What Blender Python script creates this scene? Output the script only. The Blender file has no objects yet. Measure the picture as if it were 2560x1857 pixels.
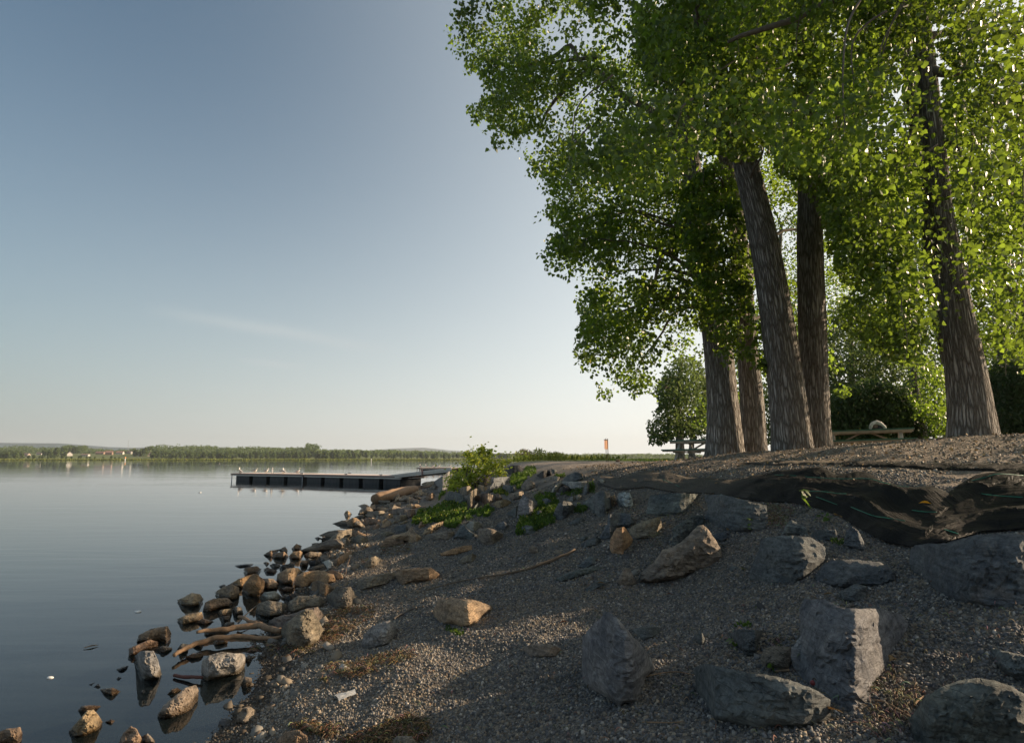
import bpy, bmesh, math, random
import numpy as np
from mathutils import Vector, Matrix, noise as mnoise
from mathutils.geometry import delaunay_2d_cdt
R = math.radians
random.seed(7)
rng = np.random.default_rng(11)
scene = bpy.context.scene
C = scene.collection

# ------------------------------------------------------------ camera
CAM_H = 1.70
PITCH = math.atan(218.8 / 1580.0)
FP = 1580.0                      # focal length in photo pixels (2560 wide)
cd = bpy.data.cameras.new('camera'); cam = bpy.data.objects.new('camera', cd); C.objects.link(cam)
cam.location = (0, 0, CAM_H); cam.rotation_euler = (math.pi / 2 + PITCH, 0, 0)
cd.sensor_fit = 'HORIZONTAL'; cd.sensor_width = 36.0; cd.lens = 36.0 * FP / 2560.0
cd.clip_start = 0.05; cd.clip_end = 30000
scene.camera = cam
scene.render.resolution_x = 1024; scene.render.resolution_y = 742

# ------------------------------------------------------------ sky, sun, exposure
SUN_AZ, SUN_EL = R(76), R(19)     # azimuth to the right of the viewing direction (+Y)
SUNV = Vector((math.sin(SUN_AZ) * math.cos(SUN_EL), math.cos(SUN_AZ) * math.cos(SUN_EL), math.sin(SUN_EL)))
w = bpy.data.worlds.new("World"); scene.world = w; w.use_nodes = True
wn, wl = w.node_tree.nodes, w.node_tree.links
wn.clear()
sky = wn.new('ShaderNodeTexSky'); sky.sky_type = 'NISHITA'; sky.sun_disc = False
sky.sun_elevation = SUN_EL; sky.sun_rotation = SUN_AZ
sky.altitude = 0; sky.air_density = 1.0; sky.dust_density = 1.0; sky.ozone_density = 1.5
hs = wn.new('ShaderNodeHueSaturation'); hs.inputs['Saturation'].default_value = 1.0; hs.inputs['Hue'].default_value = 0.488; hs.inputs['Value'].default_value = 0.68
wl.new(sky.outputs[0], hs.inputs['Color'])
# a thin wisp of high cloud, placed by direction
tc = wn.new('ShaderNodeTexCoord')
nrm = wn.new('ShaderNodeVectorMath'); nrm.operation = 'NORMALIZE'; wl.new(tc.outputs['Generated'], nrm.inputs[0])
def pdir(px, py):
    u, v = (px - 1280) / FP, (928.5 - py) / FP
    return Vector((u, math.cos(PITCH) - v * math.sin(PITCH), math.sin(PITCH) + v * math.cos(PITCH))).normalized()
def wmath(op, a, b=None, c=None):
    m_ = wn.new('ShaderNodeMath'); m_.operation = op
    for i_, v_ in enumerate((a, b, c)):
        if v_ is None: continue
        if isinstance(v_, bpy.types.NodeSocket): wl.new(v_, m_.inputs[i_])
        else: m_.inputs[i_].default_value = v_
    return m_.outputs[0]
def wdot(v_):
    d_ = wn.new('ShaderNodeVectorMath'); d_.operation = 'DOT_PRODUCT'; d_.inputs[1].default_value = v_; wl.new(nrm.outputs[0], d_.inputs[0]); return d_.outputs['Value']
nz = wn.new('ShaderNodeTexNoise'); nz.inputs['Scale'].default_value = 9; nz.inputs['Detail'].default_value = 5; wl.new(nrm.outputs[0], nz.inputs['Vector'])
wisp = None
for (xa, ya, xb, yb, wd_, st_) in ((400, 780, 960, 872, .009, .34), (600, 900, 760, 918, .005, .28), (790, 1000, 960, 1008, .006, .12)):
    A_, B_ = pdir(xa, ya), pdir(xb, yb); nn_ = A_.cross(B_).normalized(); mid_ = (A_ + B_).normalized(); ax_ = nn_.cross(mid_); half_ = math.acos(A_.dot(B_)) / 2
    off_ = wmath('ADD', wdot(nn_), wmath('MULTIPLY', wmath('SUBTRACT', nz.outputs['Fac'], .5), wd_ * 1.4))
    g_ = wmath('POWER', 2.718, wmath('MULTIPLY', wmath('POWER', wmath('DIVIDE', wmath('ABSOLUTE', off_), wd_), 2.0), -1.0))
    e_ = wmath('MAXIMUM', wmath('SUBTRACT', 1.0, wmath('POWER', wmath('DIVIDE', wmath('ABSOLUTE', wdot(ax_)), half_ * 1.15), 2.0)), 0.0)
    k_ = wmath('MULTIPLY', wmath('MULTIPLY', g_, e_), st_); wisp = k_ if wisp is None else wmath('ADD', wisp, k_)
front_ = wmath('GREATER_THAN', wdot(Vector((0, 1, 0))), 0.2)
mu_out = wmath('MULTIPLY', wisp, front_)
mxc = wn.new('ShaderNodeMix'); mxc.data_type = 'RGBA'; mxc.inputs['B'].default_value = (3.6, 3.8, 3.8, 1)
# low haze towards the horizon, brighter on the sun's side
sxyz = wn.new('ShaderNodeSeparateXYZ'); wl.new(nrm.outputs[0], sxyz.inputs[0])
hz1 = wn.new('ShaderNodeMapRange'); hz1.inputs['From Min'].default_value = -0.02; hz1.inputs['From Max'].default_value = 0.80; hz1.inputs['To Min'].default_value = 1.0; hz1.inputs['To Max'].default_value = 0.0
wl.new(sxyz.outputs[2], hz1.inputs['Value'])
hz2 = wn.new('ShaderNodeMath'); hz2.operation = 'POWER'; hz2.inputs[1].default_value = 2.7; wl.new(hz1.outputs[0], hz2.inputs[0])
sdt = wn.new('ShaderNodeVectorMath'); sdt.operation = 'DOT_PRODUCT'; sdt.inputs[1].default_value = (math.sin(SUN_AZ), math.cos(SUN_AZ), 0)
wl.new(nrm.outputs[0], sdt.inputs[0])
hc = wn.new('ShaderNodeValToRGB'); he = hc.color_ramp.elements; he.new(0.5)
he[0].position = 0.26; he[0].color = (0.225, 0.262, 0.268, 1); he[1].position = 0.68; he[1].color = (0.60, 0.61, 0.59, 1); he[2].position = 1.0; he[2].color = (0.74, 0.71, 0.63, 1)
hm = wn.new('ShaderNodeMapRange'); hm.inputs['From Min'].default_value = -1; hm.inputs['From Max'].default_value = 1; wl.new(sdt.outputs['Value'], hm.inputs['Value']); wl.new(hm.outputs[0], hc.inputs[0])
hsc = wn.new('ShaderNodeVectorMath'); hsc.operation = 'SCALE'; hsc.inputs[3].default_value = 10.0; wl.new(hc.outputs[0], hsc.inputs[0])
cl = wn.new('ShaderNodeMix'); cl.data_type = 'RGBA'; cl.blend_type = 'DARKEN'; cl.inputs['Factor'].default_value = 1; cl.inputs['B'].default_value = (14, 13, 11.5, 1)
wl.new(hs.outputs[0], cl.inputs['A'])
glow = wn.new('ShaderNodeMapRange'); glow.interpolation_type = 'SMOOTHSTEP'; glow.inputs['From Min'].default_value = -0.15; glow.inputs['From Max'].default_value = 1.0; glow.inputs['To Max'].default_value = 0.70
wl.new(wdot(SUNV), glow.inputs['Value'])
hmax = wmath('SUBTRACT', 1.0, wmath('MULTIPLY', wmath('SUBTRACT', 1.0, hz2.outputs[0]), wmath('SUBTRACT', 1.0, glow.outputs[0])))
hzm = wn.new('ShaderNodeMix'); hzm.data_type = 'RGBA'; wl.new(hmax, hzm.inputs['Factor']); wl.new(cl.outputs['Result'], hzm.inputs['A']); wl.new(hsc.outputs[0], hzm.inputs['B'])
wl.new(mu_out, mxc.inputs['Factor']); wl.new(hzm.outputs['Result'], mxc.inputs['A'])
bg = wn.new('ShaderNodeBackground'); bg.inputs['Strength'].default_value = 0.10
wl.new(mxc.outputs['Result'], bg.inputs['Color'])
wo = wn.new('ShaderNodeOutputWorld'); wl.new(bg.outputs[0], wo.inputs['Surface'])
sd = bpy.data.lights.new('sun', 'SUN'); sd.energy = 5.0; sd.angle = R(0.53); sd.color = (1.0, 0.76, 0.52)
so = bpy.data.objects.new('sun', sd); C.objects.link(so)
SUNV = Vector((math.sin(SUN_AZ) * math.cos(SUN_EL), math.cos(SUN_AZ) * math.cos(SUN_EL), math.sin(SUN_EL)))
so.rotation_euler = (-SUNV).to_track_quat('-Z', 'Y').to_euler()
vs = scene.view_settings; vs.view_transform = 'Standard'; vs.look = 'None'; vs.gamma = 1.0; vs.use_curve_mapping = False
vs.exposure = 0.80

# ------------------------------------------------------------ helpers
def tag(o, label=None, cat=None, group=None, kind=None):
    if label: o['label'] = label
    if cat: o['category'] = cat
    if group: o['group'] = group
    if kind: o['kind'] = kind
    return o
def empty(name, loc=(0, 0, 0), rz=0.0):
    o = bpy.data.objects.new(name, None); C.objects.link(o); o.location = loc; o.rotation_euler = (0, 0, rz)
    o.empty_display_size = 0.2
    return o
def link_mesh(name, me, mat=None, parent=None, smooth=True, sharp=None):
    o = bpy.data.objects.new(name, me); C.objects.link(o)
    if mat: me.materials.append(mat)
    if smooth:
        me.polygons.foreach_set('use_smooth', np.ones(len(me.polygons), bool))
        if sharp: me.set_sharp_from_angle(angle=R(sharp))
    if parent: o.parent = parent
    return o
def np_mesh(name, verts, faces):
    """verts (n,3), faces (m,k) all with k corners"""
    me = bpy.data.meshes.new(name)
    verts = np.asarray(verts, np.float32); faces = np.asarray(faces, np.int32)
    m, k = faces.shape
    me.vertices.add(len(verts)); me.vertices.foreach_set('co', verts.ravel())
    me.loops.add(m * k); me.loops.foreach_set('vertex_index', faces.ravel())
    me.polygons.add(m); me.polygons.foreach_set('loop_start', np.arange(0, m * k, k, dtype=np.int32))
    me.polygons.foreach_set('loop_total', np.full(m, k, np.int32))
    me.update(calc_edges=True); me.validate()
    return me
def set_attr(me, name, vals, kind='FLOAT'):
    a = me.attributes.new(name, kind, 'POINT')
    if kind == 'FLOAT': a.data.foreach_set('value', np.asarray(vals, np.float32))
    else: a.data.foreach_set('color', np.asarray(vals, np.float32).ravel())
def bm_obj(name, bm, mat, parent=None, smooth=False, sharp=35):
    me = bpy.data.meshes.new(name); bm.normal_update(); bm.to_mesh(me); bm.free()
    return link_mesh(name, me, mat, parent, smooth, sharp)
def add_box(bm, c, s, rot=None, bevel=0.0):
    r = bmesh.ops.create_cube(bm, size=1.0)
    vs_ = r['verts']
    M = Matrix.Translation(Vector(c)) @ (rot.to_4x4() if rot is not None else Matrix.Identity(4)) @ Matrix.Diagonal((s[0], s[1], s[2], 1))
    bmesh.ops.transform(bm, matrix=M, verts=vs_)
    if bevel:
        es = list({e for v in vs_ for e in v.link_edges})
        bmesh.ops.bevel(bm, geom=es, offset=bevel, segments=1, affect='EDGES', profile=0.5)
def tube_arrays(path, radii, seg=10, wob=0.0, seed=0, cap=True):
    """path list of Vector, radii list -> verts, quad faces"""
    path = [Vector(p) for p in path]; n = len(path)
    V, F = [], []
    ref = Vector((0, 1, 0.1)).normalized()
    for i, p in enumerate(path):
        t = (path[min(i + 1, n - 1)] - path[max(i - 1, 0)]).normalized()
        a = t.cross(ref)
        if a.length < 1e-3: a = t.cross(Vector((1, 0, 0)))
        a.normalize(); b = a.cross(t)
        for k in range(seg):
            th = 2 * math.pi * k / seg
            r = radii[i]
            if wob: r *= 1 + wob * mnoise.noise(Vector((math.cos(th) * 1.3 + seed, math.sin(th) * 1.3, i * 0.7)))
            V.append(p + (a * math.cos(th) + b * math.sin(th)) * r)
    for i in range(n - 1):
        for k in range(seg):
            k2 = (k + 1) % seg
            F.append((i * seg + k, i * seg + k2, (i + 1) * seg + k2, (i + 1) * seg + k))
    if cap:
        c0 = len(V); V.append(path[0]); c1 = len(V); V.append(path[-1])
        for k in range(0, seg, 2):
            F.append((c0, (k + 2) % seg, (k + 1) % seg, k))
            b0 = (n - 1) * seg
            F.append((c1, b0 + k, b0 + (k + 1) % seg, b0 + (k + 2) % seg))
    return V, F
def tube_obj(name, path, radii, mat, parent=None, seg=8, wob=0.0, seed=0):
    V, F = tube_arrays(path, radii, seg, wob, seed)
    return link_mesh(name, np_mesh(name, V, F), mat, parent)
def catmull(pts, k=6):
    pts = [Vector(p) for p in pts]; out = []
    for i in range(len(pts) - 1):
        p0, p1, p2, p3 = pts[max(i - 1, 0)], pts[i], pts[i + 1], pts[min(i + 2, len(pts) - 1)]
        for j in range(k):
            t = j / k
            out.append(0.5 * ((2 * p1) + (p2 - p0) * t + (2 * p0 - 5 * p1 + 4 * p2 - p3) * t * t + (3 * p1 - p0 - 3 * p2 + p3) * t ** 3))
    out.append(pts[-1]); return out
def lerp_list(v, n):
    return list(np.interp(np.linspace(0, 1, n), np.linspace(0, 1, len(v)), v))

# numpy value noise
def _hash(ix, iy):
    h = (ix.astype(np.int64) * 374761393 + iy.astype(np.int64) * 668265263) & 0xFFFFFFFF
    h = ((h ^ (h >> 13)) * 1274126177) & 0xFFFFFFFF
    return ((h ^ (h >> 16)) & 0xFFFF) / 65535.0
def vnoise(x, y):
    ix, iy = np.floor(x), np.floor(y); fx, fy = x - ix, y - iy
    fx = fx * fx * (3 - 2 * fx); fy = fy * fy * (3 - 2 * fy)
    a, b, c, d = _hash(ix, iy), _hash(ix + 1, iy), _hash(ix, iy + 1), _hash(ix + 1, iy + 1)
    return (a * (1 - fx) + b * fx) * (1 - fy) + (c * (1 - fx) + d * fx) * fy - 0.5
def fbm(x, y, o=4):
    r = 0; am = 1
    for i in range(o):
        r = r + am * vnoise(x + 17.3 * i, y - 9.1 * i); x = x * 2.03; y = y * 2.03; am *= 0.5
    return r
def sstep(x): x = np.clip(x, 0, 1); return x * x * (3 - 2 * x)

# ------------------------------------------------------------ terrain
YK = [-9000, -60, 0, 4.1, 5.5, 8, 12.5, 20, 40, 60, 80, 100, 125, 160, 220, 500, 9000]
XK = [-40, -2.4, -1.9, -1.78, -1.95, -2.65, -3.5, -4.4, -5.9, -5.6, -3.5, 3, 20, 60, 160, 900, 9000]
SK = np.array([-9000, -60, -20, -8, -3, -1, 0, 1, 3, 4, 5, 6, 8, 12, 9000])
ZK = np.array([-4, -4, -2.2, -1.0, -.42, -.16, 0, .2, .62, .88, 1.22, 1.46, 1.63, 1.70, 1.70])
_sf = np.linspace(-70, 40, 2201); _zf = np.interp(_sf, SK, ZK)
_k = np.hanning(21); _k /= _k.sum(); _zf2 = np.convolve(np.pad(_zf, 10, 'edge'), _k, 'valid')
def shore_x(y): return np.interp(y, YK, XK)
def zfun(x, y, detail=True):
    x = np.asarray(x, float); y = np.asarray(y, float)
    s = (x - shore_x(y))
    s2 = s + (fbm(x * .8, y * .8, 3) * 0.38) * np.clip((25 - y) / 20, 0.2, 1)
    z = np.interp(s2, _sf, _zf2)
    z = np.where(s < -69, -4.0, z)
    z = z + 0.36 * np.exp(-((y - 10.5) / 4.2) ** 2) * sstep((s - 4.5) / 6.5) - 0.10 * sstep((y - 14) / 6) * sstep((s - 6) / 4)
    if detail:
        m = sstep((s + 0.5) / 1.5)
        z = z + m * (0.10 * fbm(x * .9, y * .9, 4) * np.clip(1 - (y - 8) / 30, .15, 1) + 0.025 * fbm(x * 4.5, y * 4.5, 3) * (y < 40))
    # far shore
    yf = 1000 + 60 * np.sin(x / 420.0) + 0.00003 * x * x
    A = np.interp(x, [-1600, -900, -300, -100, 200, 2000], [16, 14, 9, 5, 2.5, 2])
    d = y - yf
    zf = np.where(d < 0, -4 + 4 * np.clip((d + 40) / 40, 0, 1), np.where(d < 60, 0.5 * d / 60, 0.5 + (A - .5) * sstep((d - 60) / 380)))
    zf = zf + np.where(d > 60, A * 0.12 * fbm(x / 160, y / 160, 3), 0)
    return np.where(y > 700, np.maximum(z, zf), z)
cp, sp = math.cos(PITCH), math.sin(PITCH)
def ray(px, py):
    px = np.asarray(px, float); py = np.asarray(py, float)
    u = (px - 1280) / FP; v = (928.5 - py) / FP
    return np.stack([u, cp - v * sp, sp + v * cp], -1)
def pt(px, py, t):
    """point at depth t along the view axis through photo pixel"""
    d = ray(px, py); return np.array([0, 0, CAM_H]) + d * np.asarray(t)[..., None]
def proj(P):
    P = np.asarray(P, float); q = P - np.array([0, 0, CAM_H])
    t = q[..., 1] * cp + q[..., 2] * sp; up = -q[..., 1] * sp + q[..., 2] * cp
    return 1280 + FP * q[..., 0] / t, 928.5 - FP * up / t, t
TS = 1.2 * 1.02 ** np.arange(330)
def hit(px, py, water=True, lift=0.0):
    """depth at which the ray meets the ground (or the water)"""
    px = np.atleast_1d(np.asarray(px, float)); py = np.atleast_1d(np.asarray(py, float))
    d = ray(px, py)
    P = np.array([0, 0, CAM_H]) + d[:, None, :] * TS[None, :, None]
    g = zfun(P[..., 0], P[..., 1], True) + lift
    if water: g = np.maximum(g, 0.0)
    below = P[..., 2] < g
    i = np.where(below.any(1), below.argmax(1), len(TS) - 1); i = np.maximum(i, 1)
    lo, hi = TS[i - 1], TS[i]
    for _ in range(14):
        mid = (lo + hi) / 2; Q = np.array([0, 0, CAM_H]) + d * mid[:, None]
        gg = zfun(Q[:, 0], Q[:, 1], True) + lift
        if water: gg = np.maximum(gg, 0.0)
        b = Q[:, 2] < gg; hi = np.where(b, mid, hi); lo = np.where(b, lo, mid)
    return hi
def ground_pt(px, py, water=True):
    t = hit(px, py, water); return Vector(pt(np.atleast_1d(px), np.atleast_1d(py), t)[0])

# ------------------------------------------------------------ materials
def new_mat(name):
    m = bpy.data.materials.new(name); m.use_nodes = True
    n, l = m.node_tree.nodes, m.node_tree.links
    return m, n, l, n['Principled BSDF']
def N(n, t, **kw):
    x = n.new(t)
    for k, v in kw.items():
        if hasattr(x, k) and k not in ('Scale',): setattr(x, k, v)
        else: x.inputs[k.replace('_', ' ')].default_value = v
    return x
def ramp(n, l, src, stops):
    r = n.new('ShaderNodeValToRGB'); e = r.color_ramp.elements
    while len(e) < len(stops): e.new(0.5)
    for i, (p, c) in enumerate(stops): e[i].position = p; e[i].color = (*c, 1) if len(c) == 3 else c
    if src is not None: l.new(src, r.inputs[0])
    return r
def mixc(n, l, fac, a, b, mode='MIX'):
    m = n.new('ShaderNodeMix'); m.data_type = 'RGBA'; m.blend_type = mode
    for s, v in (('Factor', fac), ('A', a), ('B', b)):
        if isinstance(v, bpy.types.NodeSocket): l.new(v, m.inputs[s])
        elif s == 'Factor': m.inputs[s].default_value = v
        else: m.inputs[s].default_value = (*v, 1) if len(v) == 3 else v
    return m.outputs['Result']
def noise_tex(n, l, vec, scale, detail=5, rough=0.6, dist=0.0):
    t = n.new('ShaderNodeTexNoise'); t.inputs['Scale'].default_value = scale; t.inputs['Detail'].default_value = detail
    t.inputs['Roughness'].default_value = rough; t.inputs['Distortion'].default_value = dist
    if vec is not None: l.new(vec, t.inputs['Vector'])
    return t.outputs['Fac']
def bump(n, l, h, strength, dist, prev=None):
    b = n.new('ShaderNodeBump'); b.inputs['Strength'].default_value = strength; b.inputs['Distance'].default_value = dist
    l.new(h, b.inputs['Height'])
    if prev is not None: l.new(prev, b.inputs['Normal'])
    return b.outputs['Normal']
def simple_mat(name, col, rough=0.8, var=0.25, scale=8, bstr=0.3, bdist=0.005, metal=0.0, stretch=None):
    m, n, l, p = new_mat(name)
    t = n.new('ShaderNodeTexCoord'); v = t.outputs['Object']
    if stretch:
        mpg = n.new('ShaderNodeMapping'); mpg.inputs['Scale'].default_value = stretch; l.new(v, mpg.inputs['Vector']); v = mpg.outputs[0]
    f = noise_tex(n, l, v, scale, 6)
    r = ramp(n, l, f, [(0.3, tuple(c * (1 - var) for c in col)), (0.7, tuple(min(1, c * (1 + var)) for c in col))])
    l.new(r.outputs[0], p.inputs['Base Color']); p.inputs['Roughness'].default_value = rough; p.inputs['Metallic'].default_value = metal
    if bstr: l.new(bump(n, l, noise_tex(n, l, v, scale * 3, 6), bstr, bdist), p.inputs['Normal'])
    return m

def rock_material():
    m, n, l, p = new_mat('stone')
    oi = n.new('ShaderNodeObjectInfo'); g = n.new('ShaderNodeNewGeometry'); tcn = n.new('ShaderNodeTexCoord')
    vec = n.new('ShaderNodeVectorMath'); vec.operation = 'ADD'
    sc = n.new('ShaderNodeVectorMath'); sc.operation = 'SCALE'; sc.inputs[3].default_value = 13.0
    cmb = n.new('ShaderNodeCombineXYZ'); l.new(oi.outputs['Random'], cmb.inputs[0]); l.new(oi.outputs['Random'], cmb.inputs[1])
    l.new(cmb.outputs[0], sc.inputs[0]); l.new(g.outputs['Position'], vec.inputs[0]); l.new(sc.outputs[0], vec.inputs[1])
    V = vec.outputs[0]
    big = noise_tex(n, l, V, 3.5, 6, 0.6, 0.4)
    fine = noise_tex(n, l, V, 30, 8, 0.72)
    mp1 = n.new('ShaderNodeMapping'); mp1.inputs['Rotation'].default_value = (0.5, 0.9, 0.3); mp1.inputs['Scale'].default_value = (3, 3, 22)
    l.new(V, mp1.inputs['Vector']); strata = noise_tex(n, l, mp1.outputs[0], 1.4, 7, 0.65, 0.6)
    a = mixc(n, l, ramp(n, l, big, [(0.32, (0, 0, 0)), (0.68, (1, 1, 1))]).outputs[0], (0.56, 0.59, 0.65), (1.34, 1.28, 1.2))
    b = mixc(n, l, 1.0, oi.outputs['Color'], a, 'MULTIPLY')
    c = mixc(n, l, ramp(n, l, strata, [(0.38, (0, 0, 0)), (0.66, (1, 1, 1))]).outputs[0], (0.66, 0.64, 0.62), (1.22, 1.20, 1.18))
    d = mixc(n, l, 1.0, b, c, 'MULTIPLY')
    e = mixc(n, l, ramp(n, l, fine, [(0.3, (0, 0, 0)), (0.7, (1, 1, 1))]).outputs[0], (0.50, 0.50, 0.52), (1.5, 1.47, 1.42))
    f = mixc(n, l, 1.0, d, e, 'MULTIPLY')
    # pale mineral flecks and brown stains
    vo = n.new('ShaderNodeTexVoronoi'); vo.inputs['Scale'].default_value = 46; l.new(V, vo.inputs['Vector'])
    fl = ramp(n, l, vo.outputs['Distance'], [(0.05, (1, 1, 1)), (0.13, (0, 0, 0))])
    flm = n.new('ShaderNodeMath'); flm.operation = 'MULTIPLY'; l.new(fl.outputs[0], flm.inputs[0]); l.new(noise_tex(n, l, V, 6, 2), flm.inputs[1])
    f = mixc(n, l, flm.outputs[0], f, (0.36, 0.36, 0.34))
    st = ramp(n, l, noise_tex(n, l, V, 5.3, 4, 0.6, 1.0), [(0.60, (0, 0, 0)), (0.78, (.45, .45, .45))])
    f = mixc(n, l, st.outputs[0], f, mixc(n, l, 1.0, f, (1.25, 0.86, 0.58), 'MULTIPLY'))
    # thin dark cracks
    cv = n.new('ShaderNodeTexVoronoi'); cv.feature = 'DISTANCE_TO_EDGE'; cv.inputs['Scale'].default_value = 5.0
    dm = n.new('ShaderNodeVectorMath'); dm.operation = 'ADD'
    nz2 = n.new('ShaderNodeTexNoise'); nz2.inputs['Scale'].default_value = 6; nz2.inputs['Detail'].default_value = 4; l.new(V, nz2.inputs['Vector'])
    s3 = n.new('ShaderNodeVectorMath'); s3.operation = 'SCALE'; s3.inputs[3].default_value = 0.35; l.new(nz2.outputs['Color'], s3.inputs[0])
    l.new(mp1.outputs[0], dm.inputs[0]); l.new(s3.outputs[0], dm.inputs[1])
    mp2 = n.new('ShaderNodeMapping'); mp2.inputs['Scale'].default_value = (.35, .35, .12); l.new(dm.outputs[0], mp2.inputs['Vector']); l.new(mp2.outputs[0], cv.inputs['Vector'])
    crk = ramp(n, l, cv.outputs['Distance'], [(0.0, (1, 1, 1)), (0.022, (0, 0, 0))])
    ck = n.new('ShaderNodeMath'); ck.operation = 'MULTIPLY'; ck.inputs[1].default_value = 0.6; l.new(crk.outputs[0], ck.inputs[0])
    f = mixc(n, l, ck.outputs[0], f, (0.02, 0.018, 0.015))
    # wet foot just above the lake
    sx = n.new('ShaderNodeSeparateXYZ'); l.new(g.outputs['Position'], sx.inputs[0])
    wn_ = n.new('ShaderNodeMath'); wn_.operation = 'MULTIPLY_ADD'; wn_.inputs[1].default_value = 0.05; l.new(noise_tex(n, l, V, 9, 3), wn_.inputs[0]); l.new(sx.outputs[2], wn_.inputs[2])
    wet = ramp(n, l, wn_.outputs[0], [(0.055, (1, 1, 1)), (0.085, (0, 0, 0))])
    f = mixc(n, l, wet.outputs[0], f, mixc(n, l, 1.0, f, (0.30, 0.26, 0.20), 'MULTIPLY'))
    l.new(f, p.inputs['Base Color'])
    rr = n.new('ShaderNodeMapRange'); rr.inputs['To Min'].default_value = 0.82; rr.inputs['To Max'].default_value = 0.25; l.new(wet.outputs[0], rr.inputs['Value']); l.new(rr.outputs[0], p.inputs['Roughness'])
    p.inputs['Specular IOR Level'].default_value = 0.35
    nb = bump(n, l, strata, 0.7, 0.035); nb = bump(n, l, noise_tex(n, l, V, 12, 8, 0.72), 0.9, 0.032, nb); nb = bump(n, l, fine, 0.7, 0.008, nb)
    inv = n.new('ShaderNodeMath'); inv.operation = 'SUBTRACT'; inv.inputs[0].default_value = 1; l.new(crk.outputs[0], inv.inputs[1])
    nb = bump(n, l, inv.outputs[0], 0.5, 0.01, nb)
    l.new(nb, p.inputs['Normal'])
    return m
M_ROCK = rock_material()

def striped_rock():
    m, n, l, p = new_mat('striped_stone')
    t = n.new('ShaderNodeTexCoord'); mpg = n.new('ShaderNodeMapping'); mpg.inputs['Rotation'].default_value = (0.4, 0.8, 0.2); mpg.inputs['Scale'].default_value = (14, 14, 55)
    l.new(t.outputs['Object'], mpg.inputs['Vector'])
    s = noise_tex(n, l, mpg.outputs[0], 0.8, 6, 0.7, 1.2)
    r = ramp(n, l, s, [(0.40, (0.05, 0.06, 0.06)), (0.52, (0.34, 0.37, 0.36)), (0.7, (0.5, 0.52, 0.5))])
    l.new(r.outputs[0], p.inputs['Base Color']); p.inputs['Roughness'].default_value = 0.8
    l.new(bump(n, l, s, 0.6, 0.01), p.inputs['Normal'])
    return m
M_STRIPED = striped_rock()

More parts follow.
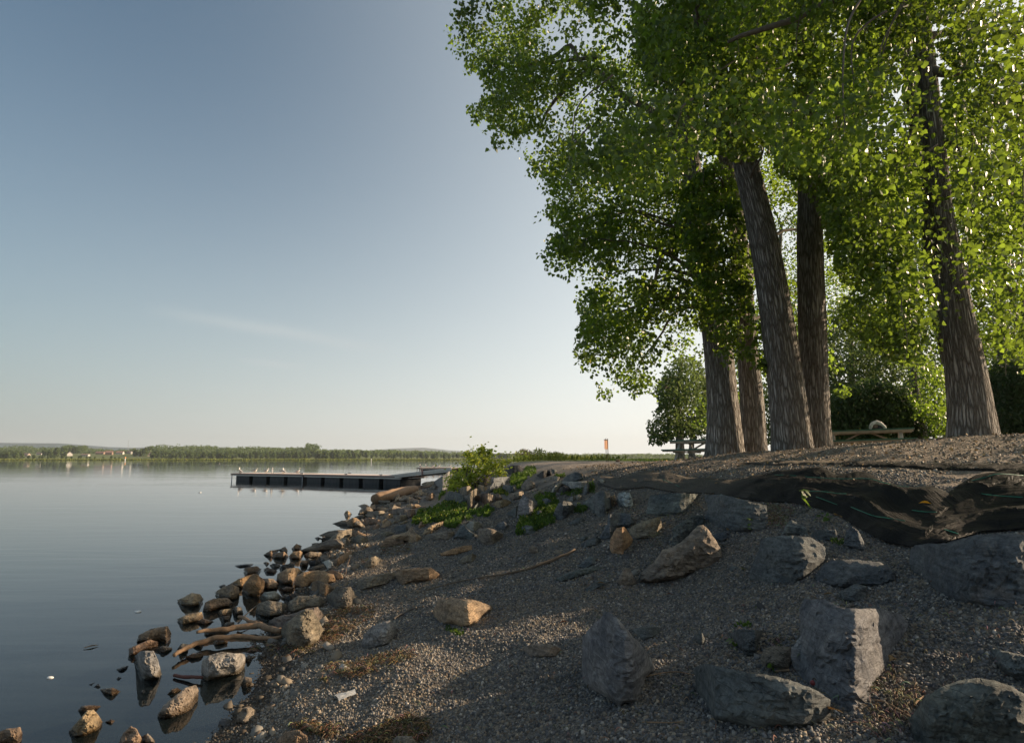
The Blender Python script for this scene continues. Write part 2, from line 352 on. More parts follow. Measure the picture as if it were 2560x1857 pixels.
def ground_material():
    m, n, l, p = new_mat('ground_gravel')
    g = n.new('ShaderNodeNewGeometry'); V = g.outputs['Position']
    at = n.new('ShaderNodeAttribute'); at.attribute_name = 'zone'      # r: dry packed dirt, g: grass, b: lake bed
    sp_ = n.new('ShaderNodeSeparateColor'); l.new(at.outputs['Color'], sp_.inputs[0])
    def vor(scale):
        v = n.new('ShaderNodeTexVoronoi'); v.inputs['Scale'].default_value = scale; v.inputs['Randomness'].default_value = 1.0; l.new(V, v.inputs['Vector']); return v
    v1, v2, v3 = vor(38), vor(85), vor(17)
    stones = ramp(n, l, v1.outputs['Color'], [(0.15, (0.06, 0.058, 0.056)), (0.45, (0.12, 0.114, 0.106)), (0.72, (0.19, 0.17, 0.145)), (0.95, (0.31, 0.27, 0.22))])
    st2 = ramp(n, l, v2.outputs['Color'], [(0.2, (0.05, 0.05, 0.052)), (0.6, (0.11, 0.105, 0.1)), (0.95, (0.22, 0.19, 0.155))])
    gap = ramp(n, l, v1.outputs['Distance'], [(0.35, (0, 0, 0)), (0.75, (1, 1, 1))])
    c = mixc(n, l, gap.outputs[0], stones.outputs[0], st2.outputs[0])
    big = noise_tex(n, l, V, 0.9, 6, 0.6)
    c = mixc(n, l, ramp(n, l, big, [(0.40, (0, 0, 0)), (0.62, (1, 1, 1))]).outputs[0], c, mixc(n, l, 1.0, c, (1.35, 1.2, 1.0), 'MULTIPLY'))
    # packed dirt with litter on the flat top of the bank
    df = noise_tex(n, l, V, 26, 8, 0.75)
    dirt = ramp(n, l, df, [(0.28, (0.08, 0.065, 0.052)), (0.5, (0.23, 0.19, 0.155)), (0.66, (0.40, 0.33, 0.26)), (0.82, (0.52, 0.44, 0.35))])
    c = mixc(n, l, sp_.outputs[0], c, dirt.outputs[0])
    gr = ramp(n, l, noise_tex(n, l, V, 3, 6, 0.7), [(0.3, (0.05, 0.08, 0.02)), (0.7, (0.16, 0.17, 0.05))])
    c = mixc(n, l, sp_.outputs[1], c, gr.outputs[0])
    bed = ramp(n, l, noise_tex(n, l, V, 2.2, 6, 0.7), [(0.35, (0.018, 0.016, 0.010)), (0.62, (0.055, 0.044, 0.027)), (0.75, (0.13, 0.10, 0.07))])
    c = mixc(n, l, sp_.outputs[2], c, bed.outputs[0])
    # wet strand line
    sx = n.new('ShaderNodeSeparateXYZ'); l.new(V, sx.inputs[0])
    wz = n.new('ShaderNodeMath'); wz.operation = 'MULTIPLY_ADD'; wz.inputs[1].default_value = 0.14; l.new(noise_tex(n, l, V, 2.5, 4), wz.inputs[0]); l.new(sx.outputs[2], wz.inputs[2])
    wet = ramp(n, l, wz.outputs[0], [(0.10, (1, 1, 1)), (0.19, (0, 0, 0))])
    c = mixc(n, l, wet.outputs[0], c, mixc(n, l, 1.0, c, (0.42, 0.36, 0.28), 'MULTIPLY'))
    l.new(c, p.inputs['Base Color']); p.inputs['Roughness'].default_value = 0.85; p.inputs['Specular IOR Level'].default_value = 0.25
    inv = n.new('ShaderNodeMath'); inv.operation = 'SUBTRACT'; inv.inputs[0].default_value = 1; l.new(v1.outputs['Distance'], inv.inputs[1])
    inv3 = n.new('ShaderNodeMath'); inv3.operation = 'SUBTRACT'; inv3.inputs[0].default_value = 1; l.new(v3.outputs['Distance'], inv3.inputs[1])
    inv2 = n.new('ShaderNodeMath'); inv2.operation = 'SUBTRACT'; inv2.inputs[0].default_value = 1; l.new(v2.outputs['Distance'], inv2.inputs[1])
    nb = bump(n, l, inv3.outputs[0], 0.15, 0.012); nb = bump(n, l, inv.outputs[0], 0.9, 0.014, nb); nb = bump(n, l, inv2.outputs[0], 0.7, 0.006, nb)
    nb = bump(n, l, df, 0.5, 0.015, nb)
    l.new(nb, p.inputs['Normal'])
    return m
M_GROUND = ground_material()

def attr_mat(name, rough=0.8, translucent=0.0, gloss=0.0, bstr=0):
    """colour from the 'Col' attribute"""
    m, n, l, p = new_mat(name)
    a = n.new('ShaderNodeAttribute'); a.attribute_name = 'Col'
    l.new(a.outputs['Color'], p.inputs['Base Color']); p.inputs['Roughness'].default_value = rough
    p.inputs['Specular IOR Level'].default_value = 0.3
    return m
M_PEBBLE = attr_mat('pebble', 0.8)

def leaf_mat(name, dark, light, trans, tr=0.5, rough=0.38, spec=0.5):
    m, n, l, p = new_mat(name)
    a = n.new('ShaderNodeAttribute'); a.attribute_name = 'tone'
    r = ramp(n, l, a.outputs['Fac'], [(0.0, dark), (0.85, light), (0.972, light), (0.98, (0.35, 0.26, 0.05))])
    l.new(r.outputs[0], p.inputs['Base Color']); p.inputs['Roughness'].default_value = rough; p.inputs['Specular IOR Level'].default_value = spec
    t = n.new('ShaderNodeBsdfTranslucent')
    rt = ramp(n, l, a.outputs['Fac'], [(0.0, tuple(c * .30 for c in trans)), (0.9, trans)]); l.new(rt.outputs[0], t.inputs['Color'])
    mx = n.new('ShaderNodeMixShader'); mx.inputs[0].default_value = tr
    l.new(p.outputs[0], mx.inputs[1]); l.new(t.outputs[0], mx.inputs[2]); l.new(mx.outputs[0], n['Material Output'].inputs['Surface'])
    return m
M_LEAF = leaf_mat('cottonwood_leaf', (0.012, 0.032, 0.008), (0.042, 0.082, 0.018), (0.42, 0.62, 0.055), 0.44)
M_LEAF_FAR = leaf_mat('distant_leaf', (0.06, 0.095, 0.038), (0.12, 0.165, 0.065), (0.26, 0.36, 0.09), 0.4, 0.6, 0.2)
M_LEAF_DARK = leaf_mat('spruce_leaf', (0.022, 0.045, 0.018), (0.05, 0.085, 0.028), (0.12, 0.19, 0.04), 0.3, 0.6, 0.2)
M_WEED = leaf_mat('weed_leaf', (0.028, 0.07, 0.014), (0.085, 0.14, 0.03), (0.22, 0.36, 0.04), 0.4, 0.5, 0.3)
M_BUSH = leaf_mat('shrub_leaf', (0.08, 0.15, 0.022), (0.30, 0.38, 0.06), (0.78, 0.84, 0.10), 0.5)
M_REED = leaf_mat('reed', (0.10, 0.14, 0.03), (0.24, 0.26, 0.06), (0.3, 0.34, 0.06), 0.35, 0.7, 0.1)

def bark_material():
    m, n, l, p = new_mat('bark')
    t = n.new('ShaderNodeAttribute'); t.attribute_name = 'buv'        # angle*radius, -, height
    mp_ = n.new('ShaderNodeMapping'); mp_.inputs['Scale'].default_value = (16, 16, 2.7); l.new(t.outputs['Vector'], mp_.inputs['Vector'])
    nd = n.new('ShaderNodeTexNoise'); nd.inputs['Scale'].default_value = 1.5; nd.inputs['Detail'].default_value = 3; l.new(mp_.outputs[0], nd.inputs['Vector'])
    sc = n.new('ShaderNodeVectorMath'); sc.operation = 'SCALE'; sc.inputs[3].default_value = 0.9; l.new(nd.outputs['Color'], sc.inputs[0])
    ad = n.new('ShaderNodeVectorMath'); ad.operation = 'ADD'; l.new(mp_.outputs[0], ad.inputs[0]); l.new(sc.outputs[0], ad.inputs[1])
    v = n.new('ShaderNodeTexVoronoi'); v.feature = 'DISTANCE_TO_EDGE'; v.inputs['Scale'].default_value = 1.0; l.new(ad.outputs[0], v.inputs['Vector'])
    fur = ramp(n, l, v.outputs['Distance'], [(0.0, (0, 0, 0)), (0.26, (1, 1, 1))])
    fine = noise_tex(n, l, mp_.outputs[0], 3.2, 8, 0.7)
    base = ramp(n, l, fine, [(0.3, (0.26, 0.245, 0.225)), (0.7, (0.47, 0.445, 0.41))])
    c = mixc(n, l, fur.outputs[0], (0.12, 0.104, 0.088), base.outputs[0])
    l.new(c, p.inputs['Base Color']); p.inputs['Roughness'].default_value = 0.9; p.inputs['Specular IOR Level'].default_value = 0.2
    nb = bump(n, l, fur.outputs[0], 1.0, 0.035); nb = bump(n, l, fine, 0.7, 0.012, nb); l.new(nb, p.inputs['Normal'])
    return m
M_BARK = bark_material()
M_TWIG = simple_mat('twig_bark', (0.13, 0.11, 0.09), 0.9, 0.3, 20)
M_DRIFT = simple_mat('driftwood', (0.26, 0.165, 0.095), 0.85, 0.35, 5, 0.5, 0.01, stretch=(4, 4, 4))
M_DRIFT_GREY = simple_mat('grey_driftwood', (0.13, 0.095, 0.065), 0.9, 0.35, 6, 0.5, 0.01)
M_CONCRETE = simple_mat('concrete', (0.20, 0.19, 0.175), 0.9, 0.25, 4, 0.3, 0.01)
# ============================================================ STRUCTURE: ground, lake, hills
def axis(lo_fine, hi_fine, step, lo, hi, gr):
    a = [lo_fine]
    while a[-1] < hi_fine: a.append(a[-1] + step)
    s = step
    while a[-1] < hi: s *= gr; a.append(a[-1] + s)
    b = [lo_fine]; s = step
    while b[-1] > lo: s *= gr; b.append(b[-1] - s)
    return np.array(b[:0:-1] + a)
gx = axis(-4.0, 7.0, 0.05, -9000, 9000, 1.05)
gy = axis(1.2, 12.0, 0.05, -400, 9000, 1.045)
gx = np.clip(gx, -7500, 7500); gx = np.unique(gx); gy = np.unique(np.clip(gy, -400, 8450))
GX, GY = np.meshgrid(gx, gy)
GZ = zfun(GX, GY)
nx, ny = len(gx), len(gy)
ii = (np.arange(ny - 1)[:, None] * nx + np.arange(nx - 1)[None, :]).ravel()
gm = np_mesh('ground', np.stack([GX.ravel(), GY.ravel(), GZ.ravel()], 1), np.stack([ii, ii + 1, ii + nx + 1, ii + nx], 1))
S_ = GX - shore_x(GY)
dirt = sstep((S_ - 4.2 + fbm(GX * .7, GY * .7, 3) * 1.4) / 2.0)
grass = sstep((S_ - 9 + fbm(GX * .3, GY * .3, 3) * 3) / 4) * sstep((GY - 16) / 8)
grass = np.maximum(grass, sstep((GY - 30) / 14) * sstep((S_ - 5) / 2) * 0.9); grass = np.where(GY > 700, 1, grass)
bed = sstep((-GZ - 0.02) / 0.14)
set_attr(gm, 'zone', np.stack([dirt, grass, bed, np.ones_like(bed)], -1).reshape(-1, 4), 'FLOAT_COLOR')
tag(link_mesh('ground', gm, M_GROUND), kind='structure')

def water_material():
    m, n, l, p = new_mat('lake_water'); n.remove(p)
    g = n.new('ShaderNodeNewGeometry'); V = g.outputs['Position']
    mp1 = n.new('ShaderNodeMapping'); mp1.inputs['Scale'].default_value = (0.55, 2.6, 1); mp1.inputs['Rotation'].default_value = (0, 0, R(12)); l.new(V, mp1.inputs['Vector'])
    f1 = noise_tex(n, l, mp1.outputs[0], 0.9, 3, 0.5, 0.3)
    mp2 = n.new('ShaderNodeMapping'); mp2.inputs['Scale'].default_value = (0.03, 0.16, 1); l.new(V, mp2.inputs['Vector'])
    f2 = noise_tex(n, l, mp2.outputs[0], 1.0, 4, 0.6)
    patch = ramp(n, l, f2, [(0.42, (0.25, .25, .25)), (0.66, (1, 1, 1))])
    h = n.new('ShaderNodeMath'); h.operation = 'MULTIPLY'; l.new(f1, h.inputs[0]); l.new(patch.outputs[0], h.inputs[1])
    b = n.new('ShaderNodeBump'); b.inputs['Strength'].default_value = 0.17; b.inputs['Distance'].default_value = 0.05; l.new(h.outputs[0], b.inputs['Height'])
    fr = n.new('ShaderNodeFresnel'); fr.inputs['IOR'].default_value = 1.333; l.new(b.outputs[0], fr.inputs['Normal'])
    gl = n.new('ShaderNodeBsdfGlossy'); gl.inputs['Roughness'].default_value = 0.02; gl.inputs['Color'].default_value = (0.95, 0.97, 1.0, 1); l.new(b.outputs[0], gl.inputs['Normal'])
    tr = n.new('ShaderNodeBsdfTransparent'); tr.inputs['Color'].default_value = (0.34, 0.33, 0.24, 1)
    df = n.new('ShaderNodeBsdfDiffuse'); df.inputs['Color'].default_value = (0.020, 0.030, 0.032, 1)
    m1 = n.new('ShaderNodeMixShader'); m1.inputs[0].default_value = 0.35; l.new(tr.outputs[0], m1.inputs[1]); l.new(df.outputs[0], m1.inputs[2])
    mx = n.new('ShaderNodeMixShader'); l.new(fr.outputs[0], mx.inputs[0]); l.new(m1.outputs[0], mx.inputs[1]); l.new(gl.outputs[0], mx.inputs[2])
    l.new(mx.outputs[0], n['Material Output'].inputs['Surface'])
    return m
wx = np.array([-7500, -2000, -500, -100, -20, 0, 30, 200, 1000, 7500.]); wy = np.array([-400, -50, 0, 10, 50, 200, 600, 1400.])
WX, WY = np.meshgrid(wx, wy); jj = (np.arange(len(wy) - 1)[:, None] * len(wx) + np.arange(len(wx) - 1)[None, :]).ravel()
tag(link_mesh('water', np_mesh('water', np.stack([WX.ravel(), WY.ravel(), 0 * WX.ravel()], 1), np.stack([jj, jj + 1, jj + len(wx) + 1, jj + len(wx)], 1)), water_material()), kind='structure')

M_HILL = simple_mat('hazy_hill_woods', (0.035, 0.075, 0.095), 1.0, 0.35, 0.006, 0.0)  # woods colour with the blue of distance haze painted in
def ridge(name, y0, pts, depth):
    xs_ = np.arange(-5600, 6200, 40.0)
    px_, ph = zip(*pts)
    H = np.interp(xs_ / y0 * FP + 1280, px_, ph)
    H = H * y0 / FP + fbm(xs_ / 500, xs_ * 0 + y0, 4) * y0 * 0.0012
    rows = []
    prof_ = [(0, -0.02), (.25, .45), (.5, .85), (.75, 1), (1.3, .9), (2, -0.02)]
    for k, (a, b) in enumerate(prof_):
        rows.append(np.stack([xs_, y0 + (a - .75) * depth + 0 * xs_, CAM_H * 0 + np.maximum(H, 1) * b], 1))
    V = np.concatenate(rows); n_ = len(xs_)
    i2 = (np.arange(len(prof_) - 1)[:, None] * n_ + np.arange(n_ - 1)[None, :]).ravel()
    tag(link_mesh(name, np_mesh(name, V, np.stack([i2, i2 + 1, i2 + n_ + 1, i2 + n_], 1)), M_HILL), kind='structure')
# heights in photo pixels above the horizon line (y 1147)
ridge('hills', 7200, [(0, 18), (400, 30), (520, 33), (620, 27), (760, 28), (830, 20), (900, 20), (980, 26), (1060, 28), (1120, 22), (1230, 14), (1300, 14), (1350, 17), (1450, 10), (1600, 14), (1680, 11), (2600, 14)], 900)
ridge('hills', 4200, [(0, 40), (160, 38), (240, 30), (300, 30), (420, 27), (560, 25), (700, 27), (900, 14), (1100, 12), (1400, 9), (2600, 10)], 700)

# ============================================================ leaves
LT = np.array([[0, 0, 0], [-.42, .18, .10], [-.40, .52, .10], [0, 1.05, -.06], [.40, .52, .10], [.42, .18, .10]])
LT2 = np.array([[0, 0, 0], [-.30, .30, .05], [-.26, .62, .05], [0, 1.0, 0], [.26, .62, .05], [.30, .30, .05]])
LF = np.array([[0, 3, 2, 1], [0, 5, 4, 3]])
def leaves_mesh(name, P, size, tone, tmpl=LT, droop=0.8, up=False):
    """one crown mesh of folded leaf blades at points P"""
    n = len(P)
    az = rng.uniform(0, 2 * np.pi, n)
    if up: el = rng.normal(0.9, 0.4, n)
    else: el = -droop * (0.55 + 0.6 * rng.random(n)) + rng.normal(0, .35, n)
    y = np.stack([np.cos(az) * np.cos(el), np.sin(az) * np.cos(el), np.sin(el)], 1)     # blade direction
    r = rng.normal(0, 1, (n, 3)); x = np.cross(y, r); x /= np.linalg.norm(x, axis=1)[:, None]
    z = np.cross(x, y)
    s = (size * rng.uniform(.7, 1.25, n))[:, None]
    T = tmpl
    V = P[:, None, :] + s[:, None, :] * (T[None, :, 0:1] * x[:, None] + T[None, :, 1:2] * y[:, None] + T[None, :, 2:3] * z[:, None])
    F = (np.arange(n)[:, None, None] * len(T) + LF[None]).reshape(-1, 4)
    me = np_mesh(name, V.reshape(-1, 3), F)
    set_attr(me, 'tone', np.repeat(tone, len(T)))
    return me
def in_poly(x, y, poly):
    x = np.asarray(x); y = np.asarray(y); c = np.zeros(x.shape, bool); n = len(poly)
    for i in range(n):
        x1, y1 = poly[i]; x2, y2 = poly[(i + 1) % n]
        if y1 == y2: continue
        k = ((y1 > y) != (y2 > y)) & (x < (x2 - x1) * (y - y1) / (y2 - y1) + x1)
        c ^= k
    return c
VK = 1.12875
def V2S(poly): return [(a * VK, b * VK) for a, b in poly]
def vn3(P, s):
    a = vnoise(P[:, 0] / s + 5, P[:, 1] / s - P[:, 2] / s * .7); b = vnoise(P[:, 2] / s - 3, P[:, 0] / s * .6 + P[:, 1] / s)
    return a + b
def sprays(poly, n, d0, d1, rad, per, leaf_jit=8, thr=0.30, bounds=None, flat=0.75, grad=None):
    """leaf points: clusters within a photo-space outline at depths d0..d1"""
    xs_, ys_ = zip(*poly); out = []; cnt = 0; cen = []
    while cnt < n:
        m = n * 3
        x = rng.uniform(min(xs_), max(xs_), m); y = rng.uniform(min(ys_), max(ys_), m)
        k = in_poly(x, y, poly); x, y = x[k], y[k]
        t = rng.uniform(d0, d1, len(x))
        Pc = pt(x, y, t); k = vn3(Pc, 0.9) < thr; Pc = Pc[k]
        Pc = Pc[:n - cnt]; cnt += len(Pc); cen.append(Pc)
    cen = np.concatenate(cen)
    rr = rad * rng.uniform(.6, 1.35, len(cen))
    P = np.repeat(cen, per, 0); k = len(P)
    g = rng.normal(0, 1, (k, 3)); g /= np.linalg.norm(g, axis=1)[:, None]; g *= (rng.random(k) ** 0.45)[:, None]
    P = P + g * np.repeat(rr, per)[:, None] * np.array([1, 1, flat])
    # group into little sprigs
    P = P + rng.normal(0, 0.02, P.shape)
    px, py, _ = proj(P)
    jx = fbm(px / 22, py / 22, 3) * leaf_jit * 2.2; jy = fbm(px / 22 + 50, py / 22, 3) * leaf_jit * 2.2
    keep = in_poly(px + jx, py + jy, poly)
    P = P[keep]
    return P, cen
def tones(P, s=1.2):
    t = 0.45 + 0.5 * vn3(P, s) + rng.normal(0, .16, len(P)); t = np.clip(t, 0, .95)
    t[rng.random(len(P)) < 0.004] = 1.0
    return t

# ============================================================ FAR SHORE
def far_tree_mesh(name, seed, conifer=False):
    """crown of small leaf clumps, unit height"""
    r = np.random.default_rng(seed); n = 260
    h = r.random(n)
    prof = np.sin(np.clip(h * .95 + .08, 0, 1) * np.pi) ** 0.6 if not conifer else (1.02 - h) * 1.0
    th = r.uniform(0, 2 * np.pi, n); rad = prof * (0.42 if not conifer else 0.3) * (0.75 + .35 * np.sin(th * 2 + seed) * r.random(n)) * np.sqrt(r.uniform(.35, 1, n))
    P = np.stack([rad * np.cos(th), rad * np.sin(th), 0.12 + 0.86 * h], 1)
    V, F = [], []
    for p in P:
        s = 0.085 * r.uniform(.6, 1.4); M = Matrix.Rotation(r.uniform(0, 6.28), 3, Vector(r.normal(0, 1, 3)).normalized())
        b = len(V)
        for c in ((-1, -1, 0), (1, -1, .3), (1, 1, 0), (-1, 1, -.3)): V.append(np.array(M @ Vector(c)) * s + p)
        F.append((b, b + 1, b + 2, b + 3))
    me = np_mesh(name, V, F); set_attr(me, 'tone', np.repeat(np.clip(r.normal(.5, .25, n), 0, .9), 4))
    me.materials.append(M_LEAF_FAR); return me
far_crowns = [far_tree_mesh('far_crown', 3 + i) for i in range(7)]
tv, tf = tube_arrays([(0, 0, -.02), (0, 0, .5)], [.022, .015], 5)
far_trunk = np_mesh('far_trunk', tv, tf); far_trunk.materials.append(M_TWIG)
def far_tree(x, y, h, wd, label, group, i):
    z = float(zfun(x, y))
    o = empty('far_tree', (x, y, z), random.uniform(0, 6)); o.scale = (wd, wd, h)
    tag(o, label, 'tree', group)
    for nm, me in (('crown', far_crowns[i % 7]), ('trunk', far_trunk)):
        c = bpy.data.objects.new(nm, me); C.objects.link(c); c.parent = o
def far_xy(px, y): return (px - 1280) / FP * (y * cp) , y
k_ = 0
# shore groves drawn as in the photo: (px0, px1, count, y0, y1, height)
for px0, px1, cnt, y0, y1, h0, h1, lab in [
    (0, 55, 7, 1080, 1160, 11, 15, 'rounded broadleaf tree in the grove at the far left end of the opposite shore'),
    (55, 145, 8, 1090, 1130, 4, 7, 'low rounded bush-like tree along the meadow edge left of the houses across the lake'),
    (105, 165, 4, 1150, 1200, 14, 18, 'large dark rounded tree left of the houses across the lake'),
    (150, 260, 9, 1080, 1110, 4, 6, 'small dark tree in the strip of trees below the houses across the lake'),
    (275, 300, 3, 1090, 1110, 4, 6, 'small dark tree standing in the meadow below the houses across the lake'),
    (335, 375, 4, 1180, 1240, 13, 18, 'tall broad tree standing behind the right-hand houses across the lake'),
    (375, 640, 42, 1080, 1180, 9, 14, 'green broadleaf tree in the long grove right of the houses across the lake'),
    (640, 900, 50, 1080, 1180, 9, 14.5, 'green broadleaf tree in the shoreline grove directly beyond the dock'),
    (900, 1280, 50, 1120, 1300, 8, 12, 'green broadleaf tree in the low distant shoreline grove behind the lakeside shrub')]:
    for i in range(cnt):
        px = px0 + (i + .5 + random.uniform(-.4, .4)) * (px1 - px0) / cnt; y = random.uniform(y0, y1); x, _ = far_xy(px, y)
        h = random.uniform(h0, h1); far_tree(x, y, h, h * random.uniform(.75, 1.1), lab, 'trees across the lake', k_); k_ += 1
# the woods that read as one mass
def far_wood(name, label, bands, n):
    P = []; 
    for px0, px1, y0, y1, h0, h1 in bands:
        m = int(n * (px1 - px0) / sum(b[1] - b[0] for b in bands))
        px = rng.uniform(px0, px1, m); y = rng.uniform(y0, y1, m); x = (px - 1280) / FP * y
        h = rng.uniform(h0, h1, m) * (0.8 + .5 * (vnoise(px / 18, y / 60) + .5)); z = zfun(x, y)
        u = rng.random(m * 26); xx = np.repeat(x, 26) + rng.normal(0, 2.6, m * 26); yy = np.repeat(y, 26) + rng.normal(0, 2.6, m * 26)
        zz = np.repeat(z, 26) + np.repeat(h, 26) * (0.15 + .85 * u ** .8)
        P.append(np.stack([xx, yy, zz], 1))
    P = np.concatenate(P)
    me = leaves_mesh(name, P, 3.2, np.clip(rng.normal(.5, .25, len(P)), 0, .9), LT2)
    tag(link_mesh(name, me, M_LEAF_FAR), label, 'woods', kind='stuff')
far_wood('far_woods', 'belt of dark green woods on the rising ground behind the houses across the lake', [(-60, 90, 1500, 1800, 12, 19), (90, 240, 1500, 1800, 10, 15), (165, 225, 1450, 1500, 17, 20), (225, 420, 1500, 1700, 8, 12)], 900)
far_wood('far_woods', 'continuous band of green woods behind the shoreline grove across the lake', [(380, 560, 1300, 1700, 14, 18), (560, 800, 1300, 1700, 13, 17), (770, 800, 1300, 1400, 18, 21), (800, 1100, 1300, 1700, 10, 13), (1100, 1750, 1400, 1900, 9, 12)], 1800)
# reeds along the far waterline
P = []
px = rng.uniform(-80, 1800, 26000); yb = rng.uniform(0, 34, 26000); x = (px - 1280) / FP * 1010
yy = 1000 + 60 * np.sin(x / 420.0) + 0.00003 * x * x - 12 + yb
P = np.stack([x, yy, np.maximum(zfun(x, yy), 0) + 0.0], 1)
me = leaves_mesh('reed_bed', P, 2.3, np.clip(rng.normal(.55, .25, len(P)), 0, .9), LT2 * np.array([1.4, 1, 1]), up=True)
tag(link_mesh('reed_bed', me, M_REED), 'yellow green reed bed along the far waterline of the lake', 'reeds', kind='stuff')
# houses
M_WALLS = [simple_mat('house_wall', c, 0.9, 0.06, 1, 0) for c in ((0.42, 0.34, 0.27), (0.44, 0.42, 0.38), (0.26, 0.17, 0.13), (0.50, 0.47, 0.43))]
M_ROOFS = [simple_mat('house_roof', c, 0.9, 0.1, 1, 0) for c in ((0.14, 0.10, 0.09), (0.24, 0.14, 0.11), (0.10, 0.10, 0.11))]
M_PANE = simple_mat('window_glass', (0.04, 0.05, 0.06), 0.15, 0.05, 1, 0)
def house(px, y, L, Wd, H, rh, wm, rm, rz, label):
    x, _ = far_xy(px, y); o = empty('house', (x, y, float(zfun(x, y)) - .3), rz)
    bm = bmesh.new(); add_box(bm, (0, 0, H / 2), (L, Wd, H))
    for s in (-1, 1):      # gable ends
        a = [bm.verts.new((s * L / 2, q, r_)) for q, r_ in ((-Wd / 2, H + .002), (Wd / 2, H + .002), (0, H + rh))]
        bm.faces.new(a)
    bm_obj('wall', bm, M_WALLS[wm], o)
    bm = bmesh.new(); e = .5
    for s in (-1, 1):
        q = [(-L / 2 - e, s * (Wd / 2 + e), H - .15), (L / 2 + e, s * (Wd / 2 + e), H - .15), (L / 2 + e, 0, H + rh + .15), (-L / 2 - e, 0, H + rh + .15)]
        lo = [bm.verts.new(v) for v in q]; hi = [bm.verts.new((v[0], v[1], v[2] + .25)) for v in q]
        bm.faces.new(lo[::-1]); bm.faces.new(hi)
        for k in range(4): bm.faces.new((lo[k], lo[(k + 1) % 4], hi[(k + 1) % 4], hi[k]))
    bm_obj('roof', bm, M_ROOFS[rm], o)
    for k in range(3):
        bm = bmesh.new(); add_box(bm, (-L / 2 + L * (k + .6) / 3.3, -Wd / 2 - .03, H * .55), (1.5, .08, 1.3)); bm_obj('window', bm, M_PANE, o)
    bm = bmesh.new(); add_box(bm, (L * .36, -Wd / 2 - .04, 1.05), (1.0, .1, 2.1)); bm_obj('door', bm, M_ROOFS[0], o)
    tag(o, label, 'house')
for a in [(60, 1230, 17, 9, 3.4, 2.8, 0, 0, .1, 'tan bungalow with a dark roof, leftmost house across the lake'),
          (98, 1300, 9, 7, 3, 2, 3, 0, .2, 'small white house between trees, second from the left across the lake'),
          (171, 1240, 13, 9, 4.2, 4.0, 3, 0, -.7, 'white gabled house beside the big dark trees across the lake'),
          (213, 1220, 13, 7, 3.0, 1.2, 3, 1, .05, 'low white flat-looking house in the meadow across the lake'),
          (250, 1330, 16, 9, 3, 2.6, 2, 1, .1, 'long low brown house behind the meadow across the lake'),
          (272, 1290, 12, 9, 4.5, 4.0, 2, 1, .3, 'dark red tall house near the middle of the hamlet across the lake'),
          (299, 1320, 13, 9, 3.6, 2.8, 3, 1, .2, 'white house with a brown roof left of the tall tree across the lake'),
          (323, 1340, 9, 8, 3.4, 2.6, 1, 0, .0, 'small pale house just below the mast across the lake'),
          (352, 1230, 12, 9, 4.0, 4.0, 1, 0, -.8, 'grey gabled house in front of the broad tree across the lake'),
          (372, 1230, 11, 8, 3.6, 3.2, 0, 0, .5, 'pale tan house, rightmost of the hamlet across the lake'),
          (526, 1190, 9, 7, 3.6, 1.8, 3, 1, .0, 'lone white house in the grove right of the hamlet across the lake')]:
    house(*a)
M_STEEL = simple_mat('galvanised_steel', (0.32, 0.33, 0.33), 0.45, 0.15, 6, 0.1, 0.002, 0.6)
M_WHITE = simple_mat('white_paint', (0.72, 0.70, 0.66), 0.6, 0.08, 6, 0.1, 0.002)
M_ORANGE = simple_mat('orange_paint', (0.75, 0.30, 0.08), 0.6, 0.1, 6, 0)
# lattice mast on the far side
x, y = far_xy(318, 1900); o = empty('lattice_mast', (x, y, float(zfun(x, y)))); bm = bmesh.new()
Hm = 42.0
for (a, b) in ((-1, -1), (1, -1), (0, 1)):
    for k in range(7):
        z0, z1 = Hm * k / 7, Hm * (k + 1) / 7; q0, q1 = 1.4 * (1 - k / 9), 1.4 * (1 - (k + 1) / 9)
        p0, p1 = Vector((a * q0, b * q0, z0)), Vector((a * q1, b * q1, z1)); d = p1 - p0
        add_box(bm, (p0 + p1) / 2, (.28, .28, d.length), d.to_track_quat('Z', 'Y').to_matrix())
for k in range(8):
    q = 1.4 * (1 - k / 9); add_box(bm, (0, -q, Hm * k / 7), (2 * q, .16, .16)); add_box(bm, (0, 0, Hm * k / 7 + .3), (.16, 2 * q, .16))
bm_obj('lattice', bm, M_STEEL, o); bm = bmesh.new(); add_box(bm, (0, 0, Hm + 1.5), (.15, .15, 3)); bm_obj('antenna', bm, M_STEEL, o)
tag(o, 'thin grey lattice mast rising behind the houses across the lake', 'mast')
# factory stacks far away
for i, (px, y, h, lab) in enumerate([(1406, 3600, 42, 'slim distant factory chimney, left one of the pair near the horizon'), (1463, 3600, 38, 'slim distant factory chimney, right one of the pair near the horizon')]):
    x, _ = far_xy(px, y); o = empty('factory_chimney', (x, y, 0)); V, F = tube_arrays([(0, 0, 0), (0, 0, h)], [2.6, 1.6], 10); link_mesh('shaft', np_mesh('shaft', V, F), M_CONCRETE, o)
    V, F = tube_arrays([(0, 0, h - 1), (0, 0, h + .6)], [2.0, 2.0], 10); link_mesh('rim', np_mesh('rim', V, F), M_ROOFS[1], o); tag(o, lab, 'chimney')
bm = bmesh.new(); x, _ = far_xy(1455, 3500)
o = empty('factory_hall', (x, 3500, 0)); add_box(bm, (0, 0, 8), (90, 40, 16)); bm_obj('wall', bm, M_WALLS[1], o)
bm = bmesh.new(); add_box(bm, (0, 0, 16.8), (92, 42, 1.4)); bm_obj('roof', bm, M_ROOFS[2], o); tag(o, 'pale low factory hall on the horizon left of the orange sign', 'factory')

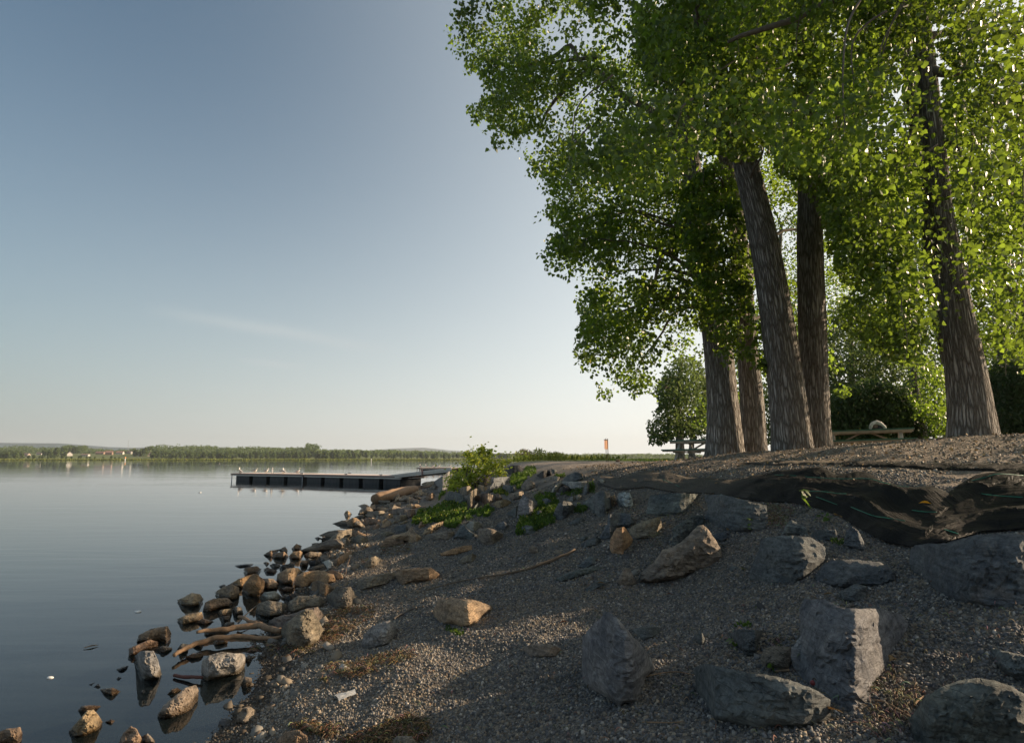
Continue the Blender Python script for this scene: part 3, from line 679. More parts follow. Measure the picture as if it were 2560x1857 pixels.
# lake markers
def water_pt(px, py):
    d = ray(px, py); t = CAM_H / -d[2]; return Vector((d[0] * t, d[1] * t, 0))
def marker(px, py, h, r, top, lab):
    p = water_pt(px, py); o = empty('channel_marker', p)
    V, F = tube_arrays([(0, 0, -1), (0, 0, h * .62)], [r, r * .8], 8); link_mesh('post', np_mesh('post', V, F), M_WHITE, o)
    V, F = tube_arrays([(0, 0, h * .62), (0, 0, h * .68), (0, 0, h)], [r * .8, r * 1.8, r * 1.1], 8); link_mesh('float_top', np_mesh('t', V, F), top, o)
    tag(o, lab, 'buoy')
marker(312.5, 1151.5, 3.9, .45, M_ORANGE, 'white and orange channel marker standing in the lake below the houses')
marker(928, 1155, 1.9, .16, M_WHITE, 'slim white marker post standing in the lake beyond the dock')
# two water birds far out
M_GULL_W = simple_mat('white_feathers', (0.72, 0.68, 0.62), 0.8, 0.05, 6, 0)
M_GULL_G = simple_mat('grey_feathers', (0.26, 0.26, 0.27), 0.8, 0.1, 6, 0)
M_DARK = simple_mat('dark_feathers', (0.04, 0.035, 0.03), 0.8, 0.2, 6, 0)
M_BEAK = simple_mat('yellow_beak', (0.5, 0.33, 0.06), 0.6, 0.1, 6, 0)
def bird_body(name, pts, mat, parent):
    """continuous lofted body: pts = (x along, z, half width, half height)"""
    bm = bmesh.new(); rings = []; S = 10
    for x, z, a, b in pts:
        rings.append([bm.verts.new((x, a * math.cos(2 * math.pi * k / S), z + b * math.sin(2 * math.pi * k / S))) for k in range(S)])
    for r0, r1 in zip(rings, rings[1:]):
        for k in range(S): bm.faces.new((r0[k], r0[(k + 1) % S], r1[(k + 1) % S], r1[k]))
    bm.faces.new(rings[0][::-1]); bm.faces.new(rings[-1])
    me = bpy.data.meshes.new(name); bm.normal_update(); bm.to_mesh(me); bm.free()
    return link_mesh(name, me, mat, parent)
def gull(loc, rz, label, group, tilt=0.0, head=1, s=1.0):
    o = empty('gull', loc, rz); o.scale = (s, s, s)
    up = tilt
    def T(x, z): return (x * math.cos(up) - z * math.sin(up), x * math.sin(up) + z * math.cos(up) + .16)
    pts = []
    for x, z, a, b in [(-.27, .035, .006, .004), (-.2, .03, .03, .012), (-.13, .015, .055, .045), (-.04, 0, .075, .072), (.05, 0, .075, .078), (.12, .025, .055, .062)]:
        X, Z = T(x, z); pts.append((X, Z, a, b))
    if head == 1: hd = [(.145, .085, .034, .036), (.15, .125, .034, .034), (.165, .16, .036, .034), (.195, .165, .028, .026), (.215, .16, .012, .012)]
    elif head == 0: hd = [(.145, .07, .04, .042), (.165, .095, .04, .038), (.195, .10, .03, .028), (.215, .095, .012, .012)]
    else: hd = [(.15, .04, .045, .05), (.17, .05, .045, .045), (.2, .03, .03, .03), (.215, .01, .012, .012)]
    for x, z, a, b in hd: X, Z = T(x, z) if head != 1 else (T(x, z)[0], T(x, z)[1]); pts.append((X, Z, a, b))
    bird_body('body', pts, M_GULL_W, o)
    for sd_ in (-1, 1):
        w_ = []
        for x, z, b in [(-.31, .045, .004), (-.22, .04, .02), (-.1, .03, .045), (.02, .03, .055), (.09, .03, .03)]:
            X, Z = T(x, z); w_.append((X, Z, .014, b))
        wg = bird_body('wing', w_, M_GULL_G, o); wg.location.y = sd_ * .066
        V, F = tube_arrays([(0.0, sd_ * .03, .11), (.005, sd_ * .03, .055), (0.0, sd_ * .03, 0.004)], [.008, .006, .006], 6); link_mesh('leg', np_mesh('leg', V, F), M_BEAK, o)
        bm = bmesh.new(); add_box(bm, (.018, sd_ * .03, .004), (.05, .034, .006)); bm_obj('foot', bm, M_BEAK, o)
    X, Z = pts[-1][0], pts[-1][1]
    V, F = tube_arrays([(X - .005, 0, Z), (X + .045, 0, Z - .008)], [.011, .003], 6); link_mesh('beak', np_mesh('beak', V, F), M_BEAK, o)
    tag(o, label, 'gull', group)
    return o
p = water_pt(872, 1161.5); o = empty('duck', p, .2)
bird_body('body', [(-.3, .06, .02, .02), (-.2, .05, .1, .06), (0, .05, .14, .09), (.15, .07, .09, .08), (.2, .14, .05, .05), (.25, .2, .055, .05), (.3, .19, .02, .02)], M_DARK, o); tag(o, 'dark duck swimming on the lake just beyond the dock', 'duck')
p = water_pt(549, 1159); o = empty('duck', p, 2.2)
bird_body('body', [(-.3, .06, .02, .02), (-.2, .05, .1, .06), (0, .05, .14, .09), (.15, .07, .09, .08), (.2, .14, .05, .05), (.25, .2, .055, .05), (.3, .19, .02, .02)], M_GULL_W, o); tag(o, 'pale bird floating far out left of the dock', 'water bird')

# ============================================================ DOCKS
M_DECK = simple_mat('dock_deck', (0.62, 0.50, 0.42), 0.75, 0.12, 5, 0.2, 0.004)
M_RIM = simple_mat('dock_rim', (0.20, 0.15, 0.13), 0.7, 0.15, 5, 0.2, 0.004)
M_ALU = simple_mat('aluminium_channel', (0.42, 0.42, 0.41), 0.4, 0.1, 5, 0.1, 0.002, 0.7)
M_FLOAT = simple_mat('black_float', (0.028, 0.031, 0.036), 0.5, 0.35, 4, 0.3, 0.01)
M_BLACK = simple_mat('black_and_shade', (0.012, 0.012, 0.014), 0.8, 0.2, 4, 0)  # black cleats and tyres, also the painted shade inside the cloth bundle
def seg_frame(A, B):
    d = (B - A); L = d.length; rz = math.atan2(d.y, d.x); return L, rz
def dock(A, B, Wd, label, nf, post=True, cleats=(.1,), back=1):
    """A, B: ends of the edge facing the camera; deck spreads away from the camera"""
    L, rz = seg_frame(A, B); o = empty('floating_dock', (A.x, A.y, 0), rz)
    top = 0.56
    bm = bmesh.new()
    npl = int(L / .25)
    for k in range(npl): add_box(bm, ((k + .5) * L / npl, Wd / 2, top + .018), (L / npl - .012, Wd - .02, .036), bevel=.004)
    bm_obj('deck', bm, M_DECK, o)
    bm = bmesh.new()
    for yy in (-.02, Wd + .02): add_box(bm, (L / 2, yy, top - .045), (L + .1, .05, .11), bevel=.006)
    for xx in (-.045, L + .045): add_box(bm, (xx, Wd / 2, top - .045), (.05, Wd - .01, .11), bevel=.006)
    bm_obj('rub_rail', bm, M_RIM, o)
    bm = bmesh.new()
    for yy in (0.02, Wd - .02): add_box(bm, (L / 2, yy, top - .135), (L - .02, .045, .07))
    bm_obj('frame', bm, M_ALU, o)
    fl = L / nf
    for k in range(nf):
        bm = bmesh.new(); w2 = fl * .80
        add_box(bm, ((k + .5) * fl, Wd / 2, .15), (w2, Wd - .22, .48), bevel=.03)
        for j in range(4): add_box(bm, ((k + .5) * fl + (j - 1.5) * w2 / 4.6, Wd / 2, .15), (.07, Wd - .19, .40), bevel=.01)
        add_box(bm, ((k + .5) * fl, Wd / 2, .17), (w2 + .02, Wd - .17, .03), bevel=.008)
        bm_obj('float', bm, M_FLOAT, o)
    if post:
        for xx, yy in ((-.13, -.02), (-.13, Wd + .02)):
            V, F = tube_arrays([(xx, yy, -1.2), (xx, yy, top - .02)], [.035, .035], 8); link_mesh('post', np_mesh('post', V, F), M_STEEL, o)
            bm = bmesh.new(); add_box(bm, (xx, yy, top - .06), (.18, .12, .12), bevel=.01); bm_obj('bracket', bm, M_RIM, o)
    for c_ in cleats:
        c = empty('cleat', (0, 0, 0)); bpy.data.objects.remove(c)
        bm = bmesh.new(); xx, yy = c_[0] * L, (.08 if c_[1] == 0 else Wd - .08)
        for q in (-.06, .06): add_box(bm, (xx + q, yy, top + .06), (.035, .035, .06))
        add_box(bm, (xx, yy, top + .10), (.32, .035, .03), bevel=.008); bm_obj('cleat', bm, M_BLACK, o)
    tag(o, label, 'dock'); return o, L, rz
def Zr(x0, y0, k, pts): return [(x0 + a / k, y0 + b / k) for a, b in pts]
def plane_pt(px, py, z):
    d = ray(px, py); t = (z - CAM_H) / d[2]; return Vector((d[0] * t, d[1] * t, z))
K7 = 7.0875; K3 = 3.54375
# waterline of the near face, from the photo
Aw = plane_pt(*Zr(560, 1160, K7, [(160, 292)])[0], 0.0); Bw = plane_pt(*Zr(560, 1160, K7, [(1395, 318)])[0], 0.0); Cw = plane_pt(*Zr(540, 1060, K3, [(1480, 532)])[0], 0.0); Dw = plane_pt(*Zr(540, 1060, K3, [(1745, 545)])[0], 0.0)
WDT = 2.3
d1, L1, rz1 = dock(Aw, Bw, WDT, 'long low floating dock section where seven gulls stand, farthest from the shore', 4, True, [(.09, 0), (.97, 0), (.62, 1)])
d2, L2, rz2 = dock(Bw + (Cw - Bw) * .012, Cw + (Dw - Cw) * .62, WDT, 'middle floating dock section between the gulls and the ramp to the shore', 5, True, [(.45, 0), (.25, 1), (.8, 0)])
def local(o, x, y, z): return o.matrix_basis @ Vector((x, y, z))
bpy.context.view_layer.update()
# gulls on dock 1 (positions as a share of its length)
GL = [(.012, .25, 2.9, .5, 1, 'gull with raised head at the outermost corner of the dock'),
      (.20, .35, 0.15, .1, 1, 'gull second from the outer dock corner, facing the shore'),
      (.335, .45, -.1, .12, 1, 'grey-backed gull third from the outer dock corner'),
      (.475, .3, 2.0, .75, 1, 'slim upright gull in the middle of the dock row'),
      (.59, .4, -.2, .05, 0, 'gull preening with lowered head, right of the middle of the dock row'),
      (.675, .2, 2.6, .35, 1, 'pale gull leaning left, overlapped by its neighbour at the inner end of the row'),
      (.715, .7, .3, .35, 1, 'gull standing tallest at the inner end of the dock row')]
for u, v, rz, tl, hd, lab in GL:
    gull(d1.matrix_basis @ Vector((u * L1, v * WDT, .598)), rz, lab, 'gulls standing on the near dock', tl, hd, 1.06)
# ramp from the dock up to the bank
R0 = Cw + Vector((.0, .25, .50)); R1 = pt(*Zr(1040, 1160, 22.68, [(2000, 260)])[0], 36.0); R1 = Vector(R1)
d = R1 - R0; o = empty('gangway', R0, math.atan2(d.y, d.x)); Lg = Vector((d.x, d.y, 0)).length; pit = math.atan2(d.z, Lg); Lg = d.length
Ry = Matrix.Rotation(-pit, 3, 'Y')
def gw(c): return Ry @ Vector(c)
bm = bmesh.new()
for k in range(int(Lg / .25)): add_box(bm, gw(((k + .5) * .25, .6, .03)), (.235, 1.15, .035), Ry, .004)
bm_obj('deck', bm, M_DECK, o)
bm = bmesh.new()
for yy in (0, 1.2): add_box(bm, gw((Lg / 2, yy, .0)), (Lg, .05, .13), Ry, .006); add_box(bm, gw((Lg / 2, yy, -.12)), (Lg, .04, .08), Ry)
bm_obj('side_rail', bm, M_ALU, o)
for k in range(5):
    bm = bmesh.new(); add_box(bm, gw((Lg * (k + .5) / 5, .6, -.12)), (.06, 1.1, .06), Ry); bm_obj('crossbeam', bm, M_STEEL, o)
bm = bmesh.new(); add_box(bm, gw((Lg * .62, -.05, -.03)), (.09, .05, .34), Ry); bm_obj('clamp', bm, simple_mat('faded_red', (.35, .22, .2), .8), o)
tag(o, 'narrow metal gangway sloping from the dock up to the bank beside the shrub', 'gangway')
# second dock farther out
E0 = plane_pt(*Zr(1000, 1120, K7, [(375, 425)])[0], 0.0); E1 = plane_pt(*Zr(1000, 1120, K7, [(1150, 420)])[0], 0.0)
E1 = E0 + (E1 - E0)
d3, L3, rz3 = dock(E0, E1, 2.3, 'far floating dock half hidden behind the gangway and the shrub', 5, True, [(.3, 0)])
GZ2 = [(.0, .2, 2.6, .4, 1, 'gull at the outer corner of the far dock'), (.14, .3, 2.9, .3, 1, 'second gull from the outer end of the far dock'),
       (.30, .4, .2, .05, 0, 'third gull from the outer end of the far dock, head lowered'), (.43, .4, .3, .1, 1, 'fourth gull on the far dock, close to the third'),
       (.68, .3, .1, .0, 1, 'lone gull on the inner part of the far dock above the gangway')]
for u, v, rz, tl, hd, lab in GZ2: gull(d3.matrix_basis @ Vector((u * L3, v * 2.3, .598)), rz, lab, 'gulls standing on the far dock', tl, hd, 1.1)
# white foam flecks on the lake
M_FOAM = simple_mat('foam_fleck', (0.75, 0.74, 0.70), 0.8, 0.05, 6, 0)
for i, (px, py, s, lab) in enumerate([(124, 1694, .024, 'pale rounded shell-like fleck floating on the dark water at lower left'), (344.8, 1529, .035, 'small pale fleck floating left of the shoreline rocks'), (500, 1231, .07, 'tiny white fleck floating left of the dock reflections')]):
    p = water_pt(px, py); bm = bmesh.new(); bmesh.ops.create_icosphere(bm, subdivisions=2, radius=s)
    for v in bm.verts: v.co = Vector((v.co.x * 1.1, v.co.y * .8, v.co.z * .4)) * (1 + .35 * mnoise.noise(v.co * 25 + Vector((i, 0, 0))))
    o = bm_obj('floating_fleck', bm, M_FOAM, None, True, None); o.location = p + Vector((0, 0, s * .12)); tag(o, lab, 'floating debris')
# ============================================================ ROCKS
RZONE = {'A': (1380, 1150, K3), 'B': (1920, 1100, K3), 'C': (1920, 1400, K3), 'D': (1300, 1450, K3), 'E': (400, 1220, K3), 'F': (0, 1400, K3),
         'G': (1100, 1040, K3), 'H': (1000, 1120, K7), 'I': (1300, 1150, K7), 'J': (860, 1200, K7), 'K': (500, 1500, 2.835)}
RCOL = {'l': ((.215, .225, .235), 'grey'), 'g': ((.122, .142, .150), 'slate grey'), 't': ((.40, .31, .21), 'tan'), 'b': ((.26, .19, .13), 'brown'), 'w': ((.34, .34, .31), 'pale grey'),
        'o': ((.38, .25, .14), 'orange-brown'), 'd': ((.045, .045, .047), 'dark'), 'm': ((.25, .22, .18), 'grey-brown')}
def rock(poly, col, lean=0.6, seed=0, depth=0.75, mat=None, facets=6, name='rock', rough=1.0, bulge=.34):
    """stone grown from its outline: stands on the ground where its foot meets it"""
    P = np.array(poly, float); n = len(P)
    if np.sum(P[:, 0] * np.roll(P[:, 1], -1) - np.roll(P[:, 0], -1) * P[:, 1]) < 0: P = P[::-1]
    w_, h_ = np.ptp(P[:, 0]), np.ptp(P[:, 1]); size = max(w_, h_)
    r = random.Random(seed)
    step = min(max(size / 32, 2.2), 7.5)
    # roughened outline
    E = []
    for i in range(n):
        a, b = P[i], P[(i + 1) % n]; L = np.hypot(*(b - a)); k = max(1, int(L / step)); nn = np.array([(b - a)[1], -(b - a)[0]]) / max(L, 1e-6)
        for j in range(k):
            q = a + (b - a) * j / k
            j_ = 0 if j == 0 else (mnoise.noise(Vector((q[0] / step / 2.2, q[1] / step / 2.2, seed * 1.7))) * step * .42 * rough)
            E.append(q + nn * j_)
    E = np.array(E); m = len(E)
    # lower chain depth from the ground
    il, ir = int(np.argmin(E[:, 0])), int(np.argmax(E[:, 0]))
    cols = np.linspace(E[:, 0].min() + .5, E[:, 0].max() - .5, 14); low = []
    for cx in cols:
        ys = []
        for i in range(m):
            a, b = E[i], E[(i + 1) % m]
            if (a[0] - cx) * (b[0] - cx) <= 0 and a[0] != b[0]: ys.append(a[1] + (b[1] - a[1]) * (cx - a[0]) / (b[0] - a[0]))
        low.append(max(ys) if ys else E[:, 1].max())
    low = np.array(low); dlow = hit(cols, low); kk = np.ones(3) / 3; dlow = np.convolve(np.pad(dlow, 1, 'edge'), kk, 'valid')
    # interior points
    I = []
    xs_ = np.arange(E[:, 0].min(), E[:, 0].max(), step); ys_ = np.arange(E[:, 1].min(), E[:, 1].max(), step * .87)
    for j, yv in enumerate(ys_):
        for xv in xs_: I.append((xv + (step / 2 if j % 2 else 0) + r.uniform(-.25, .25) * step, yv + r.uniform(-.25, .25) * step))
    I = np.array(I) if I else np.zeros((0, 2))
    def dedge(Q):
        d = np.full(len(Q), 1e9)
        for i in range(m):
            a, b = E[i], E[(i + 1) % m]; ab = b - a; L2 = max((ab ** 2).sum(), 1e-9)
            t = np.clip(((Q - a) @ ab) / L2, 0, 1); c = a + t[:, None] * ab; d = np.minimum(d, np.hypot(*(Q - c).T))
        return d
    if len(I):
        I = I[in_poly(I[:, 0], I[:, 1], [tuple(e) for e in E])]
    if len(I): I = I[dedge(I) > step * .55]
    allp = np.concatenate([E, I]) if len(I) else E
    res = delaunay_2d_cdt([Vector(p) for p in allp], [], [list(range(m))], 1, 1e-5)
    V2 = np.array([tuple(v) for v in res[0]]); T = [t for t in res[2]]
    ed = dedge(V2); on = ed < 1e-3
    inr = max(ed.max(), 1e-3)
    ylow = np.interp(V2[:, 0], cols, low); D0 = np.interp(V2[:, 0], cols, dlow)
    hw = np.maximum(ylow - V2[:, 1], 0) / FP * D0
    base = D0 + lean * hw
    W = size / FP * np.median(dlow); Th = min(w_, h_) / FP * np.median(dlow)
    # chiselled profile
    B = np.clip(ed / (inr * .36), 0, 1) ** .5
    c = P.mean(0)
    F_ = np.full(len(V2), 9.9)
    for i in range(facets):
        th = r.uniform(0, 6.283) if i > 1 else (-1.57 + r.uniform(-.5, .5)); off = r.uniform(-.05, .42); sl = r.uniform(.8, 2.4)
        q = ((V2 - c) @ np.array([math.cos(th), math.sin(th)])) / (size / 2)
        F_ = np.minimum(F_, 1 + (off - q) * sl * .8)
    bul = np.minimum(B, np.clip(F_, .16, 1.05)) * Th * bulge
    noi = np.array([mnoise.fractal(Vector((p[0] / inr * 1.1 + seed, p[1] / inr * 1.1, seed * .37)), 1.0, 2.0, 5) for p in V2])
    noi2 = np.array([1 - abs(mnoise.noise(Vector((p[0] / inr * 1.9 + seed * 3, p[1] / inr * 3.1, seed)))) * 2 for p in V2])
    stp = np.floor(noi * 3.2 + 2 * V2[:, 1] / inr * .35) / 3.2 - (noi + 2 * V2[:, 1] / inr * .35 / 3.2)
    bul = bul + (noi * .10 + noi2 * .04 + stp * .16) * Th * np.clip(ed / inr * 2.5, 0, 1)
    dF = base - np.where(on, 0, bul)
    dB = base + np.where(on, 0, Th * depth * (B * .8 + .35 * np.clip(ed / inr, 0, 1)) + .02 * Th) * (1 + .3 * noi)
    front = pt(V2[:, 0], V2[:, 1], dF); back = pt(V2[:, 0], V2[:, 1], dB)
    nv = len(V2); verts = list(front); bi = {}
    for i in range(nv):
        if on[i]: bi[i] = i
        else: bi[i] = len(verts); verts.append(back[i])
    verts = np.array(verts); faces = []
    for t in T:
        t = list(t)
        faces.append(t); tb = [bi[i] for i in t][::-1]
        if len(set(tb)) == 3 and tb[::-1] != t: faces.append(tb)
    org = np.array(pt(float(np.mean(cols)), float(low.max()), float(np.median(dlow))))
    me = bpy.data.meshes.new(name); me.from_pydata([tuple(v - org) for v in verts], [], faces); me.update()
    o = link_mesh(name, me, mat or M_ROCK, None, True, 27); o.location = org
    bm = bmesh.new(); bm.from_mesh(me); bmesh.ops.recalc_face_normals(bm, faces=bm.faces); bm.to_mesh(me); bm.free()
    k = r.uniform(.85, 1.18); o.color = (col[0] * k, col[1] * k * r.uniform(.97, 1.03), col[2] * k * r.uniform(.93, 1.05), 1)
    return o

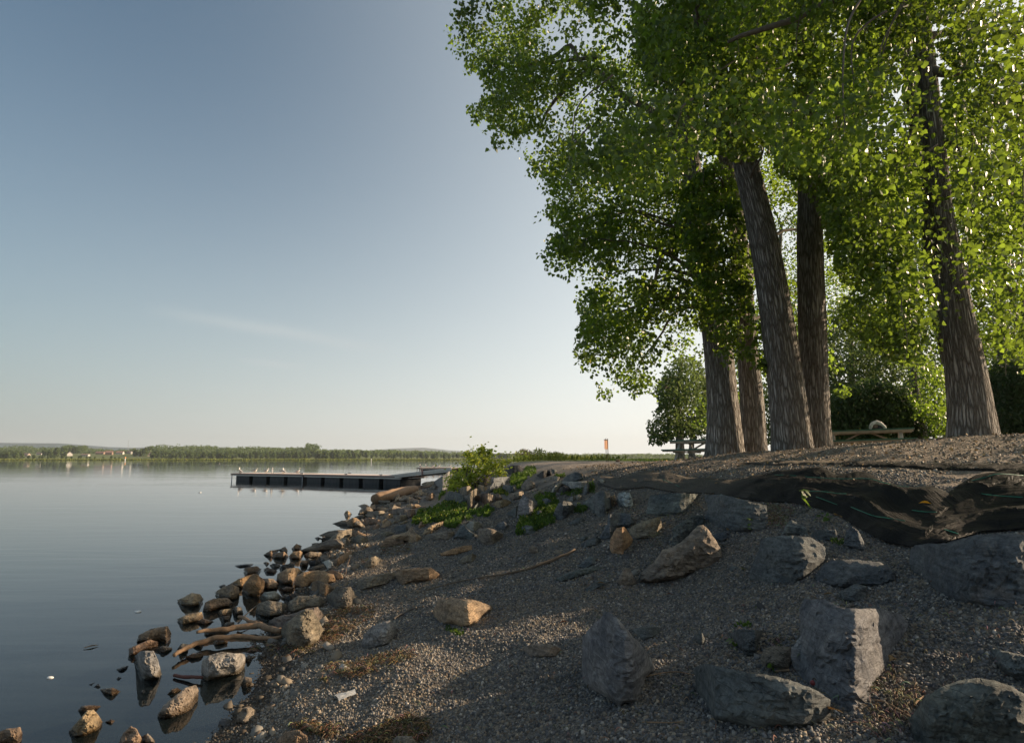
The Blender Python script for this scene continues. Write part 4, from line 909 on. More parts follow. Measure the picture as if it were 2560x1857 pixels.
RD = '''
B g .55:.16 |large smooth slate slab tucked against the black fabric at the right edge|1260,980 1300,930 1420,910 1580,915 1690,880 1820,845 2000,828 2268,835 2420,880 2420,1475 2250,1475 2060,1490 1800,1450 1640,1420 1480,1320 1400,1250 1290,1180 1252,1080
B g .5:.22 |broad slate boulder between the long brown boulder and the black fabric|-169,1237 -154,1127 -84,977 -64,867 140,840 380,860 450,900 520,960 525,1060 400,1160 350,1210 230,1270 0,1265
B g .9 |low cracked slate slab left of the big smooth slab|400,1235 480,1110 560,1060 740,1055 1000,1080 1120,1150 1130,1240 1000,1290 780,1290 650,1320
B g .6 ||640,1340 770,1270 870,1290 870,1390 780,1430 650,1420
B g .5 |small squared slate block under the seedling|380,840 420,795 600,790 625,870 560,890 440,890
B g .4 |small slate wedge below the hem of the black fabric|690,820 740,760 800,800 850,900 860,980 780,970 670,930
B g .5 ||115,840 160,750 200,700 350,780 355,845
C l .95:.10 |arrowhead-shaped slate slab lying in the gravel at lower right|320,340 500,345 620,405 720,425 1000,430 1180,475 1250,560 1190,680 1080,830 1060,920 950,1080 930,1200 880,1440 720,1350 560,1240 380,1100 250,1020 210,890 205,780 290,660 275,430
C g .5 |dark blue-grey boulder in the bottom right corner|1250,1400 1380,1220 1560,1110 1730,1060 1850,1040 2000,1060 2150,1110 2268,1180 2420,1250 2420,1720 1300,1720 1270,1560
C g .7 |slate slab cut by the right edge above the corner boulder|1975,770 2080,800 2268,840 2400,880 2400,1120 2268,1080 2100,1010 1985,880
D g .35:.26 |long blocky dark slate boulder left of the arrowhead slab|1545,770 1650,735 1900,790 2000,815 2268,850 2450,900 2640,980 2755,1060 2755,1200 2700,1260 2500,1300 2260,1290 2130,1320 1950,1280 1680,1230 1600,1160 1550,990
D m .6 ||2130,680 2160,600 2268,580 2400,590 2420,700 2380,790 2268,800 2140,790
D l .25 |tall pointed pyramid-shaped grey stone standing in the gravel|750,275 800,285 880,350 950,440 1060,560 1140,660 1205,780 1110,860 1090,970 1070,1080 930,1085 890,1130 800,1060 680,990 590,960 550,900 555,500 640,400 720,330
D m .8 |flat brownish stone left of the pyramid-shaped stone|0,620 80,570 230,555 340,590 375,620 310,680 150,685 40,660
D g .9 ||980,440 1080,410 1220,410 1260,450 1180,500 1090,540 1020,480
D g .5 |small dark slate block with a green sprout beside it|1860,470 1940,430 2160,440 2110,560 2130,670 2010,670 1930,600
D g .9 ||1545,480 1600,430 1640,520 1620,600 1560,540
K b .6 |brown stone cut by the bottom edge, left one of two|520,1020 600,930 700,915 760,960 770,1040 640,1060
K m .6 |grey-brown stone cut by the bottom edge beneath dry debris|1300,1020 1400,960 1500,960 1570,1040 1450,1060
A m .55 |long brown boulder slanting up to the right in the middle of the slope|780,1080 785,1000 900,900 980,790 1070,770 1150,720 1230,640 1290,580 1340,572 1390,620 1440,690 1500,790 1510,850 1480,890 1350,960 1200,1010 1150,1050 1000,1075 870,1090
A o .35 |upright orange-brown stone in the middle of the slope|510,760 520,690 570,600 640,592 680,640 720,700 700,750 640,800 640,840 515,825
A m .6:.2 |squared grey-brown slab behind the orange-brown stone|670,640 700,590 790,545 960,500 975,600 945,660 900,690 720,700
A g 1.0 |folded blue-grey rock ledge up the slope left of the squared slab|415,690 490,560 500,480 580,460 700,480 730,560 680,600 570,600 540,690 440,700
A g .9 ||270,760 300,710 400,680 440,700 400,750 300,780
A g 1.2 |hummocky grey rock mass below the fabric left of the striped stone|270,380 380,300 440,265 510,290 530,420 480,450 500,500 400,500 350,430
A g .7:.2 |long slate ledge under the dusty fabric behind the dry twigs|830,470 870,310 1110,290 1330,300 1240,380 1200,480 1060,480 960,500 860,490
A g .7:.2 |big layered slate ledge below the hem of the fabric|1350,310 1500,300 1700,350 1900,400 1920,600 1820,630 1600,640 1500,620 1420,560 1350,500 1380,440
A g .7 |slate boulder half behind the long brown boulder|1065,750 1070,600 1180,530 1240,490 1340,490 1350,560 1200,680 1100,760
A m .4 |small grey-brown pyramid stone at the foot of the long brown boulder|570,1080 640,950 690,960 750,1090 740,1110 600,1110
A g 1.1 ||290,1150 370,1080 440,1060 510,1070 440,1120 330,1170
A g 1.2 |flat slate outcrop buried in gravel left of the small pyramid stone|30,1050 130,1000 260,960 400,930 460,960 300,1020 180,1060 60,1090
A g 1.0 ||220,950 330,850 400,860 380,920 300,960
A g 1.1 ||1540,970 1600,935 1650,950 1590,990
A g .7 ||1430,700 1440,650 1540,630 1560,690 1500,730
I g .4 |rounded grey boulder right of the bright green weeds|570,1000 620,880 680,760 780,720 900,740 960,800 990,850 900,940 830,1010 740,1060 650,1060
I w .6 |L-shaped pale stone below the dark striped wedge|540,580 580,500 660,410 760,370 900,378 1180,370 1190,440 1100,500 920,520 860,470 770,445 700,490 670,540 640,600 600,610
I d .6 ||672,560 702,492 770,448 860,472 920,525 870,590 720,590
I g .5 |dark triangular stone with pale streaks on the bank top|740,370 830,270 1010,205 1090,240 1130,340 1000,380 830,375
I d .6 |black angular rock beside the green weeds on the bank top|290,270 370,210 490,160 550,190 570,260 480,290 400,330 350,310
I g .7 ||550,150 640,170 660,210 600,240 560,200
I w .5 ||590,340 600,290 640,280 700,300 710,340 660,370
G l .25:.2 |tall upright slab standing among the weeds|680,910 700,760 740,690 800,740 860,780 850,850 800,900 760,915
I m .5 |brown angular rock just above the tall upright slab|0,500 30,430 130,330 200,360 280,430 250,500 160,530 60,540
I w .8 |small bluish white stone above the rounded boulder|820,710 900,650 980,630 980,690 930,740
I m .7 ||980,690 1000,620 1040,600 1100,640 1090,700 1000,720
I g .5 ||1120,600 1130,500 1180,400 1250,420 1200,600 1150,620
I g 1.2 |broad rough grey outcrop left of the white striped stone|1310,620 1360,560 1480,540 1580,600 1610,760 1600,870 1500,860 1400,900 1300,960 1220,860 1110,790 1240,660
I w .5 |crumpled pale stone where the fabric ends on the left|1360,340 1440,330 1510,370 1500,430 1440,420
I t .5 ||1600,640 1680,610 1690,700 1680,830 1610,830 1590,720
I s .45 |white stone with black streaks below the fabric edge|1690,720 1740,590 1860,550 1950,580 1990,700 2010,800 1960,840 1820,830 1700,780
I g 1.0 ||850,1140 900,1100 1000,1030 1100,1010 1150,1060 1050,1130 900,1150
I g 1.0 ||1040,1400 1140,1340 1210,1360 1150,1420 1080,1440
I g .9 ||1110,1560 1170,1440 1300,1370 1430,1380 1420,1430 1300,1480 1200,1560
I g .6 ||340,700 480,670 590,740 560,820 450,830
I g .7 ||270,1000 300,900 390,880 400,980 330,1060
I g .8 ||0,1180 120,1150 250,1170 280,1280 150,1320 30,1300
I m .9 |flat pale-edged stone above the brightest weeds|160,640 240,570 400,510 540,500 550,560 400,600 250,690 180,690
I m .4 |small square block alone on the gravel above the driftwood branch|150,1540 220,1500 310,1560 320,1640 150,1640
H g .5 |dark rounded boulder beneath the yellow-green shrub|1180,600 1190,500 1250,410 1330,405 1350,500 1300,580 1220,610
H g .5 ||1020,680 1060,580 1130,510 1180,530 1170,600 1080,660 1060,720
H g .6 ||1070,700 1100,640 1200,610 1260,620 1230,680 1100,710
H m .5 |big wedge-shaped rock pointing up right below the shrub|1280,690 1330,600 1420,540 1620,435 1620,560 1570,650 1500,680 1400,650 1300,720
H m .7 ||1620,500 1650,460 1780,455 1870,490 1850,510 1700,500
H g .8 |long smooth slab sloping right of the wedge-shaped rock|1560,740 1640,600 1640,530 1780,510 1950,510 1940,590 1850,660 1700,750 1530,810
H t .7 |layered tan stone under the wedge-shaped rock|1300,680 1360,635 1480,660 1550,700 1500,790 1420,720
H g .5 |broad slate boulder above the large weed patch|780,960 800,860 870,760 980,780 1120,830 1190,900 1200,1000 1060,1030 900,980
H m .6 ||1000,740 1100,690 1230,665 1290,720 1200,840 1120,830
H m .3 |tall leaning brown-grey slab beside the large weed patch|1210,1080 1200,820 1290,740 1360,710 1440,770 1380,810 1310,930 1310,1060 1240,1110
H m .5 |rounded grey-brown boulder next to the leaning slab|1320,940 1330,850 1420,800 1560,800 1650,830 1660,930 1580,1000 1500,990 1430,930
H m .5 ||1670,940 1650,850 1720,790 1800,850 1830,900 1780,930
H t .6 |oval tan stone above the small sunlit gravel patch|1640,1010 1700,940 1860,905 1980,950 1900,1030 1740,1080
H g .4 ||1280,1120 1340,1010 1410,930 1400,1010 1320,1130
H g .5 ||1800,720 1830,650 1960,655 2050,700 2030,780 1880,800
H m .6 ||1940,870 1950,800 2180,760 2200,820 2130,900 1990,920
H d .6 |dark rugged rock on the bank top right of the shrub|1760,440 1850,350 2000,300 2100,300 2200,370 2120,410 2000,470 1880,460
H g .7 ||1860,1170 1990,1080 2100,1010 2090,1200 2060,1240 1980,1220
H w .5 |pale flat-faced stone leaning on darker rock in mid slope|1170,1370 1250,1290 1380,1300 1470,1350 1380,1430 1290,1490 1210,1440
H g .8 ||930,1600 1040,1440 1060,1370 1150,1360 1200,1430 1290,1500 1380,1540 1300,1620
H g .7 ||1690,1380 1750,1330 1840,1300 1930,1360 1880,1450 1770,1450
H m .7 |angular grey-brown rock on the open slope below the weeds|1380,1550 1390,1430 1550,1410 1650,1430 1830,1510 1820,1580 1650,1700 1450,1720
H t .8 |long log-shaped stone lying below the large weed patch|400,1530 440,1440 540,1370 700,1310 820,1280 820,1330 700,1400 620,1450 520,1520
H m .9 |long flat stone with a sunlit upper edge below the weeds|380,1620 440,1560 580,1520 720,1475 960,1470 980,1500 880,1620
H d .6 ||980,1280 1050,1180 1120,1150 1110,1230 1010,1310
H t .7 |reddish block on top of the shore rocks beside the dock end|370,640 440,600 600,580 600,650 420,665
H w .4 |bright cream stone on the concrete slope|700,690 690,620 740,590 800,630 740,700
H m .6 ||480,740 520,690 590,660 660,690 650,740
H t .5 ||320,830 350,740 460,800 440,840 350,850
H b .6 ||220,900 290,810 380,900 340,910
H t .6 |tan stone with a shaded notch resting against the drift log|30,920 90,830 160,850 220,900 180,980 100,960
H b .6 ||430,890 500,810 590,790 620,830 580,920 470,930
H m .9 ||180,970 210,930 370,920 350,970
H m .9 ||300,1070 370,1030 470,1050 400,1100
H b .6 ||120,1150 150,1090 270,1090 280,1160 180,1220
H m .6 ||0,1130 20,1060 80,1080 110,1150
H t .8 ||70,730 90,700 190,700 200,740
H b .6 ||250,720 260,670 370,660 380,720 300,760
J b .5 |dark round boulder alone in the calm water|30,770 80,700 150,660 220,665 280,710 305,760 280,810 160,840 60,820
J t .5 |small knobbly tan stone in the water behind the round boulder|0,600 30,550 70,540 140,600 80,640
J t 1.2 |thin flat tan stone lying in the water near the drift log|240,455 340,425 400,430 470,470 390,480
J m .5 ||390,580 400,510 490,440 550,430 560,530 450,560
J m .7 ||390,640 420,560 560,540 700,540 730,580 640,640 480,640
J b .6 ||370,790 370,680 430,660 620,700 650,720 640,770 400,800
J b .9 |dark plank-like flat stone at the water right of the round boulder|320,880 310,850 440,810 600,780 640,800 630,860 400,890
J t .9 |bright sunlit flat tan slab left of the drift log|560,530 590,470 760,490 830,530 740,550
J m .5 ||750,470 760,410 900,400 920,490 820,510
J t .6 ||900,440 960,390 1010,410 1010,460 930,480
J m .7 ||800,560 870,510 1030,500 1110,570 1090,600 900,610
J m .7 ||880,680 960,620 1090,610 1140,660 1100,700 960,740
J t .6 ||700,640 800,600 870,590 870,660 780,690
J b .5 ||1110,640 1120,540 1200,520 1270,560 1240,620 1180,670
J t .7 ||650,740 740,680 790,720 780,760 670,790
J m .8 ||800,760 900,710 950,740 880,790
J t .8 ||960,790 1000,760 1110,710 1130,750 1040,780
J b .6 |chunky brown rock with a sunlit orange right end|640,1190 650,1130 750,1010 900,960 980,950 1050,1050 1070,1130 900,1170 760,1180
J m .7 ||650,970 720,900 850,910 900,950 720,1000
J g .8 ||870,880 930,800 1080,790 1140,830 1130,910 1000,930
J t .4 |brown stone with a pointed sunlit orange tip|1080,1080 1090,950 1160,860 1190,830 1240,880 1300,1000 1310,1080 1180,1110
J m .6 |rough rounded grey-brown stone in the shaded dirt above the branch end|360,1550 370,1460 460,1370 560,1340 680,1410 600,1460 560,1520 420,1560
J m .5 ||100,1200 110,1150 200,1110 270,1150 240,1200 150,1220
J m .6 ||100,1120 130,1010 250,980 390,1010 430,1080 310,1130
J m .5 ||0,890 60,870 140,860 140,960 60,1010 0,1010
J t .6 ||0,1140 0,1020 60,1010 100,1060 60,1150
J m .7 ||300,1180 420,1120 440,1170 330,1210
J o 1.3 |flat reddish sunlit slab in mid slope|1700,1290 1900,1220 2100,1160 2268,1150 2268,1230 2000,1320 1720,1350
J m .9 ||2020,1430 2100,1370 2268,1290 2350,1330 2300,1440 2050,1500
E t .6 |crumbly tan rock in the water, left of the sunlit cluster|150,990 200,970 280,925 350,935 385,980 370,1030 290,1050 180,1030
E t .6 ||490,920 560,870 640,850 700,880 705,960 640,990 560,970 495,960
E o .6 |dusky brown slab behind the largest sunlit boulder|600,860 700,800 840,755 830,800 740,880 700,880
E o .4 |largest sunlit orange-brown boulder at the water's edge|725,920 740,850 800,780 850,755 910,800 945,850 920,920 880,960 780,950
E t .6 ||900,800 1000,800 1055,850 1040,890 940,900
E t .5 |bumpy golden sunlit boulder left of the long golden one|1030,820 1040,760 1120,710 1220,705 1270,740 1220,770 1190,850 1100,855
E o .5 |long golden sunlit boulder with a shadow across it|1190,850 1210,780 1270,740 1400,725 1540,760 1560,830 1450,850 1350,850 1270,890 1200,880
E o .6 ||1470,740 1530,720 1600,750 1625,800 1570,810
E b .5 |reddish brown block below the long golden boulder|1340,900 1350,830 1400,815 1500,850 1550,890 1460,960 1400,930
E b .6 |brown rounded rock in shallow water left of the log-like branches|380,1080 400,1010 480,975 600,970 645,1010 630,1050 560,1060 420,1100
E t .6 |tan wedge-shaped rock with a sunlit right tip in the water|150,1160 250,1110 370,1095 385,1130 380,1170 290,1190 190,1210
E w .7 ||880,970 920,920 1020,910 1080,960 1040,990 930,1000
E m .5 |pitted grey-brown block in the middle of the shore rocks|845,1090 870,1020 960,990 1080,1010 1120,1030 1110,1120 980,1150 860,1120
E m .6 |broad smooth grey-brown boulder behind the largest shore boulder|1125,1080 1140,1010 1220,950 1340,950 1430,960 1470,1000 1450,1050 1300,1070 1150,1110
E m .5 |squarish boulder with a brown right corner at the gravel edge|1470,960 1550,890 1690,870 1740,960 1720,1030 1640,1070 1560,1060 1480,1010
E m .6 |wide low boulder directly behind the largest shore boulder|960,1220 965,1170 1060,1130 1180,1110 1300,1060 1400,1050 1450,1120 1440,1190 1300,1230 1050,1260 970,1260
E m .35 |largest shore boulder, rounded and cracked, touching the two branches|1065,1270 1100,1200 1200,1130 1280,1070 1350,1070 1410,1170 1450,1260 1440,1340 1330,1400 1220,1430 1130,1390 1090,1340
E w .6 |pale oval stone alone on the gravel with a sunlit right end|1785,1370 1800,1300 1880,1220 1980,1180 2040,1170 2110,1240 2090,1290 2050,1370 1960,1400 1840,1420 1790,1400
E m .9 |long low grey stone left of the brown block on the gravel|1745,880 1760,810 1880,770 2080,740 2100,780 2010,850 1860,890 1760,910
E b .5 |squared brown block on the gravel near the branch end|2085,790 2090,720 2200,710 2400,700 2480,760 2430,810 2200,840 2120,870
E t .6 ||505,1100 540,1075 630,1065 640,1120 540,1135
E m .5 ||635,1090 660,1050 720,1050 740,1110 680,1130
E m .6 ||560,1210 590,1185 660,1185 660,1230 600,1240
E d .5 ||540,1170 550,1130 620,1125 625,1180 560,1195
E b .8 ||310,1190 380,1150 480,1180 400,1210
E m .9 ||390,1280 430,1250 550,1240 620,1280 500,1300 400,1305
E m .5 ||150,1430 190,1375 250,1380 250,1440 190,1460
E t .7 ||470,1370 500,1330 600,1320 600,1370 500,1390
E m .7 ||280,1400 340,1350 400,1370 370,1410
E b .6 ||220,1500 290,1460 370,1455 385,1490 300,1510
E b .8 ||915,590 980,550 1060,540 1030,570 990,610
E b .6 ||1050,545 1110,515 1130,550 1125,580 1080,560
E b .6 ||985,605 1040,570 1100,560 1140,600 1110,630 1010,620
E b .5 ||1165,535 1210,490 1255,510 1250,545 1190,550
E b .7 ||1140,600 1180,560 1240,550 1270,570 1250,630 1160,630
E m .8 ||1270,590 1330,560 1430,570 1430,610 1300,620
E m .6 |large lumpy brown rock at the water's edge near the round boulder|1475,470 1560,400 1640,365 1700,380 1700,430 1560,490
E t .7 ||1530,490 1600,450 1680,460 1680,500 1560,510
E m .7 ||1690,450 1760,410 1840,430 1850,470 1700,490
E d .3 |tiny upright dark stone poking out of the lake|1430,480 1440,420 1460,425 1470,470
E d 1.0 ||1370,440 1400,430 1430,440 1400,455
E d 1.2 |thin dark flat stone, farthest left of the small stones off the point|660,685 760,670 830,670 800,690 700,700
E b .6 ||740,720 760,700 860,690 900,720 860,760 760,765
E o .7 ||915,660 940,650 970,665 950,680
E b 1.0 ||915,720 950,700 1040,730 1020,755 940,745
E d 1.0 ||970,680 1000,665 1060,670 1070,690 1010,710
E d .6 ||1055,710 1080,680 1140,670 1150,720 1080,740
E b .5 ||1130,680 1160,650 1195,660 1190,700
E b .5 ||1235,670 1260,635 1320,640 1310,690 1250,690
E d .5 ||1325,660 1380,625 1410,660 1380,690 1330,700
E b .8 ||1300,720 1370,690 1450,670 1470,710 1350,730
E m .7 ||1405,610 1440,590 1510,600 1490,640 1420,640
E m .7 ||1410,550 1440,530 1470,550 1430,570
E d .8 ||520,870 570,850 590,870 560,885
E b .8 ||1060,890 1120,870 1190,880 1180,910 1090,920
E d .6 ||1100,970 1150,945 1190,970 1150,1010 1110,1000
E b .7 ||800,1180 850,1165 910,1180 900,1210 810,1200
E m .7 ||860,1480 900,1470 950,1490 930,1520 870,1510
E m .6 ||760,1500 790,1470 825,1500 790,1540 765,1540
F w .2 |big squared pale block with wavy dark cracks standing in the water|1790,890 1850,840 1960,810 2170,830 2175,920 2130,1010 2000,1030 1870,1060 1785,1090 1785,960
F m .7 |long pointed boulder slanting up right out of the water|1395,1370 1450,1280 1540,1210 1640,1130 1740,1100 1760,1150 1755,1260 1680,1330 1520,1400 1410,1400
F w .25 |upright pale block split by dark cracks in the water|1190,850 1250,800 1360,800 1400,880 1435,1010 1400,1050 1260,1055 1225,950
F b .6 |dark brown boulder behind the split pale block|1210,720 1230,660 1340,605 1490,580 1520,650 1500,750 1400,710 1300,730
F b .7 |mossy brown rock left of the split pale block|1140,830 1140,780 1230,740 1330,700 1400,720 1400,760 1270,800 1190,840 1150,850
F m .8 ||1370,790 1440,755 1520,770 1530,790 1450,820
F b .6 |brown rock with a thin tip, just behind the wet yellowish rock|690,1330 720,1290 800,1280 895,1290 850,1320 740,1350
F t .5 |wet yellowish rock near the bottom left of the lake|610,1510 700,1410 770,1330 830,1320 880,1380 910,1430 880,1500 740,1560 650,1560
F b .5 |dark mossy rock cut by the bottom left corner|-60,1540 60,1490 180,1475 200,1530 190,1640 -60,1660
F b .4 |dark pointed rock rising at the bottom edge of the lake|1040,1640 1090,1530 1160,1465 1210,1490 1280,1619 1250,1680 1060,1680
F m .6 ||1250,1560 1310,1530 1370,1590 1380,1650 1290,1670
F b .8 |low dark wet stone left of the upright split block|885,1140 1000,1125 1070,1160 1000,1200 920,1175
F b .8 ||930,1430 980,1405 1020,1420 990,1445
F b .6 ||1480,1190 1520,1140 1570,1125 1610,1150 1540,1180
F m .5 ||2130,1100 2170,1030 2230,1040 2230,1110 2160,1130
F d 1.0 ||1030,965 1090,940 1140,935 1120,965 1060,985
F d 1.0 ||785,1100 840,1080 810,1105
F d .8 ||830,1125 870,1090 890,1120
F d 1.0 ||1030,1050 1050,1030 1080,1040 1050,1058
F d 1.0 ||1250,1160 1275,1145 1290,1160 1265,1175
'''
rocks = []; seed = 0
for line in RD.strip().split('\n'):
    head, lab, pts_ = line.split('|'); z_, c_, ln = head.split(); ln, bu = (ln.split(':') + ['.34'])[:2]
    poly = Zr(*RZONE[z_], [tuple(float(q) for q in p_.split(',')) for p_ in pts_.split()])
    seed += 1
    mat = M_STRIPED if c_ == 's' else None
    o = rock(poly, RCOL.get(c_, RCOL['w'])[0], float(ln), seed, mat=mat, bulge=float(bu))
    A = np.array(poly); cx, cy = A.mean(0); wpx, hpx = np.ptp(A[:, 0]), np.ptp(A[:, 1])
    rocks.append(dict(o=o, lab=lab.strip(), c=RCOL.get(c_, RCOL['w'])[1], cx=cx, cy=cy, base=A[:, 1].max(), w=wpx, h=hpx, water=float(zfun(o.location.x, o.location.y)) < 0.01))
# small filler stones between the named ones, along the strand
marks = [r_ for r_ in rocks if r_['lab']]
def short(lab):
    for sep in (' in the ', ' at the ', ' on the ', ' with ', ' beside ', ' below ', ' beneath ', ' between ', ' left of ', ' right of ', ' behind ', ' above ', ' under ', ' lying ', ' standing ', ' near ', ' just ', ' just', ' tucked', ' cut by', ' slanting', ' alone', ' resting', ' leaning', ' where', ' half', ' buried', ' pointing', ' sloping', ' directly', ' touching', ' rising', ', '):
        k = lab.find(sep)
        if k > 8: lab = lab[:k]
    return lab
sc_ = {}
for r_ in marks: sc_.setdefault(short(r_['lab']), []).append(r_)
marks_u = [(k, v[0]) for k, v in sc_.items() if len(v) == 1 and len(k.split()) <= 8]
ORD = ['', 'second ', 'third ', 'fourth ', 'fifth ', 'sixth ', 'seventh ', 'eighth ', 'ninth ']
def shape_word(r_):
    a = r_['w'] / max(r_['h'], 1)
    return 'flat' if a > 2.2 else 'low' if a > 1.35 else 'upright' if a < .8 else 'blocky'
todo = {}
for r_ in rocks:
    if r_['lab']: tag(r_['o'], r_['lab'], 'rock'); continue
    best = min(marks_u, key=lambda mk: math.hypot(mk[1]['cx'] - r_['cx'], mk[1]['cy'] - r_['cy']))
    dx, dy = r_['cx'] - best[1]['cx'], r_['cy'] - best[1]['cy']
    rel = ('left of' if dx < 0 else 'right of') if abs(dx) > abs(dy) * .9 else ('above' if dy < 0 else 'below')
    key = (r_['c'], shape_word(r_), rel, best[0]); todo.setdefault(key, []).append((math.hypot(dx, dy), r_))
for (c_, sh, rel, nm), L in todo.items():
    L.sort(key=lambda q: q[0])
    for i, (_, r_) in enumerate(L):
        wd = 'wet ' if r_['water'] else ''
        o_ = '' if len(L) == 1 else (('nearest ' if i == 0 else ORD[i] + 'nearest '))
        s = 'small ' if r_['w'] < 60 else ''
        t_ = f"{o_}{s}{wd}{c_} {sh} stone {rel} the {nm}"
        if len(t_.split()) > 16: t_ = t_.replace('small ', '', 1)
        tag(r_['o'], t_, 'rock')
    if len(L) > 0: pass
for r_ in rocks:
    r_['o']['group'] = 'rocks standing in the lake' if r_['water'] else 'rocks on the bank'

# ============================================================ PEBBLES (nobody could count them)
def scatter_stones(name, n, xr, yr, srange, label, cond, hmin=.25, seedv=5, cat='gravel', tan=.25):
    r = np.random.default_rng(seedv)
    x = r.uniform(*xr, n); y = yr[0] + (yr[1] - yr[0]) * r.random(n) ** 1.25
    k = cond(x, y, r); x, y = x[k], y[k]; n = len(x)
    z = zfun(x, y); s = srange[0] * (srange[1] / srange[0]) ** (r.random(n) ** 2.2)
    base = np.array([[-1, -1, -1], [1, -1, -1], [1, 1, -1], [-1, 1, -1], [-1, -1, 1], [1, -1, 1], [1, 1, 1], [-1, 1, 1]], float) * np.array([1, .75, .6])
    top = np.array([1, 1, 1, 1, .62, .62, .62, .62])[:, None]; base[:, :2] *= top
    V = base[None] * (1 + r.uniform(-.32, .32, (n, 8, 3)))
    a = r.uniform(0, 6.283, n); ca, sa = np.cos(a), np.sin(a)
    X = V[..., 0] * ca[:, None] - V[..., 1] * sa[:, None]; Y = V[..., 0] * sa[:, None] + V[..., 1] * ca[:, None]
    tl = r.normal(0, .35, (n, 2)); Z = V[..., 2] + X * tl[:, :1] + Y * tl[:, 1:]
    Vw = np.stack([x[:, None] + X * s[:, None], y[:, None] + Y * s[:, None], z[:, None] + (Z * 1.0 + hmin) * s[:, None]], -1)
    fq = np.array([[0, 3, 2, 1], [4, 5, 6, 7], [0, 1, 5, 4], [1, 2, 6, 5], [2, 3, 7, 6], [3, 0, 4, 7]])
    me = np_mesh(name, Vw.reshape(-1, 3), (np.arange(n)[:, None, None] * 8 + fq[None]).reshape(-1, 4))
    pal = np.array([[.10, .10, .103], [.145, .142, .14], [.075, .072, .07], [.19, .18, .16], [.26, .215, .16], [.17, .13, .095], [.34, .31, .27]])
    sdist = x - shore_x(y)
    pt_ = np.clip(tan + .5 * np.exp(-((sdist - .4) / 1.0) ** 2), 0, 1)
    warm = r.random(n) < pt_
    ci = np.where(warm, r.choice([3, 4, 5, 6, 4], n), r.choice([0, 1, 2, 3, 0, 1], n))
    col = pal[ci] * r.uniform(.75, 1.35, (n, 1)); wet = (z < 0.05)[:, None]; col = np.where(wet, col * .45, col)
    set_attr(me, 'Col', np.repeat(np.concatenate([col, np.ones((n, 1))], 1), 8, 0), 'FLOAT_COLOR')
    o = link_mesh(name, me, M_PEBBLE, None, False); return tag(o, label, cat, kind='stuff')
scatter_stones('gravel', 260000, (-3.4, 4.6), (1.6, 7.0), (.0035, .0115), 'loose dark grey gravel covering the near slope', lambda x, y, r: (x > shore_x(y) - .45) & (x - shore_x(y) < 6.0) & (abs(x) < y * .9 + .6) & (r.random(len(x)) < np.clip(1.25 - (y - 2) * .13, .25, 1)), seedv=5)
scatter_stones('gravel', 90000, (-5.5, 8), (6.0, 15), (.006, .017), 'finer grey and tan gravel on the farther slope', lambda x, y, r: (x > shore_x(y) - .4) & (x - shore_x(y) < 6.5) & (abs(x) < y * .9) , seedv=6)
scatter_stones('strand_stones', 8500, (-6, 3), (2.2, 34), (.018, .06), 'fist-sized tan and brown stones strewn along the waterline', lambda x, y, r: (np.abs(x - shore_x(y) - .05 + .3 * (r.random(len(x)) - .5)) < .55) | (r.random(len(x)) < .03) & (x > shore_x(y)) & (x < shore_x(y) + 5), .15, 8, 'stones', .5)
scatter_stones('bank_litter', 26000, (0, 14), (6.5, 17), (.008, .022), 'coarse tan dirt and bark bits on the flat bank top', lambda x, y, r: (x - shore_x(y) > 5.8), .2, 9, 'dirt', .85)

# more stones crowding the waterline band, each an object of its own
protos = [r_['o'] for r_ in rocks if 20 < r_['w'] < 60 and r_['c'] in ('tan', 'brown', 'grey-brown')]
r2 = random.Random(4); dims = {}
def more_rocks(n, spots, smin, smax, label, group):
    for i in range(n):
        x, y = spots(); p = r2.choice(protos); c = p.copy(); C.objects.link(c)
        if p.name not in dims: dims[p.name] = (max(p.dimensions), np.mean([tuple(v.co) for v in p.data.vertices], 0))
        D, cen = dims[p.name]; s = r2.uniform(smin, smax) / max(D, .05); c.scale = (s, s, s * r2.uniform(.7, 1)); c.rotation_euler = (r2.uniform(-.2, .2), r2.uniform(-.2, .2), r2.uniform(-.5, .5))
        c.location = Vector((x, y, float(zfun(x, y)))) - c.rotation_euler.to_matrix() @ Vector(cen * s) + Vector((0, 0, s * D * .12))
        k = r2.choice(['t', 'b', 'm', 't', 'm']); q = RCOL[k][0]; f = r2.uniform(.75, 1.2); c.color = (q[0] * f, q[1] * f, q[2] * f, 1)
        tag(c, label, 'rock', group)
bpy.context.view_layer.update()
def sp_far(): y = r2.uniform(10, 34); return float(shore_x(y)) + abs(r2.gauss(.5, 1.1)) - .3, y
def sp_near(): y = r2.uniform(4.3, 10); return float(shore_x(y)) + r2.gauss(-.05, .28), y
more_rocks(60, sp_far, .32, .9, 'one of the many tan and brown stones packed together on the farther shore', 'stones packed on the farther shore')
more_rocks(26, sp_near, .07, .2, 'one of the small wet brown stones between the larger shore rocks', 'small wet stones between the shore rocks')
